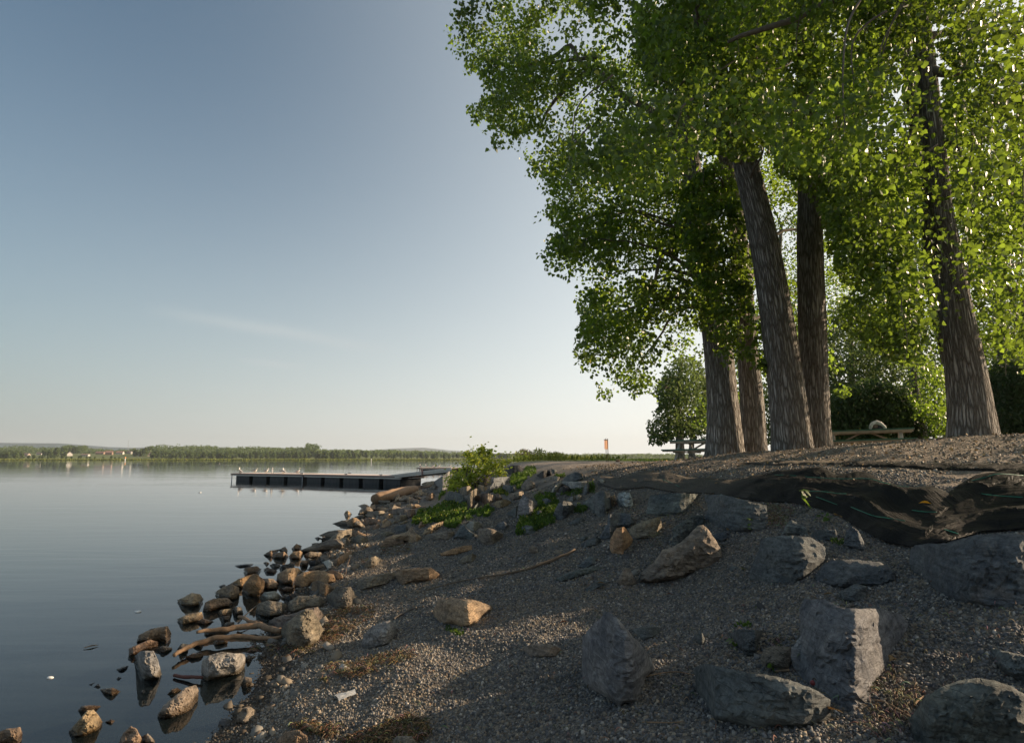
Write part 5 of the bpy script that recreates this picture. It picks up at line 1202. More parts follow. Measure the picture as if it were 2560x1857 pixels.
# ============================================================ LANDSCAPE FABRIC
def drape(name, poly, mat, label, cat, lift=.02, amp=.05, step=9, dirv=(1, .25), seed=1, thick=.004, parent=None, hem=None):
    P = np.array(poly); E = []
    for i in range(len(P)):
        a, b = P[i], P[(i + 1) % len(P)]; k = max(1, int(np.hypot(*(b - a)) / step))
        for j in range(k): E.append(a + (b - a) * j / k)
    E = np.array(E); m = len(E)
    X, Y = np.meshgrid(np.arange(E[:, 0].min(), E[:, 0].max(), step), np.arange(E[:, 1].min(), E[:, 1].max(), step * .5))
    I = np.stack([X.ravel(), Y.ravel()], 1) + rng.uniform(-.2, .2, (X.size, 2)) * step
    I = I[in_poly(I[:, 0], I[:, 1], [tuple(e) for e in E])]
    dmin = np.min(np.hypot(I[:, None, 0] - E[None, :, 0], I[:, None, 1] - E[None, :, 1]), 1); I = I[dmin > step * .45]
    allp = np.concatenate([E, I]); res = delaunay_2d_cdt([Vector(p) for p in allp], [], [list(range(m))], 1, 1e-5)
    V2 = np.array([tuple(v) for v in res[0]]); T = [tuple(t) for t in res[2]]
    d = hit(V2[:, 0], V2[:, 1], False); Q = pt(V2[:, 0], V2[:, 1], d)
    edge = np.min(np.hypot(V2[:, None, 0] - E[None, :, 0], V2[:, None, 1] - E[None, :, 1]), 1)
    dv = np.array(dirv) / np.hypot(*dirv); u = Q[:, 0] * dv[0] + Q[:, 1] * dv[1]; v = -Q[:, 0] * dv[1] + Q[:, 1] * dv[0]
    if hem is not None:
        H = np.array(hem); H = pt(H[:, 0], H[:, 1], hit(H[:, 0], H[:, 1], False))[:, :2]; seg_ = []; al = []; acc = 0
        for a, b in zip(H[:-1], H[1:]):
            k = max(2, int(np.hypot(*(b - a)) / .05)); tt_ = np.linspace(0, 1, k, endpoint=False); seg_.append(a + (b - a) * tt_[:, None]); al.append(acc + tt_ * np.hypot(*(b - a))); acc += np.hypot(*(b - a))
        seg_ = np.concatenate(seg_); al = np.concatenate(al)
        D2 = np.hypot(Q[:, None, 0] - seg_[None, :, 0], Q[:, None, 1] - seg_[None, :, 1]); j_ = D2.argmin(1); v = D2.min(1); u = al[j_]
    vv = v * 5.5 + 1.3 * fbm(u * .5, v * .9, 2)
    folds = (1 - np.abs(2 * vnoise(u * .35 + seed, vv))) ** 2 * .9 + (1 - np.abs(2 * vnoise(u * .6 + 3, vv * 2.3))) ** 3 * .35 + fbm(u * 1.0, v * 3, 2) * .2
    lump = np.clip(fbm(Q[:, 0] * 1.2 + seed, Q[:, 1] * 1.2, 2), 0, .35) * 1.6
    hgt = lift + amp * (folds + lump) * np.clip(edge / (step * 2.2), .15, 1)
    Q[:, 2] = zfun(Q[:, 0], Q[:, 1]) + hgt
    nv = len(Q); lo = Q.copy(); lo[:, 2] -= thick
    bd = {}
    for t in T:
        for a, b in ((t[0], t[1]), (t[1], t[2]), (t[2], t[0])): bd[(a, b)] = 1
    F = [t for t in T] + [(t[2] + nv, t[1] + nv, t[0] + nv) for t in T]
    for (a, b) in bd:
        if (b, a) not in bd: F += [(b, a, a + nv), (b, a + nv, b + nv)]
    me = np_mesh(name, np.concatenate([Q, lo]), F); at_ = me.attributes.new('hemv', 'FLOAT_VECTOR', 'POINT'); hv = np.stack([u, v, v * 0], 1); at_.data.foreach_set('vector', np.concatenate([hv, hv]).astype(np.float32).ravel()); o = link_mesh(name, me, mat, parent)
    bm = bmesh.new(); bm.from_mesh(me); bmesh.ops.recalc_face_normals(bm, faces=bm.faces); bm.to_mesh(me); bm.free()
    if label: tag(o, label, cat)
    def height(px, py):
        t = hit(px, py, False); q = pt(np.atleast_1d(px), np.atleast_1d(py), t)[0]
        i = np.argmin((Q[:, 0] - q[0]) ** 2 + (Q[:, 1] - q[1]) ** 2); return Vector((q[0], q[1], Q[i, 2] + .006))
    return o, height
def fabric_material():
    m, n, l, p = new_mat('landscape_fabric')
    g = n.new('ShaderNodeNewGeometry'); V = g.outputs['Position']
    sx = n.new('ShaderNodeSeparateXYZ'); l.new(V, sx.inputs[0])
    dustn = noise_tex(n, l, V, 1.1, 7, 0.7)
    # dust gathers on the left part that people walk over
    mr = n.new('ShaderNodeMapRange'); mr.inputs['From Min'].default_value = 6.2; mr.inputs['From Max'].default_value = 9.0; mr.inputs['To Min'].default_value = -0.5; mr.inputs['To Max'].default_value = 0.30
    l.new(sx.outputs[1], mr.inputs['Value'])
    ad = n.new('ShaderNodeMath'); ad.operation = 'ADD'; l.new(dustn, ad.inputs[0]); l.new(mr.outputs[0], ad.inputs[1])
    du = ramp(n, l, ad.outputs[0], [(0.42, (0, 0, 0)), (0.78, (.85, .85, .85))])
    fine = noise_tex(n, l, V, 45, 6, 0.7)
    dust = ramp(n, l, fine, [(0.3, (0.07, 0.063, 0.055)), (0.7, (0.17, 0.15, 0.125))])
    blk = ramp(n, l, fine, [(0.3, (0.007, 0.0075, 0.008)), (0.7, (0.017, 0.0165, 0.0165))])
    l.new(mixc(n, l, du.outputs[0], blk.outputs[0], dust.outputs[0]), p.inputs['Base Color'])
    rr = n.new('ShaderNodeMapRange'); p.inputs['Specular IOR Level'].default_value = .12; rr.inputs['To Min'].default_value = .62; rr.inputs['To Max'].default_value = .95; l.new(du.outputs[0], rr.inputs['Value']); l.new(rr.outputs[0], p.inputs['Roughness'])
    wv = n.new('ShaderNodeTexWave'); wv.inputs['Scale'].default_value = 60; l.new(V, wv.inputs['Vector'])
    hv_ = n.new('ShaderNodeAttribute'); hv_.attribute_name = 'hemv'; mp_ = n.new('ShaderNodeMapping'); mp_.inputs['Scale'].default_value = (.7, 9, 1); l.new(hv_.outputs['Vector'], mp_.inputs['Vector'])
    nb = bump(n, l, noise_tex(n, l, mp_.outputs[0], 2.6, 6, .6), 0.9, .05); nb = bump(n, l, fine, .3, .003, nb); l.new(nb, p.inputs['Normal'])
    return m
M_FAB = fabric_material(); M_THREAD = simple_mat('green_thread', (0.02, 0.20, 0.13), 0.5, 0.15, 10, 0)
def Bz(L): return Zr(1920, 1100, K3, L)
mainp = Zr(1380, 1150, K3, [(400, 215), (430, 150), (600, 165), (740, 120), (830, 105), (960, 128), (1010, 108), (1080, 135), (1200, 165), (1420, 175), (1600, 190)]) + \
    Bz([(-120, 330), (60, 290), (330, 265), (480, 250), (620, 330), (790, 295), (900, 310), (1000, 380), (1160, 425), (1310, 440), (1450, 420), (1600, 490), (1720, 400), (1850, 330), (2100, 290), (2268, 262), (2420, 262),
        (2420, 800), (2268, 812), (1900, 835), (1700, 895), (1580, 930), (1400, 945), (1280, 975), (1050, 930), (850, 825), (650, 695), (420, 610), (190, 565), (0, 562)]) + \
    Zr(1380, 1150, K3, [(1790, 372), (1650, 348), (1350, 300), (1100, 298), (960, 272), (830, 250), (700, 262), (590, 275), (520, 250), (460, 235)])
fab, fh = drape('landscape_fabric', mainp, M_FAB, 'big black landscape fabric sheet draped in folds along the top of the slope', 'ground fabric', .018, .048, 8, seed=2, hem=Zr(1380, 1150, K3, [(460, 240), (700, 262), (960, 280), (1350, 300), (1650, 350)]) + Bz([(0, 562), (190, 565), (420, 610), (650, 695), (850, 825), (1050, 930), (1280, 975), (1580, 930), (1900, 835), (2420, 800)]))
def thread(pts, hf, parent):
    P_ = [hf(*q) for q in pts]; P_ = catmull(P_, 5)
    tube_obj('green_thread', P_, [.0035] * len(P_), M_THREAD, parent, 5)
for L in ([(60, 355), (230, 362), (400, 370), (640, 378), (880, 378), (1000, 405), (1130, 440), (1250, 465)], [(370, 525), (500, 525), (620, 527), (700, 545)], [(430, 560), (560, 600), (680, 640)],
          [(740, 660), (850, 705), (950, 745), (1050, 780), (1220, 805)], [(1280, 665), (1390, 690), (1500, 710)], [(1570, 862), (1690, 880)], [(1800, 388), (1930, 380), (2050, 375), (2268, 372)], [(1880, 540), (2010, 590), (2268, 605)]):
    thread(Bz(L), fh, fab)
thread(Zr(1380, 1150, K3, [(960, 195), (1050, 230), (1130, 262)]), fh, fab)
drape('landscape_fabric', Bz([(-300, 215), (0, 190), (500, 192), (1200, 200), (1700, 212), (2420, 222), (2420, 290), (2268, 284), (1850, 275), (1500, 268), (1200, 246), (850, 240), (500, 228), (0, 222)]), M_FAB, 'narrow strip of black landscape fabric half buried across the bank top at right', 'ground fabric', .012, .03, 8, seed=9)

# ============================================================ CONCRETE SLOPE by the gangway
o = rock(Zr(1000, 1120, K7, [(600, 590), (900, 395), (935, 450), (905, 640), (860, 760), (740, 800), (650, 770), (690, 690), (610, 640)]), (.2, .2, .2), 1.4, 900, .35, M_CONCRETE, 1, 'concrete_slope', .2)
tag(o, 'sloping grey concrete apron under the shore end of the gangway', 'concrete apron')

# ============================================================ DRIFTWOOD, STICKS
def on_ground(pts, lifts):
    out = []
    for (a, b), h in zip(pts, lifts):
        g = ground_pt(a, b); out.append(g + Vector((0, 0, h)))
    return out
def stick(name, pts, lifts, radii, mat, label, cat='stick', k=5, wob=.25, seg=8, seed=0):
    P_ = catmull(on_ground(pts, lifts), k); rr = lerp_list(radii, len(P_)); 
    P_ = [p + Vector((mnoise.noise(p * 9 + Vector((seed, 0, 0))), mnoise.noise(p * 9 + Vector((0, seed, 3))), mnoise.noise(p * 9 + Vector((5, 0, seed))))) * min(rr[i], .03) * .9 for i, p in enumerate(P_)]
    V, F = tube_arrays(P_, rr, seg, wob, seed); o = link_mesh(name, np_mesh(name, V, F), mat); return tag(o, label, cat)
stick('drift_log', Zr(860, 1200, K7, [(545, 400), (800, 360), (1030, 300), (1260, 235)]), [.16, .2, .2, .2], [.19, .24, .24, .17], M_DRIFT, 'thick tan drift log on the shore rocks below the dock', 'log', 5, .12, 16, 3)
stick('driftwood_branch', Zr(400, 1220, K3, [(320, 1335), (450, 1312), (600, 1292), (760, 1272), (900, 1280), (1065, 1315)]), [.06, .06, .06, .07, .06, .05], [.014, .020, .026, .030, .032, .026], M_DRIFT, 'upper bare branch lying from the water to the largest shore boulder', 'branch', seed=1)
stick('driftwood_branch', Zr(400, 1220, K3, [(130, 1535), (230, 1470), (380, 1410), (540, 1388), (700, 1372), (900, 1378), (1080, 1350)]), [.05, .05, .06, .06, .06, .05, .04], [.016, .022, .024, .024, .022, .020, .012], M_DRIFT, 'lower bare branch with its tip in the water in front of the largest shore boulder', 'branch', seed=2)
stick('driftwood_branch', Zr(400, 1220, K3, [(690, 1240), (760, 1190), (860, 1120), (960, 1090)]), [.05, .08, .1, .1], [.008, .006, .005, .003], M_TWIG, 'thin twig arching over the wet stones behind the bare branches', 'twig', seed=3)
stick('driftwood_branch', Zr(400, 1220, K3, [(700, 1205), (760, 1235), (840, 1265), (920, 1275)]), [.08, .08, .07, .06], [.014, .018, .018, .014], M_DRIFT, 'short forked stub beside the upper bare branch', 'branch', seed=4)
stick('red_stick', Zr(0, 1400, K3, [(1540, 1035), (1640, 1058), (1700, 1068), (1785, 1075)]), [.02, .02, .03, .03], [.012, .014, .013, .012], simple_mat('red_bark', (.10, .035, .025), .7), 'short dark red stick floating left of the big squared pale block', seed=5)
stick('floating_twig', Zr(0, 1400, K3, [(740, 785), (810, 770), (875, 757)]), [.008, .01, .008], [.003, .007, .002], M_TWIG, 'thin dark twig floating alone on the lake at left', 'twig', seed=6)
stick('driftwood_branch', Zr(1280, 1380, 7.0, [(0, 0)]) and [(1042, 1484), (1120, 1463), (1200, 1447), (1270, 1437), (1330, 1423), (1375, 1408), (1438, 1382)], [.01, .015, .015, .015, .02, .025, .035], [.004, .006, .008, .010, .012, .017, .015], M_DRIFT_GREY, 'long curved driftwood branch lying across the middle of the slope', 'branch', seed=7)
stick('black_stick', Zr(500, 1500, 2.835, [(1370, 140), (1430, 108), (1480, 82), (1535, 62)]), [.01, .012, .015, .015], [.008, .011, .012, .012], M_TWIG, 'short straight dark stick behind the pale oval stone', seed=8)
stick('dry_reed_stalk', Zr(400, 1220, K3, [(1640, 850), (1650, 760), (1675, 700), (1700, 640)]), [.02, .06, .10, .16], [.004, .004, .003, .002], M_DRIFT, 'dry reed stalk sticking up at the edge of the sunlit gravel', 'reed', seed=9)
stick('bark_strip', Zr(500, 1500, 2.835, [(665, 880), (720, 900), (800, 940), (870, 945), (935, 925)]), [.01, .015, .02, .02, .02], [.008, .014, .016, .012, .006], M_DRIFT, 'curved brown bark strip at the bottom of the gravel beach', 'bark', seed=10)
stick('dry_twig', Zr(1920, 1400, K3, [(940, 1285), (1050, 1330), (1180, 1400), (1320, 1470)]), [.02, .03, .03, .02], [.003, .0035, .0035, .003], M_DRIFT, 'straight pale twig leaning beside the tip of the arrowhead slab', 'twig', seed=11)
stick('dry_twig', Zr(1920, 1400, K3, [(1300, 1310), (1330, 1280), (1380, 1235)]), [.01, .015, .015], [.004, .004, .0035], M_DRIFT, 'short pale twig above the corner boulder', 'twig', seed=12)
stick('dry_twig', Zr(1920, 1400, K3, [(60, 995), (120, 990), (190, 990)]), [.01, .01, .01], [.006, .006, .006], M_DRIFT, 'short cut twig beside the green sprout left of the arrowhead slab', 'twig', seed=13)
stick('dry_twig', Zr(1300, 1450, K3, [(1070, 880), (1170, 875), (1280, 850), (1400, 845), (1540, 855)]), [.01, .02, .02, .02, .01], [.0025, .003, .003, .003, .002], M_DRIFT, 'long thin twig between the pyramid-shaped stone and the long dark boulder', 'twig', seed=14)
stick('dry_twig', Zr(1300, 1450, K3, [(1080, 1275), (1200, 1280), (1320, 1278), (1440, 1270)]), [.01, .01, .01, .01], [.003, .003, .003, .002], M_DRIFT, 'thin twig on gravel below the pyramid-shaped stone', 'twig', seed=15)
stick('dry_twig', Zr(1380, 1150, K3, [(1205, 350), (1240, 395), (1300, 430), (1360, 470)]), [.04, .05, .05, .03], [.004, .004, .004, .003], M_DRIFT, 'dry twig lodged between the two ledges under the fabric', 'twig', seed=16)
# weathered beam and birch bark at the waterline
o = rock(Zr(400, 1220, K3, [(1525, 645), (1600, 600), (1690, 550), (1706, 572), (1640, 650), (1555, 705)]), (.27, .2, .12), .9, 901, .8, M_DRIFT, 4, 'weathered_beam', 1.2); tag(o, 'splintered weathered beam end at the waterline beside the white bark', 'driftwood')
o = rock(Zr(400, 1220, K3, [(1430, 655), (1495, 633), (1532, 655), (1538, 708), (1480, 724), (1468, 685)]), (.5, .48, .42), .4, 902, .8, simple_mat('birch_bark', (.50, .48, .42), .8, .25, 14), 2, 'birch_bark', .5); tag(o, 'curled piece of white birch bark among the wet stones', 'bark')
o = rock(Zr(400, 1220, K3, [(1340, 490), (1400, 483), (1480, 492), (1570, 530), (1560, 550), (1430, 532), (1360, 512)]), (.3, .27, .2), 1.0, 903, .8, M_DRIFT_GREY, 2, 'flat_driftwood', .7); tag(o, 'flat pale driftwood board at the water behind the small wet stones', 'driftwood')

# ============================================================ SMALL LITTER
M_PAPER = simple_mat('white_paper', (0.72, 0.73, 0.72), 0.7, 0.06, 20, 0.2, 0.002)
def card(name, poly, h, mat, label, cat, n=7):
    """thin bent sheet lying on the gravel"""
    g = [ground_pt(*q) for q in poly]; bm = bmesh.new(); G = []
    for i in range(n):
        row = []
        for j in range(n):
            u, v = i / (n - 1), j / (n - 1); p = g[0].lerp(g[1], u).lerp(g[3].lerp(g[2], u), v)
            p = p + Vector((0, 0, .012 + h * (1 - (2 * v - 1) ** 2) + h * .6 * mnoise.noise(p * 40))); row.append(bm.verts.new(p))
        G.append(row)
    for i in range(n - 1):
        for j in range(n - 1): bm.faces.new((G[i][j], G[i + 1][j], G[i + 1][j + 1], G[i][j + 1]))
    bmesh.ops.solidify(bm, geom=bm.faces[:], thickness=.0015)
    return tag(bm_obj(name, bm, mat, None, True, None), label, cat)
card('paper_scrap', Zr(500, 1500, 2.835, [(945, 690), (1085, 650), (1108, 672), (985, 728)]), .015, M_PAPER, 'folded white paper scrap lying on the sunlit gravel', 'paper')
def leaf_obj(px, py, s, rz, col, label, lift=.012, roll=.3):
    bm = bmesh.new(); pr = [(0, 0), (.10, .22), (.30, .42), (.30, .62), (.38, .72), (.20, .86), (0, 1.1)]
    L = [bm.verts.new((a, b, .10 * a + .12 * math.sin(b * 3))) for a, b in pr]; Rr = [bm.verts.new((-a, b + .03, .22 * a + .12 * math.sin(b * 3))) for a, b in pr[1:-1]]
    mid = [bm.verts.new((0, b, .12 * math.sin(b * 3) - .02)) for a, b in pr[1:-1]]
    for k in range(4): bm.faces.new((L[k + 1], L[k + 2], mid[k + 1], mid[k])); bm.faces.new((Rr[k + 1], Rr[k], mid[k], mid[k + 1]))
    bm.faces.new((L[0], L[1], mid[0])); bm.faces.new((L[0], mid[0], Rr[0])); bm.faces.new((L[6], mid[4], L[5])); bm.faces.new((L[6], Rr[4], mid[4]))
    bmesh.ops.solidify(bm, geom=bm.faces[:], thickness=.012)
    o = bm_obj('dead_leaf', bm, col, None, True, None); g = ground_pt(px, py); o.location = g + Vector((0, 0, lift)); o.scale = (s, s, s)
    o.rotation_euler = (random.uniform(-.2, .4), roll, rz); return tag(o, label, 'leaf')
M_TANLEAF = simple_mat('tan_leaf', (.36, .25, .12), .8, .2, 8); M_BRLEAF = simple_mat('brown_leaf', (.26, .13, .07), .8, .3, 8); M_YLEAF = simple_mat('yellow_leaf', (.50, .36, .05), .7, .15, 8); M_GLEAF = simple_mat('greenish_leaf', (.24, .26, .12), .8, .2, 8)
M_RED = simple_mat('red_berry', (.22, .03, .03), .5)
for z_, a, b, s, rz, mt, lab, lf in [
    ('C', 690, 1440, .075, .5, M_TANLEAF, 'large tan dead leaf at the tip of the arrowhead slab', .03), ('C', 1080, 960, .05, -.8, M_TANLEAF, 'curled grey-tan dead leaf right of the arrowhead slab', .03),
    ('C', 1010, 1120, .06, .4, M_GLEAF, 'dull dead leaf between the arrowhead slab and the corner boulder', .02), ('C', 1520, 660, .05, 1.4, M_BRLEAF, 'brown dead leaf on gravel right of the arrowhead slab', .02),
    ('D', 440, 395, .075, 1.3, M_BRLEAF, 'tan-brown dead leaf left of the pyramid-shaped stone', .02), ('A', 1085, 1220, .06, .8, M_BRLEAF, 'reddish dead leaf on open gravel below the long brown boulder', .02),
    ('A', 490, 1135, .085, 1.2, M_TANLEAF, 'tan dead leaf on the flat slate outcrop', .03), ('A', 905, 715, .085, .6, M_GLEAF, 'pale green leaf below the squared grey-brown slab', .03),
    ('A', 1725, 990, .06, .2, M_GLEAF, 'small green leaf left of the broad slate boulder', .02), ('A', 1590, 650, .08, .1, M_TANLEAF, 'cream crumpled leaf above the long brown boulder', .03),
    ('B', 665, 745, .10, .3, M_TANLEAF, 'cream ragged leaf just under the hem of the black fabric', .05), ('B', 1465, 705, .09, 1.4, M_YLEAF, 'orange leaf lying on the folds of the black fabric', .12),
    ('B', 600, 1400, .06, 1.0, M_TANLEAF, 'pale leaf above the arrowhead slab', .02), ('D', 1925, 770, .05, .2, M_GLEAF, 'pale green leaf on top of the long dark boulder', .08)]:
    x0, y0, k = RZONE[z_]; leaf_obj(x0 + a / k, y0 + b / k, s, rz, mt, lab, lf)
leaf_obj(*Zr(500, 1500, 2.835, [(1255, 945)])[0], .03, .5, M_YLEAF, 'small bright yellow leaf on dry debris near the bottom edge')
leaf_obj(*Zr(500, 1500, 2.835, [(1365, 500)])[0], .045, 1.0, M_GLEAF, 'pale yellow-green leaf on the sunlit gravel')
g = ground_pt(*Zr(1920, 1400, K3, [(400, 1160)])[0]); bm = bmesh.new(); bmesh.ops.create_icosphere(bm, subdivisions=2, radius=.011)
for v in bm.verts: v.co *= 1 + .15 * mnoise.noise(v.co * 90)
o = bm_obj('red_pebble', bm, M_RED, None, True, None); o.location = g + Vector((0, 0, .035)); tag(o, 'small dark red pebble on the long dark boulder by the arrowhead slab', 'pebble')
# dry debris strewn by the water: countless
def debris(name, areas, n, label, cat, lmin, lmax, mats):
    V, F, Cc = [], [], []
    for (poly, m) in areas:
        xs_, ys_ = zip(*poly); x = rng.uniform(min(xs_), max(xs_), m * 3); y = rng.uniform(min(ys_), max(ys_), m * 3); k = in_poly(x, y, poly); x, y = x[k][:m], y[k][:m]
        kk = fbm(x / 40, y / 18, 3) > -.08; x, y = x[kk], y[kk]
        Q = pt(x, y, hit(x, y, False))
        for q in Q:
            L = random.uniform(lmin, lmax); a = random.uniform(0, 6.28); cv = random.uniform(-1.2, 1.2); w_ = random.uniform(.0012, .003); b0 = len(V); zz = random.uniform(.004, .03)
            px_, py_ = q[0], q[1]; S = 5
            for s_ in range(S):
                t = s_ / (S - 1); aa = a + cv * t; nx_, ny_ = -math.sin(aa) * w_, math.cos(aa) * w_
                z_ = q[2] + zz + .012 * math.sin(t * 3.1)
                V.append((px_ + nx_, py_ + ny_, z_)); V.append((px_ - nx_, py_ - ny_, z_)); V.append((px_, py_, z_ + w_ * 1.6))
                px_ += math.cos(aa) * L / S; py_ += math.sin(aa) * L / S
            c = random.choice(mats); c = [v * random.uniform(.7, 1.3) for v in c] + [1]; Cc += [c] * (S * 3)
            for s_ in range(S - 1):
                i0 = b0 + s_ * 3; j0 = i0 + 3
                F += [(i0, j0, j0 + 2, i0 + 2), (i0 + 2, j0 + 2, j0 + 1, i0 + 1), (i0 + 1, j0 + 1, j0, i0)]
    me = np_mesh(name, V, F); set_attr(me, 'Col', Cc, 'FLOAT_COLOR'); tag(link_mesh(name, me, M_PEBBLE), label, cat, kind='stuff')
KB = lambda L: Zr(500, 1500, 2.835, L)
debris('washed_up_debris', [(KB([(840, 560), (900, 470), (1100, 440), (1480, 360), (1560, 400), (1350, 480), (1150, 560), (900, 620)]), 900), (KB([(880, 180), (1000, 80), (1250, 40), (1250, 120), (1020, 250), (950, 330), (860, 300)]), 600),
    (KB([(1000, 1012), (1250, 930), (1450, 840), (1560, 860), (1640, 960), (1500, 1040), (1000, 1040)]), 1500), (KB([(640, 900), (760, 880), (960, 920), (1000, 980), (760, 1010)]), 400),
    (Zr(400, 1220, K3, [(1500, 640), (1700, 520), (2200, 500), (2268, 560), (1960, 620), (1700, 720), (1600, 820)]), 1200), (Zr(400, 1220, K3, [(730, 1350), (850, 1340), (860, 1440), (780, 1500), (720, 1430)]), 500),
    (Zr(400, 1220, K3, [(880, 1290), (1080, 1420), (1500, 1100), (1720, 1060), (1500, 1420), (1200, 1520), (1000, 1500)]), 900)], 0,
    'dry brown roots and reeds washed up along the gravel beach', 'debris', .015, .075, [(.10, .065, .03), (.17, .11, .055), (.06, .05, .025), (.26, .19, .11)])
debris('dry_litter', [(Zr(1380, 1150, K3, [(720, 480), (900, 440), (1350, 420), (1400, 500), (1000, 560), (960, 700), (1000, 780), (740, 760)]), 350), (Zr(1380, 1150, K3, [(1900, 400), (2120, 440), (2060, 600), (1900, 640)]), 350),
    (Bz([(-80, 560), (250, 600), (220, 700), (100, 830), (-80, 700)]), 300), (Zr(1920, 1400, K3, [(880, 1100), (1100, 1000), (1380, 1200), (1200, 1619), (700, 1619), (900, 1400)]), 450), (Zr(1920, 1400, K3, [(0, 760), (250, 600), (300, 640), (60, 820)]), 160),
    ([(1300, 1300), (2560, 1380), (2560, 1857), (1000, 1857), (1100, 1500)], 1000)], 0, 'thin dry straw and twig bits scattered over the gravel', 'litter', .012, .055, [(.22, .18, .12), (.15, .12, .08), (.10, .075, .045), (.28, .24, .17)])
# fallen leaves strewn on the bank top
def leaf_litter(name, xr, yr, n, label):
    x = rng.uniform(*xr, n); y = rng.uniform(*yr, n); k = (x - shore_x(y) > 5.2); x, y = x[k], y[k]; P_ = np.stack([x, y, zfun(x, y) + .018], 1)
    me = leaves_mesh(name, P_, .05, rng.random(len(P_)), LT2, droop=.25); tag(link_mesh(name, me, M_LITTER), label, 'leaf litter', kind='stuff')
M_LITTER, n_, l_, p_ = new_mat('leaf_litter'); a_ = n_.new('ShaderNodeAttribute'); a_.attribute_name = 'tone'
l_.new(ramp(n_, l_, a_.outputs['Fac'], [(0, (.09, .06, .035)), (.5, (.24, .17, .10)), (.8, (.42, .32, .20)), (1, (.45, .26, .07))]).outputs[0], p_.inputs['Base Color']); p_.inputs['Roughness'].default_value = .85
leaf_litter('leaf_litter', (1.5, 16), (6.5, 19), 5200, 'fallen dry leaves scattered over the bank top under the trees')

# ============================================================ WEEDS, SHRUB, GRASS
def weed(poly, n_in, size, h, label, cat='weeds', mat=None, name='weed_patch', yellow=0.0):
    n = int(n_in * 1.7); xs_, ys_ = zip(*poly); x = rng.uniform(min(xs_), max(xs_), n * 5); y = rng.uniform(min(ys_), max(ys_), n * 5)
    jx = fbm(x / 14, y / 14, 3) * 16; jy = fbm(x / 14 + 9, y / 14, 3) * 16
    k = in_poly(x + jx, y + jy, poly); x, y = x[k][:n], y[k][:n]; d = hit(x, y, True)
    Q = pt(x, y, d); Q[:, 2] += rng.random(len(Q)) ** 1.8 * h * .45
    tn = np.clip(.4 + .6 * fbm(x / 20, y / 20, 3) + rng.normal(0, .2, len(x)), 0, .94); tn[rng.random(len(tn)) < yellow] = 1.0
    me = leaves_mesh(name, Q, size * .62, tn, LT2 * np.array([1, 1, 1]), up=True); return tag(link_mesh(name, me, mat or M_WEED), label, cat)
Jz = lambda L: Zr(860, 1200, K7, L); Hz = lambda L: Zr(1000, 1120, K7, L); Iz = lambda L: Zr(1300, 1150, K7, L)
weed(Jz([(1180, 780), (1340, 620), (1450, 540), (1640, 470), (1800, 400), (1950, 390), (2200, 450), (2230, 560), (2120, 640), (1850, 720), (1500, 800), (1300, 800)]), 2600, .085, .22, 'large green weed patch spreading across the middle rocks', yellow=.10)
weed(Jz([(1780, 760), (1950, 700), (2110, 620), (2268, 600), (2268, 690), (2080, 720), (2040, 800), (1860, 860)]), 700, .08, .16, 'dark green weeds tucked in front of the leaning slab')
weed(Hz([(1230, 1230), (1260, 1130), (1400, 1100), (1560, 1040), (1680, 1090), (1640, 1170), (1480, 1230)]), 700, .075, .14, 'sunlit green weeds beside the small sunlit gravel patch')
weed(Hz([(1940, 620), (2000, 480), (2150, 390), (2268, 340), (2400, 340), (2440, 430), (2330, 500), (2200, 560), (2150, 700), (2060, 740)]), 1500, .085, .2, 'rounded green weed mound on the bank top right of the shrub')
weed(Hz([(1560, 790), (1680, 690), (1790, 680), (1830, 770), (1940, 840), (1900, 900), (1780, 850), (1660, 800)]), 500, .07, .12, 'yellowing weeds creeping between the bank-top boulders', yellow=.45)
weed(Iz([(-40, 1330), (-60, 1180), (40, 1040), (200, 1020), (260, 1150), (420, 1210), (280, 1280), (150, 1260), (60, 1340)]), 1000, .065, .13, 'low bright weeds at the foot of the tall upright slab', yellow=.03)
weed(Iz([(250, 650), (400, 600), (660, 620), (690, 760), (620, 860), (600, 1000), (640, 1120), (420, 1220), (260, 1140), (170, 960), (330, 820), (310, 720)]), 1900, .065, .15, 'brightest green weed patch between the tall upright slab and the rounded boulder', yellow=.02)
weed(Iz([(980, 880), (1000, 770), (1080, 760), (1100, 830), (1180, 840), (1060, 950), (960, 960)]), 250, .05, .10, 'sparse dark weeds right of the rounded boulder')
weed(Iz([(720, 600), (820, 540), (1000, 520), (1120, 560), (1060, 620), (800, 640)]), 260, .05, .08, 'thin weeds under the L-shaped pale stone')
weed(Iz([(550, 370), (600, 260), (800, 250), (780, 330), (700, 350), (640, 400)]), 220, .05, .10, 'small weeds around the pale stone on the bank top')
weed(Iz([(1200, 460), (1260, 400), (1330, 440), (1300, 560), (1210, 600), (1160, 600)]), 160, .05, .08, 'small weed tuft left of the crumpled pale stone')
weed(Hz([(640, 910), (700, 820), (740, 740), (800, 780), (770, 850), (660, 930)]), 260, .08, .18, 'light green weeds at the foot of the concrete slope', yellow=.05)
weed(Bz([(560, 900), (600, 880), (690, 900), (660, 940), (580, 930)]), 60, .03, .04, 'small grass tuft under the small slate wedge')
weed(Zr(1300, 1450, K3, [(1900, 420), (1950, 395), (2040, 400), (2040, 425)]), 50, .03, .03, 'moss tuft on top of the small dark slate block', 'moss')
weed(Zr(500, 1500, 2.835, [(1740, 215), (1760, 180), (1800, 200), (1880, 240), (1800, 255)]), 140, .025, .03, 'dark green moss under the left side of the big tan stone', 'moss')
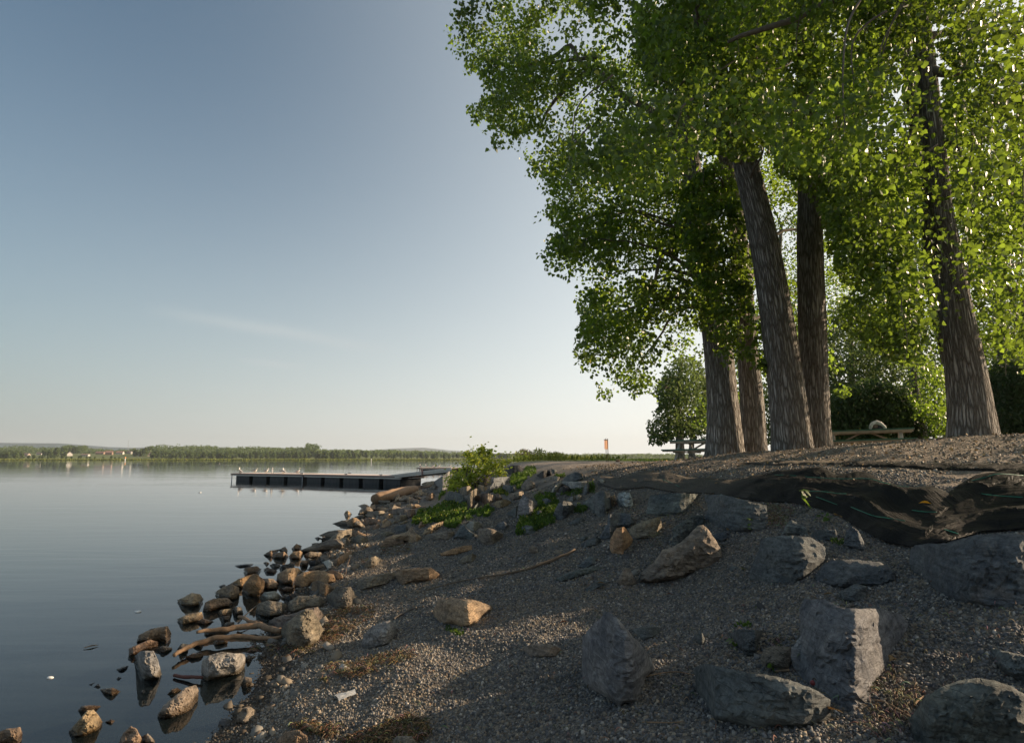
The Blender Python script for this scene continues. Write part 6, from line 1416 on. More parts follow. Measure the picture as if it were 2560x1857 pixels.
# the big tan stone missing from the list above
o = rock(Zr(500, 1500, 2.835, [(1645, 80), (1690, -5), (1760, -20), (1900, -10), (1990, 10), (2075, 45), (2070, 75), (2000, 110), (1950, 170), (1880, 192), (1780, 165), (1710, 170), (1670, 130)]), RCOL['t'][0], .7, 777); tag(o, 'broad sunlit tan stone alone in the middle of the gravel', 'rock', 'rocks on the bank')
def sprout(px, py, h, nl, s, label, lift=.0, spread=.05):
    g = ground_pt(px, py) + Vector((0, 0, lift)); o = empty('seedling', g)
    stem = [Vector((0, 0, -.03)), Vector((.01, 0, h * .5)), Vector((-.01, 0, h))]
    tube_obj('stem', catmull(stem, 4), lerp_list([.0035, .002], 9), M_TWIG, o, 6)
    for k in range(nl):
        f = .35 + .65 * k / max(nl - 1, 1); P_ = np.array([[random.uniform(-1, 1) * spread * .6, random.uniform(-1, 1) * spread * .4, h * f]])
        me = leaves_mesh('leaf', P_, s, np.array([random.uniform(.4, .9)]), LT * np.array([1.1, 1, 1]), droop=.2); link_mesh('leaf', me, M_WEED, o)
    tag(o, label, 'seedling')
sprout(*Bz([(330, 640)])[0], .20, 7, .085, 'leafy green seedling growing beside the hem of the black fabric', .02, .07)
sprout(*Bz([(450, 730)])[0], .07, 4, .05, 'lower small seedling left of the cream ragged leaf', .01, .04)
sprout(*Bz([(540, 740)])[0], .07, 4, .05, 'small seedling right beside the cream ragged leaf', .01, .04)
sprout(*Zr(1300, 1450, K3, [(1890, 600)])[0], .045, 5, .035, 'tiny green sprout left of the small dark slate block', 0, .03)
sprout(*Zr(1920, 1400, K3, [(60, 985)])[0], .035, 6, .035, 'tiny green sprout left of the arrowhead slab', 0, .03)
sprout(*Zr(1380, 1150, K3, [(1765, 640)])[0], .12, 5, .045, 'thin green weed sprout in front of the layered ledge', 0, .02)

# shrub with yellow-green leaves beside the gangway
def shrub(px, py, label):
    g = ground_pt(1165, 1226, False); tg = float(proj(np.array(g))[2]); o = empty('lakeside_shrub', g)
    lobes = [(1140,1200,30),(1160,1215,24),(1185,1150,32),(1215,1150,34),(1200,1132,20),(1235,1165,28),(1256,1160,15),(1165,1172,30),(1145,1190,26),(1135,1205,20),(1130,1220,14),(1210,1178,32),(1180,1192,26),(1222,1130,13),(1250,1178,20),(1205,1122,8),(1172,1135,16)]
    lobes = [(a-px,b-py,c) for a,b,c in lobes]
    P_, T_ = [], []
    for i, (dx, dy, r_) in enumerate(lobes):
        c = pt(px + dx, py + dy, tg + random.uniform(-.8, .6)); rw = r_ * 1.05 / FP * tg; m = int(9 * r_); gg = rng.normal(0, 1, (m, 3)); gg /= np.linalg.norm(gg, axis=1)[:, None]; gg *= np.abs(rng.normal(0, .62, (m, 1)))
        P_.append(c + gg * rw * np.array([1, 1, .8])); T_.append(np.clip(rng.normal(.55, .25, m), 0, .95))
        cl = Vector(c) - g; mid = cl * .5 + Vector((0, 0, .1)); tube_obj('stem', catmull([Vector((0, 0, -.1)), mid, cl], 3), lerp_list([.03, .008], 7), M_TWIG, o, 5)
    P_ = np.concatenate(P_) - np.array(g); me = leaves_mesh('foliage', P_, .11, np.concatenate(T_), LT2, droop=.2); link_mesh('foliage', me, M_BUSH, o)
    tag(o, label, 'shrub')
shrub(1205, 1180, 'bright yellow-green shrub on the bank beside the gangway')
# meadow at the tip of the bank
def grass_stuff(name, xr, yr, n, h, mat, label, cat, cond, size=.35, tone=(.5, .25)):
    x = rng.uniform(*xr, n); y = rng.uniform(*yr, n); k = cond(x, y); x, y = x[k], y[k]; P_ = np.stack([x, y, zfun(x, y) + rng.random(len(x)) * h], 1)
    me = leaves_mesh(name, P_, size, np.clip(rng.normal(*tone, len(x)), 0, .94), LT2 * np.array([.35, 1, 1]), up=True); tag(link_mesh(name, me, mat), label, cat, kind='stuff')
grass_stuff('meadow_grass', (-5, 8), (44, 60), 1100, .1, M_REED, 'tall yellowish grass on the far tip of the bank', 'grass', lambda x, y: (x - shore_x(y) > 1.0), .4)
grass_stuff('lawn', (3, 60), (19, 60), 16000, .03, M_WEED, 'short grass behind the picnic tables', 'grass', lambda x, y: (x - shore_x(y) > 8) & (x > 5), .14)
M_PURPLE, n_, l_, p_ = new_mat('purple_flowers'); p_.inputs['Base Color'].default_value = (.24, .07, .16, 1)
for i, (px, w_, m, lab) in enumerate([(1308, 34, 500, 'purple flowering plant standing in the meadow grass'), (1345, 36, 450, 'yellow flowering grass clump right of the purple flowers'), (1385, 40, 500, 'golden grass clump at the right end of the meadow')]):
    t = 47.0; x = rng.normal(px, w_ * .4, m); c = pt(x, np.full(m, 1142.0) - rng.random(m) ** 1.3 * 10, np.full(m, t) + rng.normal(0, .7, m)); zz = zfun(c[:, 0], c[:, 1]); c[:, 2] = zz + rng.random(m) ** 1.2 * (.85 if i < 2 else .6) * (1 - .5 * np.abs(x - px) / w_ / 1.2)
    me = leaves_mesh('flowering_plant', c, .2, np.clip(rng.normal(.6, .25, m), 0, .9), LT2 * np.array([.5, 1, 1]), up=True)
    o = empty('flowering_plant', tuple(c.mean(0) * np.array([1, 1, 0]) + np.array([0, 0, zz.mean()]))); me.transform(Matrix.Translation(-o.location)); link_mesh('foliage', me, M_REED if i else M_BUSH, o)
    if i == 0:
        k = c[:, 2] > zz + .35; me = leaves_mesh('blossom', c[k] + np.array([0, -.05, .08]), .13, np.ones(k.sum()) * .5, LT2 * np.array([.5, 1, 1]), up=True); me.transform(Matrix.Translation(-o.location)); link_mesh('blossom', me, M_PURPLE, o)
    tag(o, lab, 'plant')
# pale barrel-like stump at the foot of the sign
# ============================================================ SIGN
def place(px, py_top, height, depth_guess):
    pass
ts = 30.0
b0 = pt(1522.5, 1147, ts); gz = float(zfun(b0[0], b0[1]))
o = empty('information_sign', (b0[0] - .15, b0[1], gz)); px_m = ts / FP
M_POST = simple_mat('sign_post', (.05, .035, .025), .7, .2, 10); M_BOARD, n_, l_, p_ = new_mat('sign_board'); p_.inputs['Base Color'].default_value = (.90, .62, .42, 1)
t_ = n_.new('ShaderNodeBsdfTranslucent'); t_.inputs['Color'].default_value = (.9, .55, .35, 1); mx_ = n_.new('ShaderNodeMixShader'); mx_.inputs[0].default_value = .55; l_.new(p_.outputs[0], mx_.inputs[1]); l_.new(t_.outputs[0], mx_.inputs[2]); l_.new(mx_.outputs[0], n_['Material Output'].inputs['Surface'])
topz = CAM_H + (1147 - 1099.0) * px_m - gz; botz = CAM_H + (1147 - 1122.5) * px_m - gz
for k, xx in enumerate((1515.6, 1522.6)):
    X = (xx - 1280) / FP * ts - o.location.x; bm = bmesh.new(); add_box(bm, (X, k * .3, topz / 2 + .02), (.026, .026, topz + .1)); bm_obj('post', bm, M_POST, o)
bm = bmesh.new(); xa = (1512.3 - 1280) / FP * ts - o.location.x; xb = (1522.0 - 1280) / FP * ts - o.location.x
add_box(bm, ((xa + xb) / 2, .17, (topz + botz) / 2), (math.hypot(xb - xa, .34), .02, topz - botz), Matrix.Rotation(math.atan2(.34, xb - xa), 3, 'Z')); bm_obj('board', bm, M_BOARD, o)
bm = bmesh.new(); add_box(bm, ((xa + xb) / 2, .17, topz + .0), (math.hypot(xb - xa, .34), .05, .04), Matrix.Rotation(math.atan2(.34, xb - xa), 3, 'Z')); bm_obj('top_rail', bm, M_POST, o)
tag(o, 'small orange notice board on two thin dark posts on the bank top', 'sign')
V, F = tube_arrays([Vector((b0[0] + .0, b0[1] - 2.5, float(zfun(b0[0], b0[1] - 2.5)) - .02)), Vector((b0[0] + .0, b0[1] - 2.5, float(zfun(b0[0], b0[1] - 2.5)) + .13))], [.10, .085], 12, .1)
tag(link_mesh('cut_stump', np_mesh('cut_stump', V, F), M_DRIFT), 'small pale cut stump in front of the orange notice board', 'stump')

# ============================================================ PICNIC TABLES
M_GREEN = simple_mat('green_paint', (.035, .12, .075), .55, .3, 6, .2, .003); M_WOOD = simple_mat('weathered_wood', (.30, .25, .19), .85, .25, 7, .3, .003); M_GRAYP = simple_mat('grey_leg_paint', (.38, .37, .34), .8, .15, 6)
def picnic_table(loc, rz, label, L=2.4, s=1.0, tilt=0.0):
    o = empty('picnic_table', loc, rz); o.scale = (s, s, s); o.rotation_euler = (0, -tilt, rz)
    bm = bmesh.new()
    for k in range(5): add_box(bm, (0, (k - 2) * .152, .745), (L, .145, .038), bevel=.004)
    bm_obj('tabletop', bm, M_GREEN, o)
    bm = bmesh.new()
    for k in range(5): add_box(bm, (0, (k - 2) * .152, .7235), (L - .01, .140, .004))
    add_box(bm, (0, -.37, .690), (L - .06, .03, .07), bevel=.004); add_box(bm, (0, .37, .690), (L - .06, .03, .07), bevel=.004)
    bm_obj('underside', bm, M_WOOD, o)
    for sd_ in (-1, 1):
        bm = bmesh.new()
        for k in range(2): add_box(bm, (0, sd_ * (.62 + k * .145), .45), (L, .138, .038), bevel=.004)
        b = bm_obj('bench', bm, M_GREEN, o)
        bm = bmesh.new(); add_box(bm, (0, sd_ * .69, .4125), (L - .08, .26, .034)); bm_obj('bench_board', bm, M_WOOD, b)
    for xx in (-L * .36, L * .36):
        for sd_ in (-1, 1):
            bm = bmesh.new(); p0, p1 = Vector((xx, sd_ * .72, -.15)), Vector((xx, sd_ * .26, .70)); d = p1 - p0
            add_box(bm, (p0 + p1) / 2, (.09, .045, d.length), d.to_track_quat('Z', 'Y').to_matrix() @ Matrix.Rotation(0, 3, 'Z'), .004); bm_obj('leg', bm, M_GRAYP, o)
        bm = bmesh.new(); add_box(bm, (xx + .07, 0, .375), (.045, 1.5, .04), bevel=.004); add_box(bm, (xx + .07, 0, .68), (.045, .70, .08), bevel=.004); bm_obj('crossbar', bm, M_WOOD, o)
        bm = bmesh.new(); p0, p1 = Vector((xx * .9, 0, .36)), Vector((xx * .08, 0, .70)); d = p1 - p0; add_box(bm, (p0 + p1) / 2, (.05, .045, d.length), d.to_track_quat('Z', 'Y').to_matrix(), .004); bm_obj('brace', bm, M_WOOD, o)
    return tag(o, label, 'picnic table')
# right table: top front edge runs from (2068,1080) to (2290,1068) in the photo
def table_at(pxl, pxr, py_top_l, py_top_r, tl, tr, label, L=2.4):
    A = Vector(pt(pxl, py_top_l, tl)); B_ = Vector(pt(pxr, py_top_r, tr)); d = B_ - A; Lw = Vector((d.x, d.y, 0)).length; s = Lw / L; rz = math.atan2(d.y, d.x); n_ = Vector((-math.sin(rz), math.cos(rz), 0))
    c = (A + B_) / 2 + n_ * .38 * s; tilt = math.atan2(d.z, Lw); c.z = (A.z + B_.z) / 2 - .745 * s
    return picnic_table(c, rz, label, L, s, tilt)
tb1 = table_at(2050, 2288, 1079, 1070, 16.6, 15.6, 'green picnic table right of the paired trunks with a bundle lying on it')
tb2 = table_at(1673, 1845, 1102, 1096, 22.6, 20.6, 'green picnic table left of the leftmost trunk, farther away')
# the bundle on the right table: a soft folded blanket-like bag
cpos = Vector(pt(2194, 1072.0, 16.4)); o = empty('cloth_bundle', (cpos.x, cpos.y, cpos.z))
M_CLW = simple_mat('white_cloth', (.5, .48, .44), .9, .35, 18, .6, .01); M_CLB = simple_mat('brown_cloth', (.12, .08, .06), .9, .3, 18, .6, .01)
def lump(name, c, r_, mat, sd, seedv):
    bm = bmesh.new(); bmesh.ops.create_icosphere(bm, subdivisions=4, radius=1)
    for v in bm.verts:
        n_ = v.co.normalized(); k = 1 + .22 * mnoise.noise(n_ * 2.2 + Vector((seedv, 0, 0))) + .10 * (1 - abs(mnoise.noise(n_ * 5 + Vector((0, seedv, 0))))) - .05
        v.co = Vector((n_.x * r_[0], n_.y * r_[1], max(n_.z * r_[2], -.02))) * k
    ob = bm_obj(name, bm, mat, o, True, None); ob.location = c; return ob
# arched cloth; a solid black lump paints the shade of the hollow underneath
V, F = tube_arrays(catmull([Vector((-.19, 0, .0)), Vector((-.15, 0, .10)), Vector((-.05, .02, .165)), Vector((.06, 0, .14)), Vector((.17, .01, .06)), Vector((.20, 0, .0))], 5), lerp_list([.03, .045, .05, .055, .05, .03], 26), 12, .35, 4)
link_mesh('white_fold', np_mesh('white_fold', V, F), M_CLW, o); lump('brown_lining', (-.08, .04, .04), (.10, .09, .10), M_CLB, o, 3); lump('hollow_shade', (.05, .05, .03), (.12, .09, .08), M_BLACK, o, 6)
tag(o, 'crumpled black and white cloth bundle lying on the right picnic table', 'bundle')
# low white hoop beside it
hp = [Vector(pt(2315, 1104, 19)), Vector(pt(2321, 1101.8, 19)), Vector(pt(2334, 1101.8, 19)), Vector(pt(2338, 1103, 19)), Vector(pt(2342, 1112, 19))]
tag(tube_obj('white_rail', catmull(hp, 4), [.03] * 17, M_WHITE, None, 8), 'low bent white rail just above the ground right of the picnic table', 'rail')

# ============================================================ PARKED CARS behind the crest
def car(loc, rz, paint, label):
    o = empty('parked_car', loc, rz)
    def prism(name, prof, w, mat, par, inset=0.0):
        bm = bmesh.new(); a = [bm.verts.new((x, -w, z)) for x, z in prof]; b = [bm.verts.new((x, w, z)) for x, z in prof]; bm.faces.new(a[::-1]); bm.faces.new(b)
        for k in range(len(prof)): bm.faces.new((a[k], a[(k + 1) % len(prof)], b[(k + 1) % len(prof)], b[k]))
        bmesh.ops.bevel(bm, geom=bm.edges[:], offset=.05, segments=2, affect='EDGES'); return bm_obj(name, bm, mat, par, True, 40)
    prism('body', [(-2.2, .35), (-2.25, .75), (-2.1, .95), (-1.0, 1.0), (.95, 1.0), (2.0, .86), (2.22, .65), (2.2, .35)], .88, paint, o)
    prism('cabin', [(-1.75, .95), (-1.25, 1.40), (-.2, 1.46), (.35, 1.40), (1.15, .97)], .76, paint, o)
    for sd_ in (-1, 1):
        bm = bmesh.new(); q = [(-1.45, 1.03), (-1.12, 1.35), (.25, 1.35), (.85, 1.03)]; a = [bm.verts.new((x, sd_ * .768, z)) for x, z in q]; bm.faces.new(a); bmesh.ops.solidify(bm, geom=bm.faces[:], thickness=.012); bm_obj('window', bm, M_PANE, o)
        for xx in (-1.35, 1.38):
            w_ = empty('wheel', (xx, sd_ * .80, .33)); w_.parent = o; 
            V, F = tube_arrays([(0, -.1, 0), (0, .1, 0)], [.33, .33], 20); link_mesh('tyre', np_mesh('tyre', V, F), M_BLACK, w_)
            V, F = tube_arrays([(0, -.106, 0), (0, .106, 0)], [.2, .2], 14); link_mesh('rim', np_mesh('rim', V, F), M_ALU, w_)
    for xa, za, xb, zb in ((.47, 1.37, 1.1, 1.02), (-1.32, 1.37, -1.68, 1.0)):
        bm = bmesh.new(); a = [bm.verts.new(v) for v in ((xa, -.66, za), (xa, .66, za), (xb, .7, zb), (xb, -.7, zb))]; bm.faces.new(a); bmesh.ops.solidify(bm, geom=bm.faces[:], thickness=.03); bm_obj('windscreen', bm, M_PANE, o)
    for sd_ in (-1, 1):
        bm = bmesh.new(); add_box(bm, (2.17, sd_ * .62, .7), (.1, .32, .13), bevel=.02); bm_obj('headlight', bm, M_WHITE, o)
    tag(o, label, 'car')
M_SILVER = simple_mat('silver_paint', (.45, .47, .48), .25, .03, 3, 0, 0, .5); M_BLUE = simple_mat('dark_blue_paint', (.03, .05, .09), .2, .05, 3, 0, 0, .3)
for px, pyroof, t, rz, pm, lab in [(2528, 1093, 33, .15, M_SILVER, 'silver car parked behind the crest at the right edge'), (2578, 1088, 28, .2, M_BLUE, 'dark blue car parked at the right edge beside the silver car')]:
    c = pt(px, pyroof, t); car((c[0], c[1], c[2] - 1.46), rz, pm, lab)
# ============================================================ COTTONWOODS
def trunk(name, path, radii, parent, k=7, seg=56, flare=True, seed=0, mat=None):
    """path: world points; bark-furrowed tapered trunk"""
    P_ = catmull(path, k); n = len(P_); rr = lerp_list(radii, n)
    V, U = [], []; L = 0
    for i, p in enumerate(P_):
        if i: L += (P_[i] - P_[i - 1]).length
        t = (P_[min(i + 1, n - 1)] - P_[max(i - 1, 0)]).normalized(); a = t.cross(Vector((0, 1, 0))).normalized(); b = a.cross(t)
        for j in range(seg):
            th = 2 * math.pi * j / seg; r = rr[i]
            fl = 1 + (.20 * math.exp(-L / .30) * (1 + .6 * math.cos(th * 5 + seed)) if flare else 0)
            q = Vector((math.cos(th) * 1.2 + seed, math.sin(th) * 1.2, L * .35)); d = 1 + .05 * mnoise.noise(q) + .055 * (mnoise.noise(Vector((math.cos(th) * 9 + seed, math.sin(th) * 9, L * 2.2))))
            V.append(p + (a * math.cos(th) + b * math.sin(th)) * r * fl * d); U.append((math.cos(th) * .42 * 1.0, math.sin(th) * .42, L, 1))
    F = [(i * seg + j, i * seg + (j + 1) % seg, (i + 1) * seg + (j + 1) % seg, (i + 1) * seg + j) for i in range(n - 1) for j in range(seg)]
    me = np_mesh(name, V, F); at_ = me.attributes.new('buv', 'FLOAT_VECTOR', 'POINT'); at_.data.foreach_set('vector', np.array([u[:3] for u in U], np.float32).ravel())
    return link_mesh(name, me, mat or M_BARK, parent), P_
def vpath(pts, t0, t1):
    """view pixels -> world points, depth running from t0 to t1"""
    n = len(pts); return [Vector(pt(a * VK, b * VK, t0 + (t1 - t0) * i / (n - 1))) for i, (a, b) in enumerate(pts)]
def cotton(name, label, stems, crowns, limbs, group='cottonwoods on the bank top'):
    base = stems[0][0][0]; o = empty(name, (base[0], base[1], float(zfun(base[0], base[1]))))
    inv = Matrix.Translation(-o.location)
    for i, (path, radii) in enumerate(stems):
        path = list(path)
        if i == 0: p0 = path[0].copy(); p0.z = float(zfun(p0.x, p0.y)) - .25; path.insert(0, p0 + (p0 - path[1]) * 0.0); radii = [radii[0] * 1.06] + list(radii)
        t_, P_ = trunk('trunk', path, radii, o, seed=i * 3.1 + base[0], flare=(i == 0)); t_.data.transform(inv)
    for nm, P, size, mat, tmpl in crowns:
        me = leaves_mesh(nm, P, size, tones(P), tmpl); me.transform(inv); link_mesh(nm, me, mat, o)
    for i, (path, radii) in enumerate(limbs):
        P_ = catmull(path, 5); rr = lerp_list(radii, len(P_)); P_ = [p + Vector((mnoise.noise(p * 1.3), mnoise.noise(p * 1.3 + Vector((7, 0, 0))), mnoise.noise(p * 1.3 + Vector((0, 9, 0))))) * .16 for p in P_]
        V, F = tube_arrays(P_, rr, 7); l_ = link_mesh('limb', np_mesh('limb', V, F), M_TWIG, o); l_.data.transform(inv)
    return tag(o, label, 'tree', group)
def limbs_to(P_stem, cen, n, r0=.07, smin=.35):
    """limbs leaving a stem towards chosen clumps, sagging at the tip"""
    out = []; idx = rng.choice(len(cen), min(n, len(cen)), replace=False)
    for i in idx:
        c = Vector(cen[i]); k = min(range(len(P_stem)), key=lambda j: abs(P_stem[j].z - (c.z - .35 * (c - P_stem[j]).length * .6)) + (0 if j / len(P_stem) > smin else 9))
        s = P_stem[k]; L = (c - s).length
        if L < 1.4: continue
        m = s.lerp(c, .5) + Vector((0, 0, .12 * L)); out.append(([s, m, c, c + Vector((0, 0, -.25))], [r0 * min(1, L / 4) + .012, r0 * .5, .012, .005]))
    return out
def twigs(P, n, parent_inv=None):
    return None
# --- crown clump clouds (view-pixel outlines)
LEFT = V2S([(1035, -300), (1030, 0), (1008, 12), (975, 45), (992, 120), (1035, 150), (1064, 172), (1085, 205), (1060, 228), (1040, 250), (1078, 285), (1085, 330), (1130, 338), (1160, 348), (1165, 380), (1205, 420), (1200, 480), (1230, 500), (1205, 540), (1180, 562), (1205, 595), (1255, 625), (1290, 662), (1278, 700), (1275, 745), (1275, 810), (1320, 845), (1328, 880), (1385, 872), (1435, 888), (1462, 850), (1470, 800), (1530, 790), (1550, 730), (1570, 650), (1600, 500), (1600, -300)])
MID = V2S([(1480, -300), (1490, 300), (1530, 520), (1560, 720), (1530, 790), (1500, 900), (1560, 960), (1640, 930), (1690, 880), (1690, 820), (1760, 850), (1830, 820), (1860, 880), (1890, 850), (1850, 780), (1840, 700), (1830, 560), (1900, 500), (1950, -300)])
IVY = V2S([(1490, 380), (1510, 560), (1535, 700), (1590, 780), (1640, 850), (1700, 820), (1675, 640), (1650, 480), (1610, 360)])
NEAR = V2S([(1150, -420), (1185, 20), (1230, 60), (1215, 140), (1290, 190), (1330, 240), (1240, 330), (1260, 400), (1330, 410), (1400, 440), (1500, 420), (1560, 340), (1620, 330), (1690, 290), (1720, 340), (1760, 420), (1800, 380), (1860, 430), (1930, 470), (2000, 440), (2080, 420), (2290, 420), (2290, -420)])
NEARR = V2S([(1850, 380), (1870, 500), (1860, 560), (1900, 640), (1940, 720), (2000, 800), (2070, 830), (2090, 760), (2080, 650), (2160, 640), (2180, 760), (2268, 820), (2300, 820), (2300, 330), (1850, 330)])
RTREE = V2S([(1830, 150), (1850, 420), (1900, 600), (1960, 740), (2040, 800), (2100, 700), (2200, 760), (2500, 840), (2600, -300), (1850, -300)])
# T1 left big tree, T2 second
L1a, c1 = sprays(LEFT, 900, 13.2, 19.5, .50, 78, 18, .06)
S1 = vpath([(1606, 990), (1600, 880), (1588, 750), (1562, 600), (1545, 480), (1522, 300), (1508, 100), (1500, -200)], 14.0, 15.0)
lm = limbs_to(catmull(S1, 7), c1, 26, .06)
lm += [(vpath([(1540, 555), (1505, 540), (1470, 570), (1440, 640)], 14.4, 14.0), [.10, .07, .05, .02]), (vpath([(1530, 380), (1440, 260), (1300, 150), (1250, 110), (1150, 150)], 14.6, 16.5), [.12, .09, .07, .05, .015]), (vpath([(1300, 150), (1230, 220), (1190, 300)], 16.2, 16.5), [.09, .05, .02]), (vpath([(1320, 130), (1200, 140), (1080, 145)], 16.2, 17.5), [.06, .04, .015])]
cotton('cottonwood_tree', 'leftmost big cottonwood whose bright crown hangs out over the shore', [(S1, [.38, .33, .31, .28, .25, .20, .15, .08])], [('crown', L1a, .088, M_LEAF, LT)], lm)
M1, c2 = sprays(MID, 330, 14.5, 19.0, .5, 70, 14, .02)
IV, c2b = sprays(IVY, 150, 12.3, 13.7, .30, 48, 16, .12)
S2 = vpath([(1668, 992), (1664, 880), (1655, 780), (1648, 650), (1630, 480), (1600, 300), (1590, 100), (1585, -200)], 14.6, 16.0)
cotton('cottonwood_tree', 'slimmer cottonwood second from the left, its trunk close behind the first', [(S2, [.31, .27, .23, .21, .19, .16, .12, .06])], [('crown', np.concatenate([M1, IV]), .086, M_LEAF, LT)], limbs_to(catmull(S2, 7), np.concatenate([c2, c2b]), 24, .07))
# T3 leaning, T4 straight
TOP3 = V2S([(1380, -420), (1400, 100), (1460, 250), (1560, 330), (1650, 360), (1740, 300), (1760, -420)])
A3, c3 = sprays(TOP3, 260, 8.5, 12.5, .5, 75, 12, .35)
S3 = vpath([(1756, 992), (1741, 860), (1722, 720), (1697, 560), (1668, 430), (1640, 320), (1600, 190), (1548, 20), (1500, -200)], 12.4, 11.6)
cotton('cottonwood_tree', 'thick grey cottonwood trunk leaning left, third from the left', [(S3, [.37, .335, .30, .265, .235, .21, .18, .14, .08])], [('crown', A3, .088, M_LEAF, LT)], limbs_to(catmull(S3, 7), c3, 10, .045))
TOP4 = V2S([(1640, -420), (1660, 250), (1720, 380), (1790, 420), (1850, 520), (1900, 470), (1960, 300), (1960, -420)])
A4, c4 = sprays(TOP4, 300, 10.5, 14.5, .5, 75, 12, .30)
S4 = vpath([(1806, 990), (1802, 860), (1798, 700), (1794, 540), (1793, 400), (1790, 250), (1785, 50), (1780, -200)], 13.0, 13.2)
cotton('cottonwood_tree', 'straight dark brown cottonwood trunk fourth from the left, touching the leaning one', [(S4, [.30, .285, .27, .25, .225, .20, .15, .08])], [('crown', A4, .088, M_LEAF, LT)], limbs_to(catmull(S4, 7), c4, 16, .08))
def thin(P, poly, keep):
    px_, py_, _ = proj(P); m_ = in_poly(px_, py_, poly); return P[~m_ | (rng.random(len(P)) < keep)]
STEMZ = V2S([(2020, 40), (2078, 40), (2092, 300), (2115, 440), (2150, 600), (2165, 800), (2085, 800), (2075, 640), (2045, 560), (2040, 300)])
GAPF, c8 = sprays(V2S([(1815, 400), (1835, 540), (1850, 600), (1880, 640), (1850, 700), (1900, 770), (1960, 790), (2020, 810), (2050, 760), (2000, 400)]), 230, 9.5, 14.0, .42, 60, 14, .12)
# T5 right double-stemmed
A5, c5 = sprays(RTREE, 500, 9.0, 15.0, .55, 74, 14, .02)
S5 = vpath([(2156, 978), (2146, 870), (2126, 740), (2106, 600), (2085, 460), (2066, 300), (2050, 150), (2035, 0), (2010, -250)], 10.6, 10.6)
S5b = vpath([(2112, 800), (2082, 690), (2064, 590), (2052, 450), (2030, 300), (2010, 150), (1980, -100)], 10.8, 11.8)
cotton('cottonwood_tree', 'broad double-stemmed cottonwood at the right, standing apart from the others', [(S5, [.36, .31, .26, .19, .17, .16, .15, .13, .07]), (S5b, [.17, .14, .13, .12, .11, .09, .05])], [('crown', np.concatenate([thin(A5, STEMZ, .12), GAPF]), .076, M_LEAF, LT)],
       limbs_to(catmull(S5, 7), c5, 14, .06) + [(vpath([(2062, 160), (2110, 165), (2170, 140), (2230, 190)], 10.6, 9.5), [.10, .06, .04, .015]), (vpath([(2066, 270), (2130, 330), (2180, 420)], 10.6, 9.8), [.08, .05, .02])])
# T6: nearer tree just outside the right edge; its boughs hang into the picture overhead
N1, c6 = sprays(NEAR, 480, 5.4, 8.8, .34, 62, 16, .14)
N2, c7 = sprays(NEARR, 125, 6.2, 9.0, .34, 46, 16, .0)
off = []; cc = []  # unseen leaf clumps added to this crown to shade the slope and canopy
for i in range(430):
    c = np.array([rng.uniform(5.5, 15.5), rng.uniform(1.0, 12.0) if i > 90 else rng.uniform(-1, 5), rng.uniform(6.0, 13.5) if i > 90 else rng.uniform(3.2, 7)]); 
    px_, py_, tt = proj(c)
    if tt > .5 and px_ < 2610 and py_ > -60: continue
    if c[2] < 3.4 + .35 * abs(c[0] - 9): continue
    cc.append(c); g = rng.normal(0, .42, (50, 3)); off.append(c + g)
off = np.concatenate(off)
S6 = [Vector((9.6, 5.6, 1.9)), Vector((9.5, 5.5, 4)), Vector((9.3, 5.5, 7)), Vector((8.8, 5.5, 10)), Vector((8.2, 5.4, 13))]
lm6 = []
for c in np.concatenate([c6, c7])[::7]:
    c = Vector(c); s_ = c + Vector((rng.uniform(.2, .6), rng.uniform(-.3, .3), rng.uniform(.5, 1.3))); lm6.append(([s_, s_.lerp(c, .5) + Vector((-.08, 0, .05)), c, c + Vector((-.05, 0, -.4))], [.012, .009, .006, .003]))
bough = [Vector((9.2, 5.5, 6.5)), Vector((7.4, 5.7, 7.0)), Vector((5.6, 6.1, 7.2)), Vector((3.8, 6.4, 6.9)), Vector((2.4, 6.6, 6.3))]; lm6.append((bough, [.13, .10, .075, .05, .02]))
cotton('cottonwood_tree', 'nearest cottonwood, its trunk beyond the right edge and its dark leaves hanging across the top', [(S6, [.42, .38, .32, .24, .12])], [('crown', np.concatenate([thin(N1, STEMZ, .35), thin(N2, STEMZ, .15), off]), .060, M_LEAF, LT)], lm6)
# shade-giving trees of the same row beyond the right edge
for i, (x, y, h, rad, nc) in enumerate([(14.5, 1.5, 12, 3.0, 120)]):
    cc = []; off = []
    for _ in range(nc):
        th = rng.uniform(0, 6.283); r_ = rad * math.sqrt(rng.random()); z_ = rng.uniform(4.2, h)
        c = np.array([x + r_ * math.cos(th) * (1 - .3 * z_ / h), y + r_ * math.sin(th), z_]); px_, py_, tt = proj(c)
        if tt > .5 and px_ < 2650: continue
        cc.append(c); off.append(c + rng.normal(0, .45, (46, 3)))
    S = [Vector((x, y, 1.8)), Vector((x - .1, y, 5)), Vector((x - .3, y, 9)), Vector((x - .4, y, h - .5))]
    cotton('cottonwood_tree', ['cottonwood beyond the right edge nearest the camera side'][i], [(S, [.36, .3, .2, .08])], [('crown', np.concatenate(off), .10, M_LEAF, LT2)], limbs_to(catmull(S, 7), np.array(cc), 10, .08))

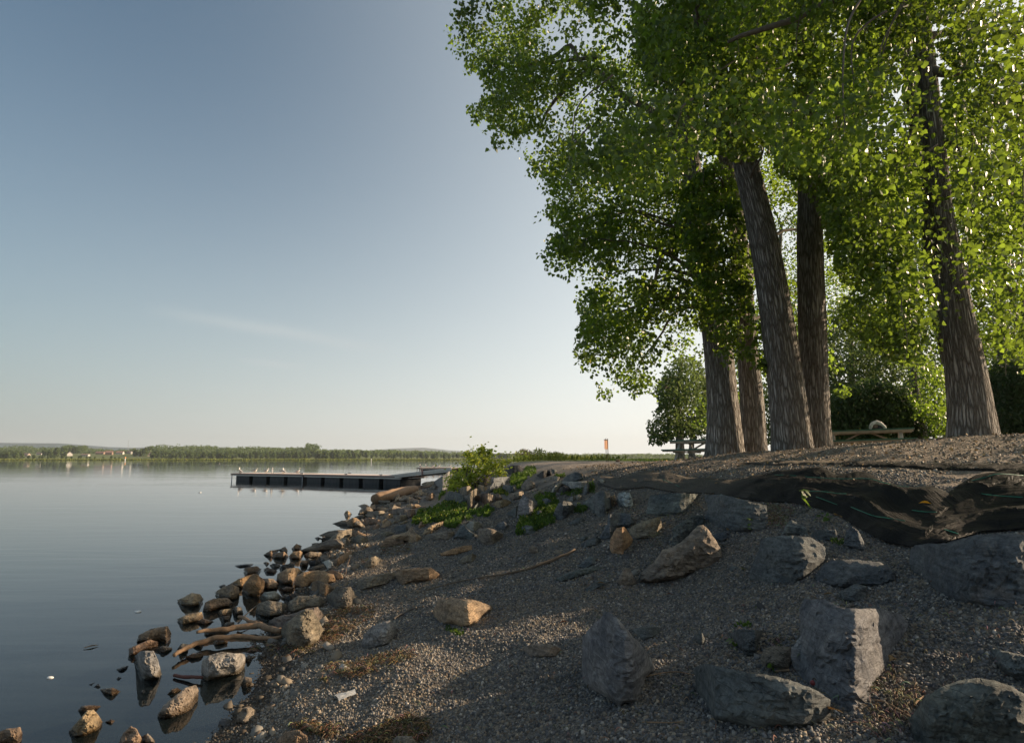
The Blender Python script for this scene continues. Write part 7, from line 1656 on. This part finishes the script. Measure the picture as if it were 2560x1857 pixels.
# ============================================================ BACKGROUND TREES
def bg_tree(name, label, poly, d0, d1, n, rad, per, size, mat, trunkpts, tr, group=None, thr=.2):
    P, cen = sprays(V2S(poly), n, d0, d1, rad, per, 7, thr); S = vpath(trunkpts, (d0 + d1) / 2, (d0 + d1) / 2)
    S[0].z = float(zfun(S[0].x, S[0].y)) - .1; o = empty(name, S[0]); inv = Matrix.Translation(-o.location)
    t_, _ = trunk('trunk', S, lerp_list(tr, len(S)), o, 4, 14, False, 2.0); t_.data.transform(inv)
    me = leaves_mesh('crown', P, size, tones(P, 2.0), LT2); me.transform(inv); link_mesh('crown', me, mat, o)
    for pth, rr in limbs_to(catmull(S, 4), cen, 8, .08, .3):
        V, F = tube_arrays(catmull(pth, 3), lerp_list(rr, 10), 6); l_ = link_mesh('limb', np_mesh('limb', V, F), M_TWIG, o); l_.data.transform(inv)
    return tag(o, label, 'tree', group)
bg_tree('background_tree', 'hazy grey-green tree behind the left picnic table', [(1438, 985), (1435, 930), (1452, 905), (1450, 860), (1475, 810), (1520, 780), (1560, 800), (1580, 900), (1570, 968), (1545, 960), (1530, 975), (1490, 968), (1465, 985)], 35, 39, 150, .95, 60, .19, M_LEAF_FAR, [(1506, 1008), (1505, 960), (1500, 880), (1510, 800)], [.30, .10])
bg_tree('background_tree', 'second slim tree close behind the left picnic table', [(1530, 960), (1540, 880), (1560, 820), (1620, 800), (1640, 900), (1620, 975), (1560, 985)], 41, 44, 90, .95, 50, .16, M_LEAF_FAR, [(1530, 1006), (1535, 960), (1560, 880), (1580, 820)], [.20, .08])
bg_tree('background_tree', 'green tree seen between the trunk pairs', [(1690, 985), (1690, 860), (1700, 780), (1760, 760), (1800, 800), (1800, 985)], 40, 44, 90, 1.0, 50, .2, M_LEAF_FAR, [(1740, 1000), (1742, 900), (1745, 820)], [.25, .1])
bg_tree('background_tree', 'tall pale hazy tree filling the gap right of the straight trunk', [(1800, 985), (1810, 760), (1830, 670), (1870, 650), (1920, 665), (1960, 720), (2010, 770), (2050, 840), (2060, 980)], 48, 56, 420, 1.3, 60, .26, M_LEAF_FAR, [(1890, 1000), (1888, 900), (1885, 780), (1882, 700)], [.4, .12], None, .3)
bg_tree('dark_spruce', 'dark rounded conifer behind the right picnic table', [(1835, 975), (1830, 920), (1845, 880), (1880, 855), (1930, 840), (1980, 850), (2020, 870), (2050, 920), (2050, 975), (1950, 985)], 23, 27, 520, .65, 70, .13, M_LEAF_DARK, [(1940, 990), (1940, 920), (1938, 870)], [.2, .08], None, .9)
bg_tree('background_tree', 'slender dark-trunked tree left of the broad double-stemmed cottonwood', [(2010, 860), (2020, 800), (2060, 790), (2110, 830), (2110, 960), (2070, 975), (2050, 930), (2020, 920)], 22, 25, 110, .6, 50, .12, M_LEAF, [(2046, 985), (2040, 930), (2028, 860), (2020, 800)], [.16, .08])
bg_tree('dark_spruce', 'dark green trees right of the broad double-stemmed cottonwood', [(2170, 985), (2160, 900), (2180, 840), (2210, 790), (2268, 780), (2420, 760), (2500, 900), (2460, 990), (2300, 970)], 26, 31, 560, .75, 70, .15, M_LEAF_DARK, [(2290, 985), (2290, 920), (2290, 850)], [.25, .1], None, .9)
bg_tree('background_tree', 'sunny green trees far behind the dark conifer and the right trunks', [(2000, 985), (1990, 900), (2020, 780), (2100, 700), (2200, 680), (2400, 640), (2600, 700), (2600, 985)], 42, 50, 420, 1.3, 50, .25, M_LEAF_FAR, [(2150, 998), (2150, 900), (2150, 780)], [.35, .12], None, .25)

bg_tree('background_tree', 'tall sunlit tree behind the gap between the leaning and the straight trunk', [(1600, 985), (1610, 700), (1640, 480), (1690, 340), (1780, 300), (1880, 360), (1930, 520), (1900, 640), (1830, 700), (1810, 985)], 45, 52, 400, 1.2, 60, .2, M_LEAF, [(1715, 1000), (1716, 850), (1720, 700), (1730, 500)], [.34, .12], None, .12)
bg_tree('background_tree', 'sunlit tree rising behind the double-stemmed cottonwood', [(1960, 800), (1950, 500), (2000, 300), (2120, 200), (2300, 220), (2420, 400), (2400, 860), (2250, 800), (2200, 860), (2120, 820), (2040, 830)], 28, 34, 480, .85, 55, .15, M_LEAF, [(2230, 1000), (2225, 850), (2215, 700), (2210, 480)], [.34, .12], None, .10)

# ============================================================ AIR over the lake
bm = bmesh.new(); add_box(bm, (0, 4020, 125), (15600, 9200, 262))
hzm_ = bpy.data.materials.new('haze'); hzm_.use_nodes = True; hn, hl = hzm_.node_tree.nodes, hzm_.node_tree.links
hn.clear(); pv = hn.new('ShaderNodeVolumePrincipled'); pv.inputs['Color'].default_value = (.78, .84, .88, 1); pv.inputs['Density'].default_value = 0.00009; pv.inputs['Anisotropy'].default_value = 0.2
ho = hn.new('ShaderNodeOutputMaterial'); hl.new(pv.outputs[0], ho.inputs['Volume'])
tag(bm_obj('haze', bm, hzm_), kind='stuff')
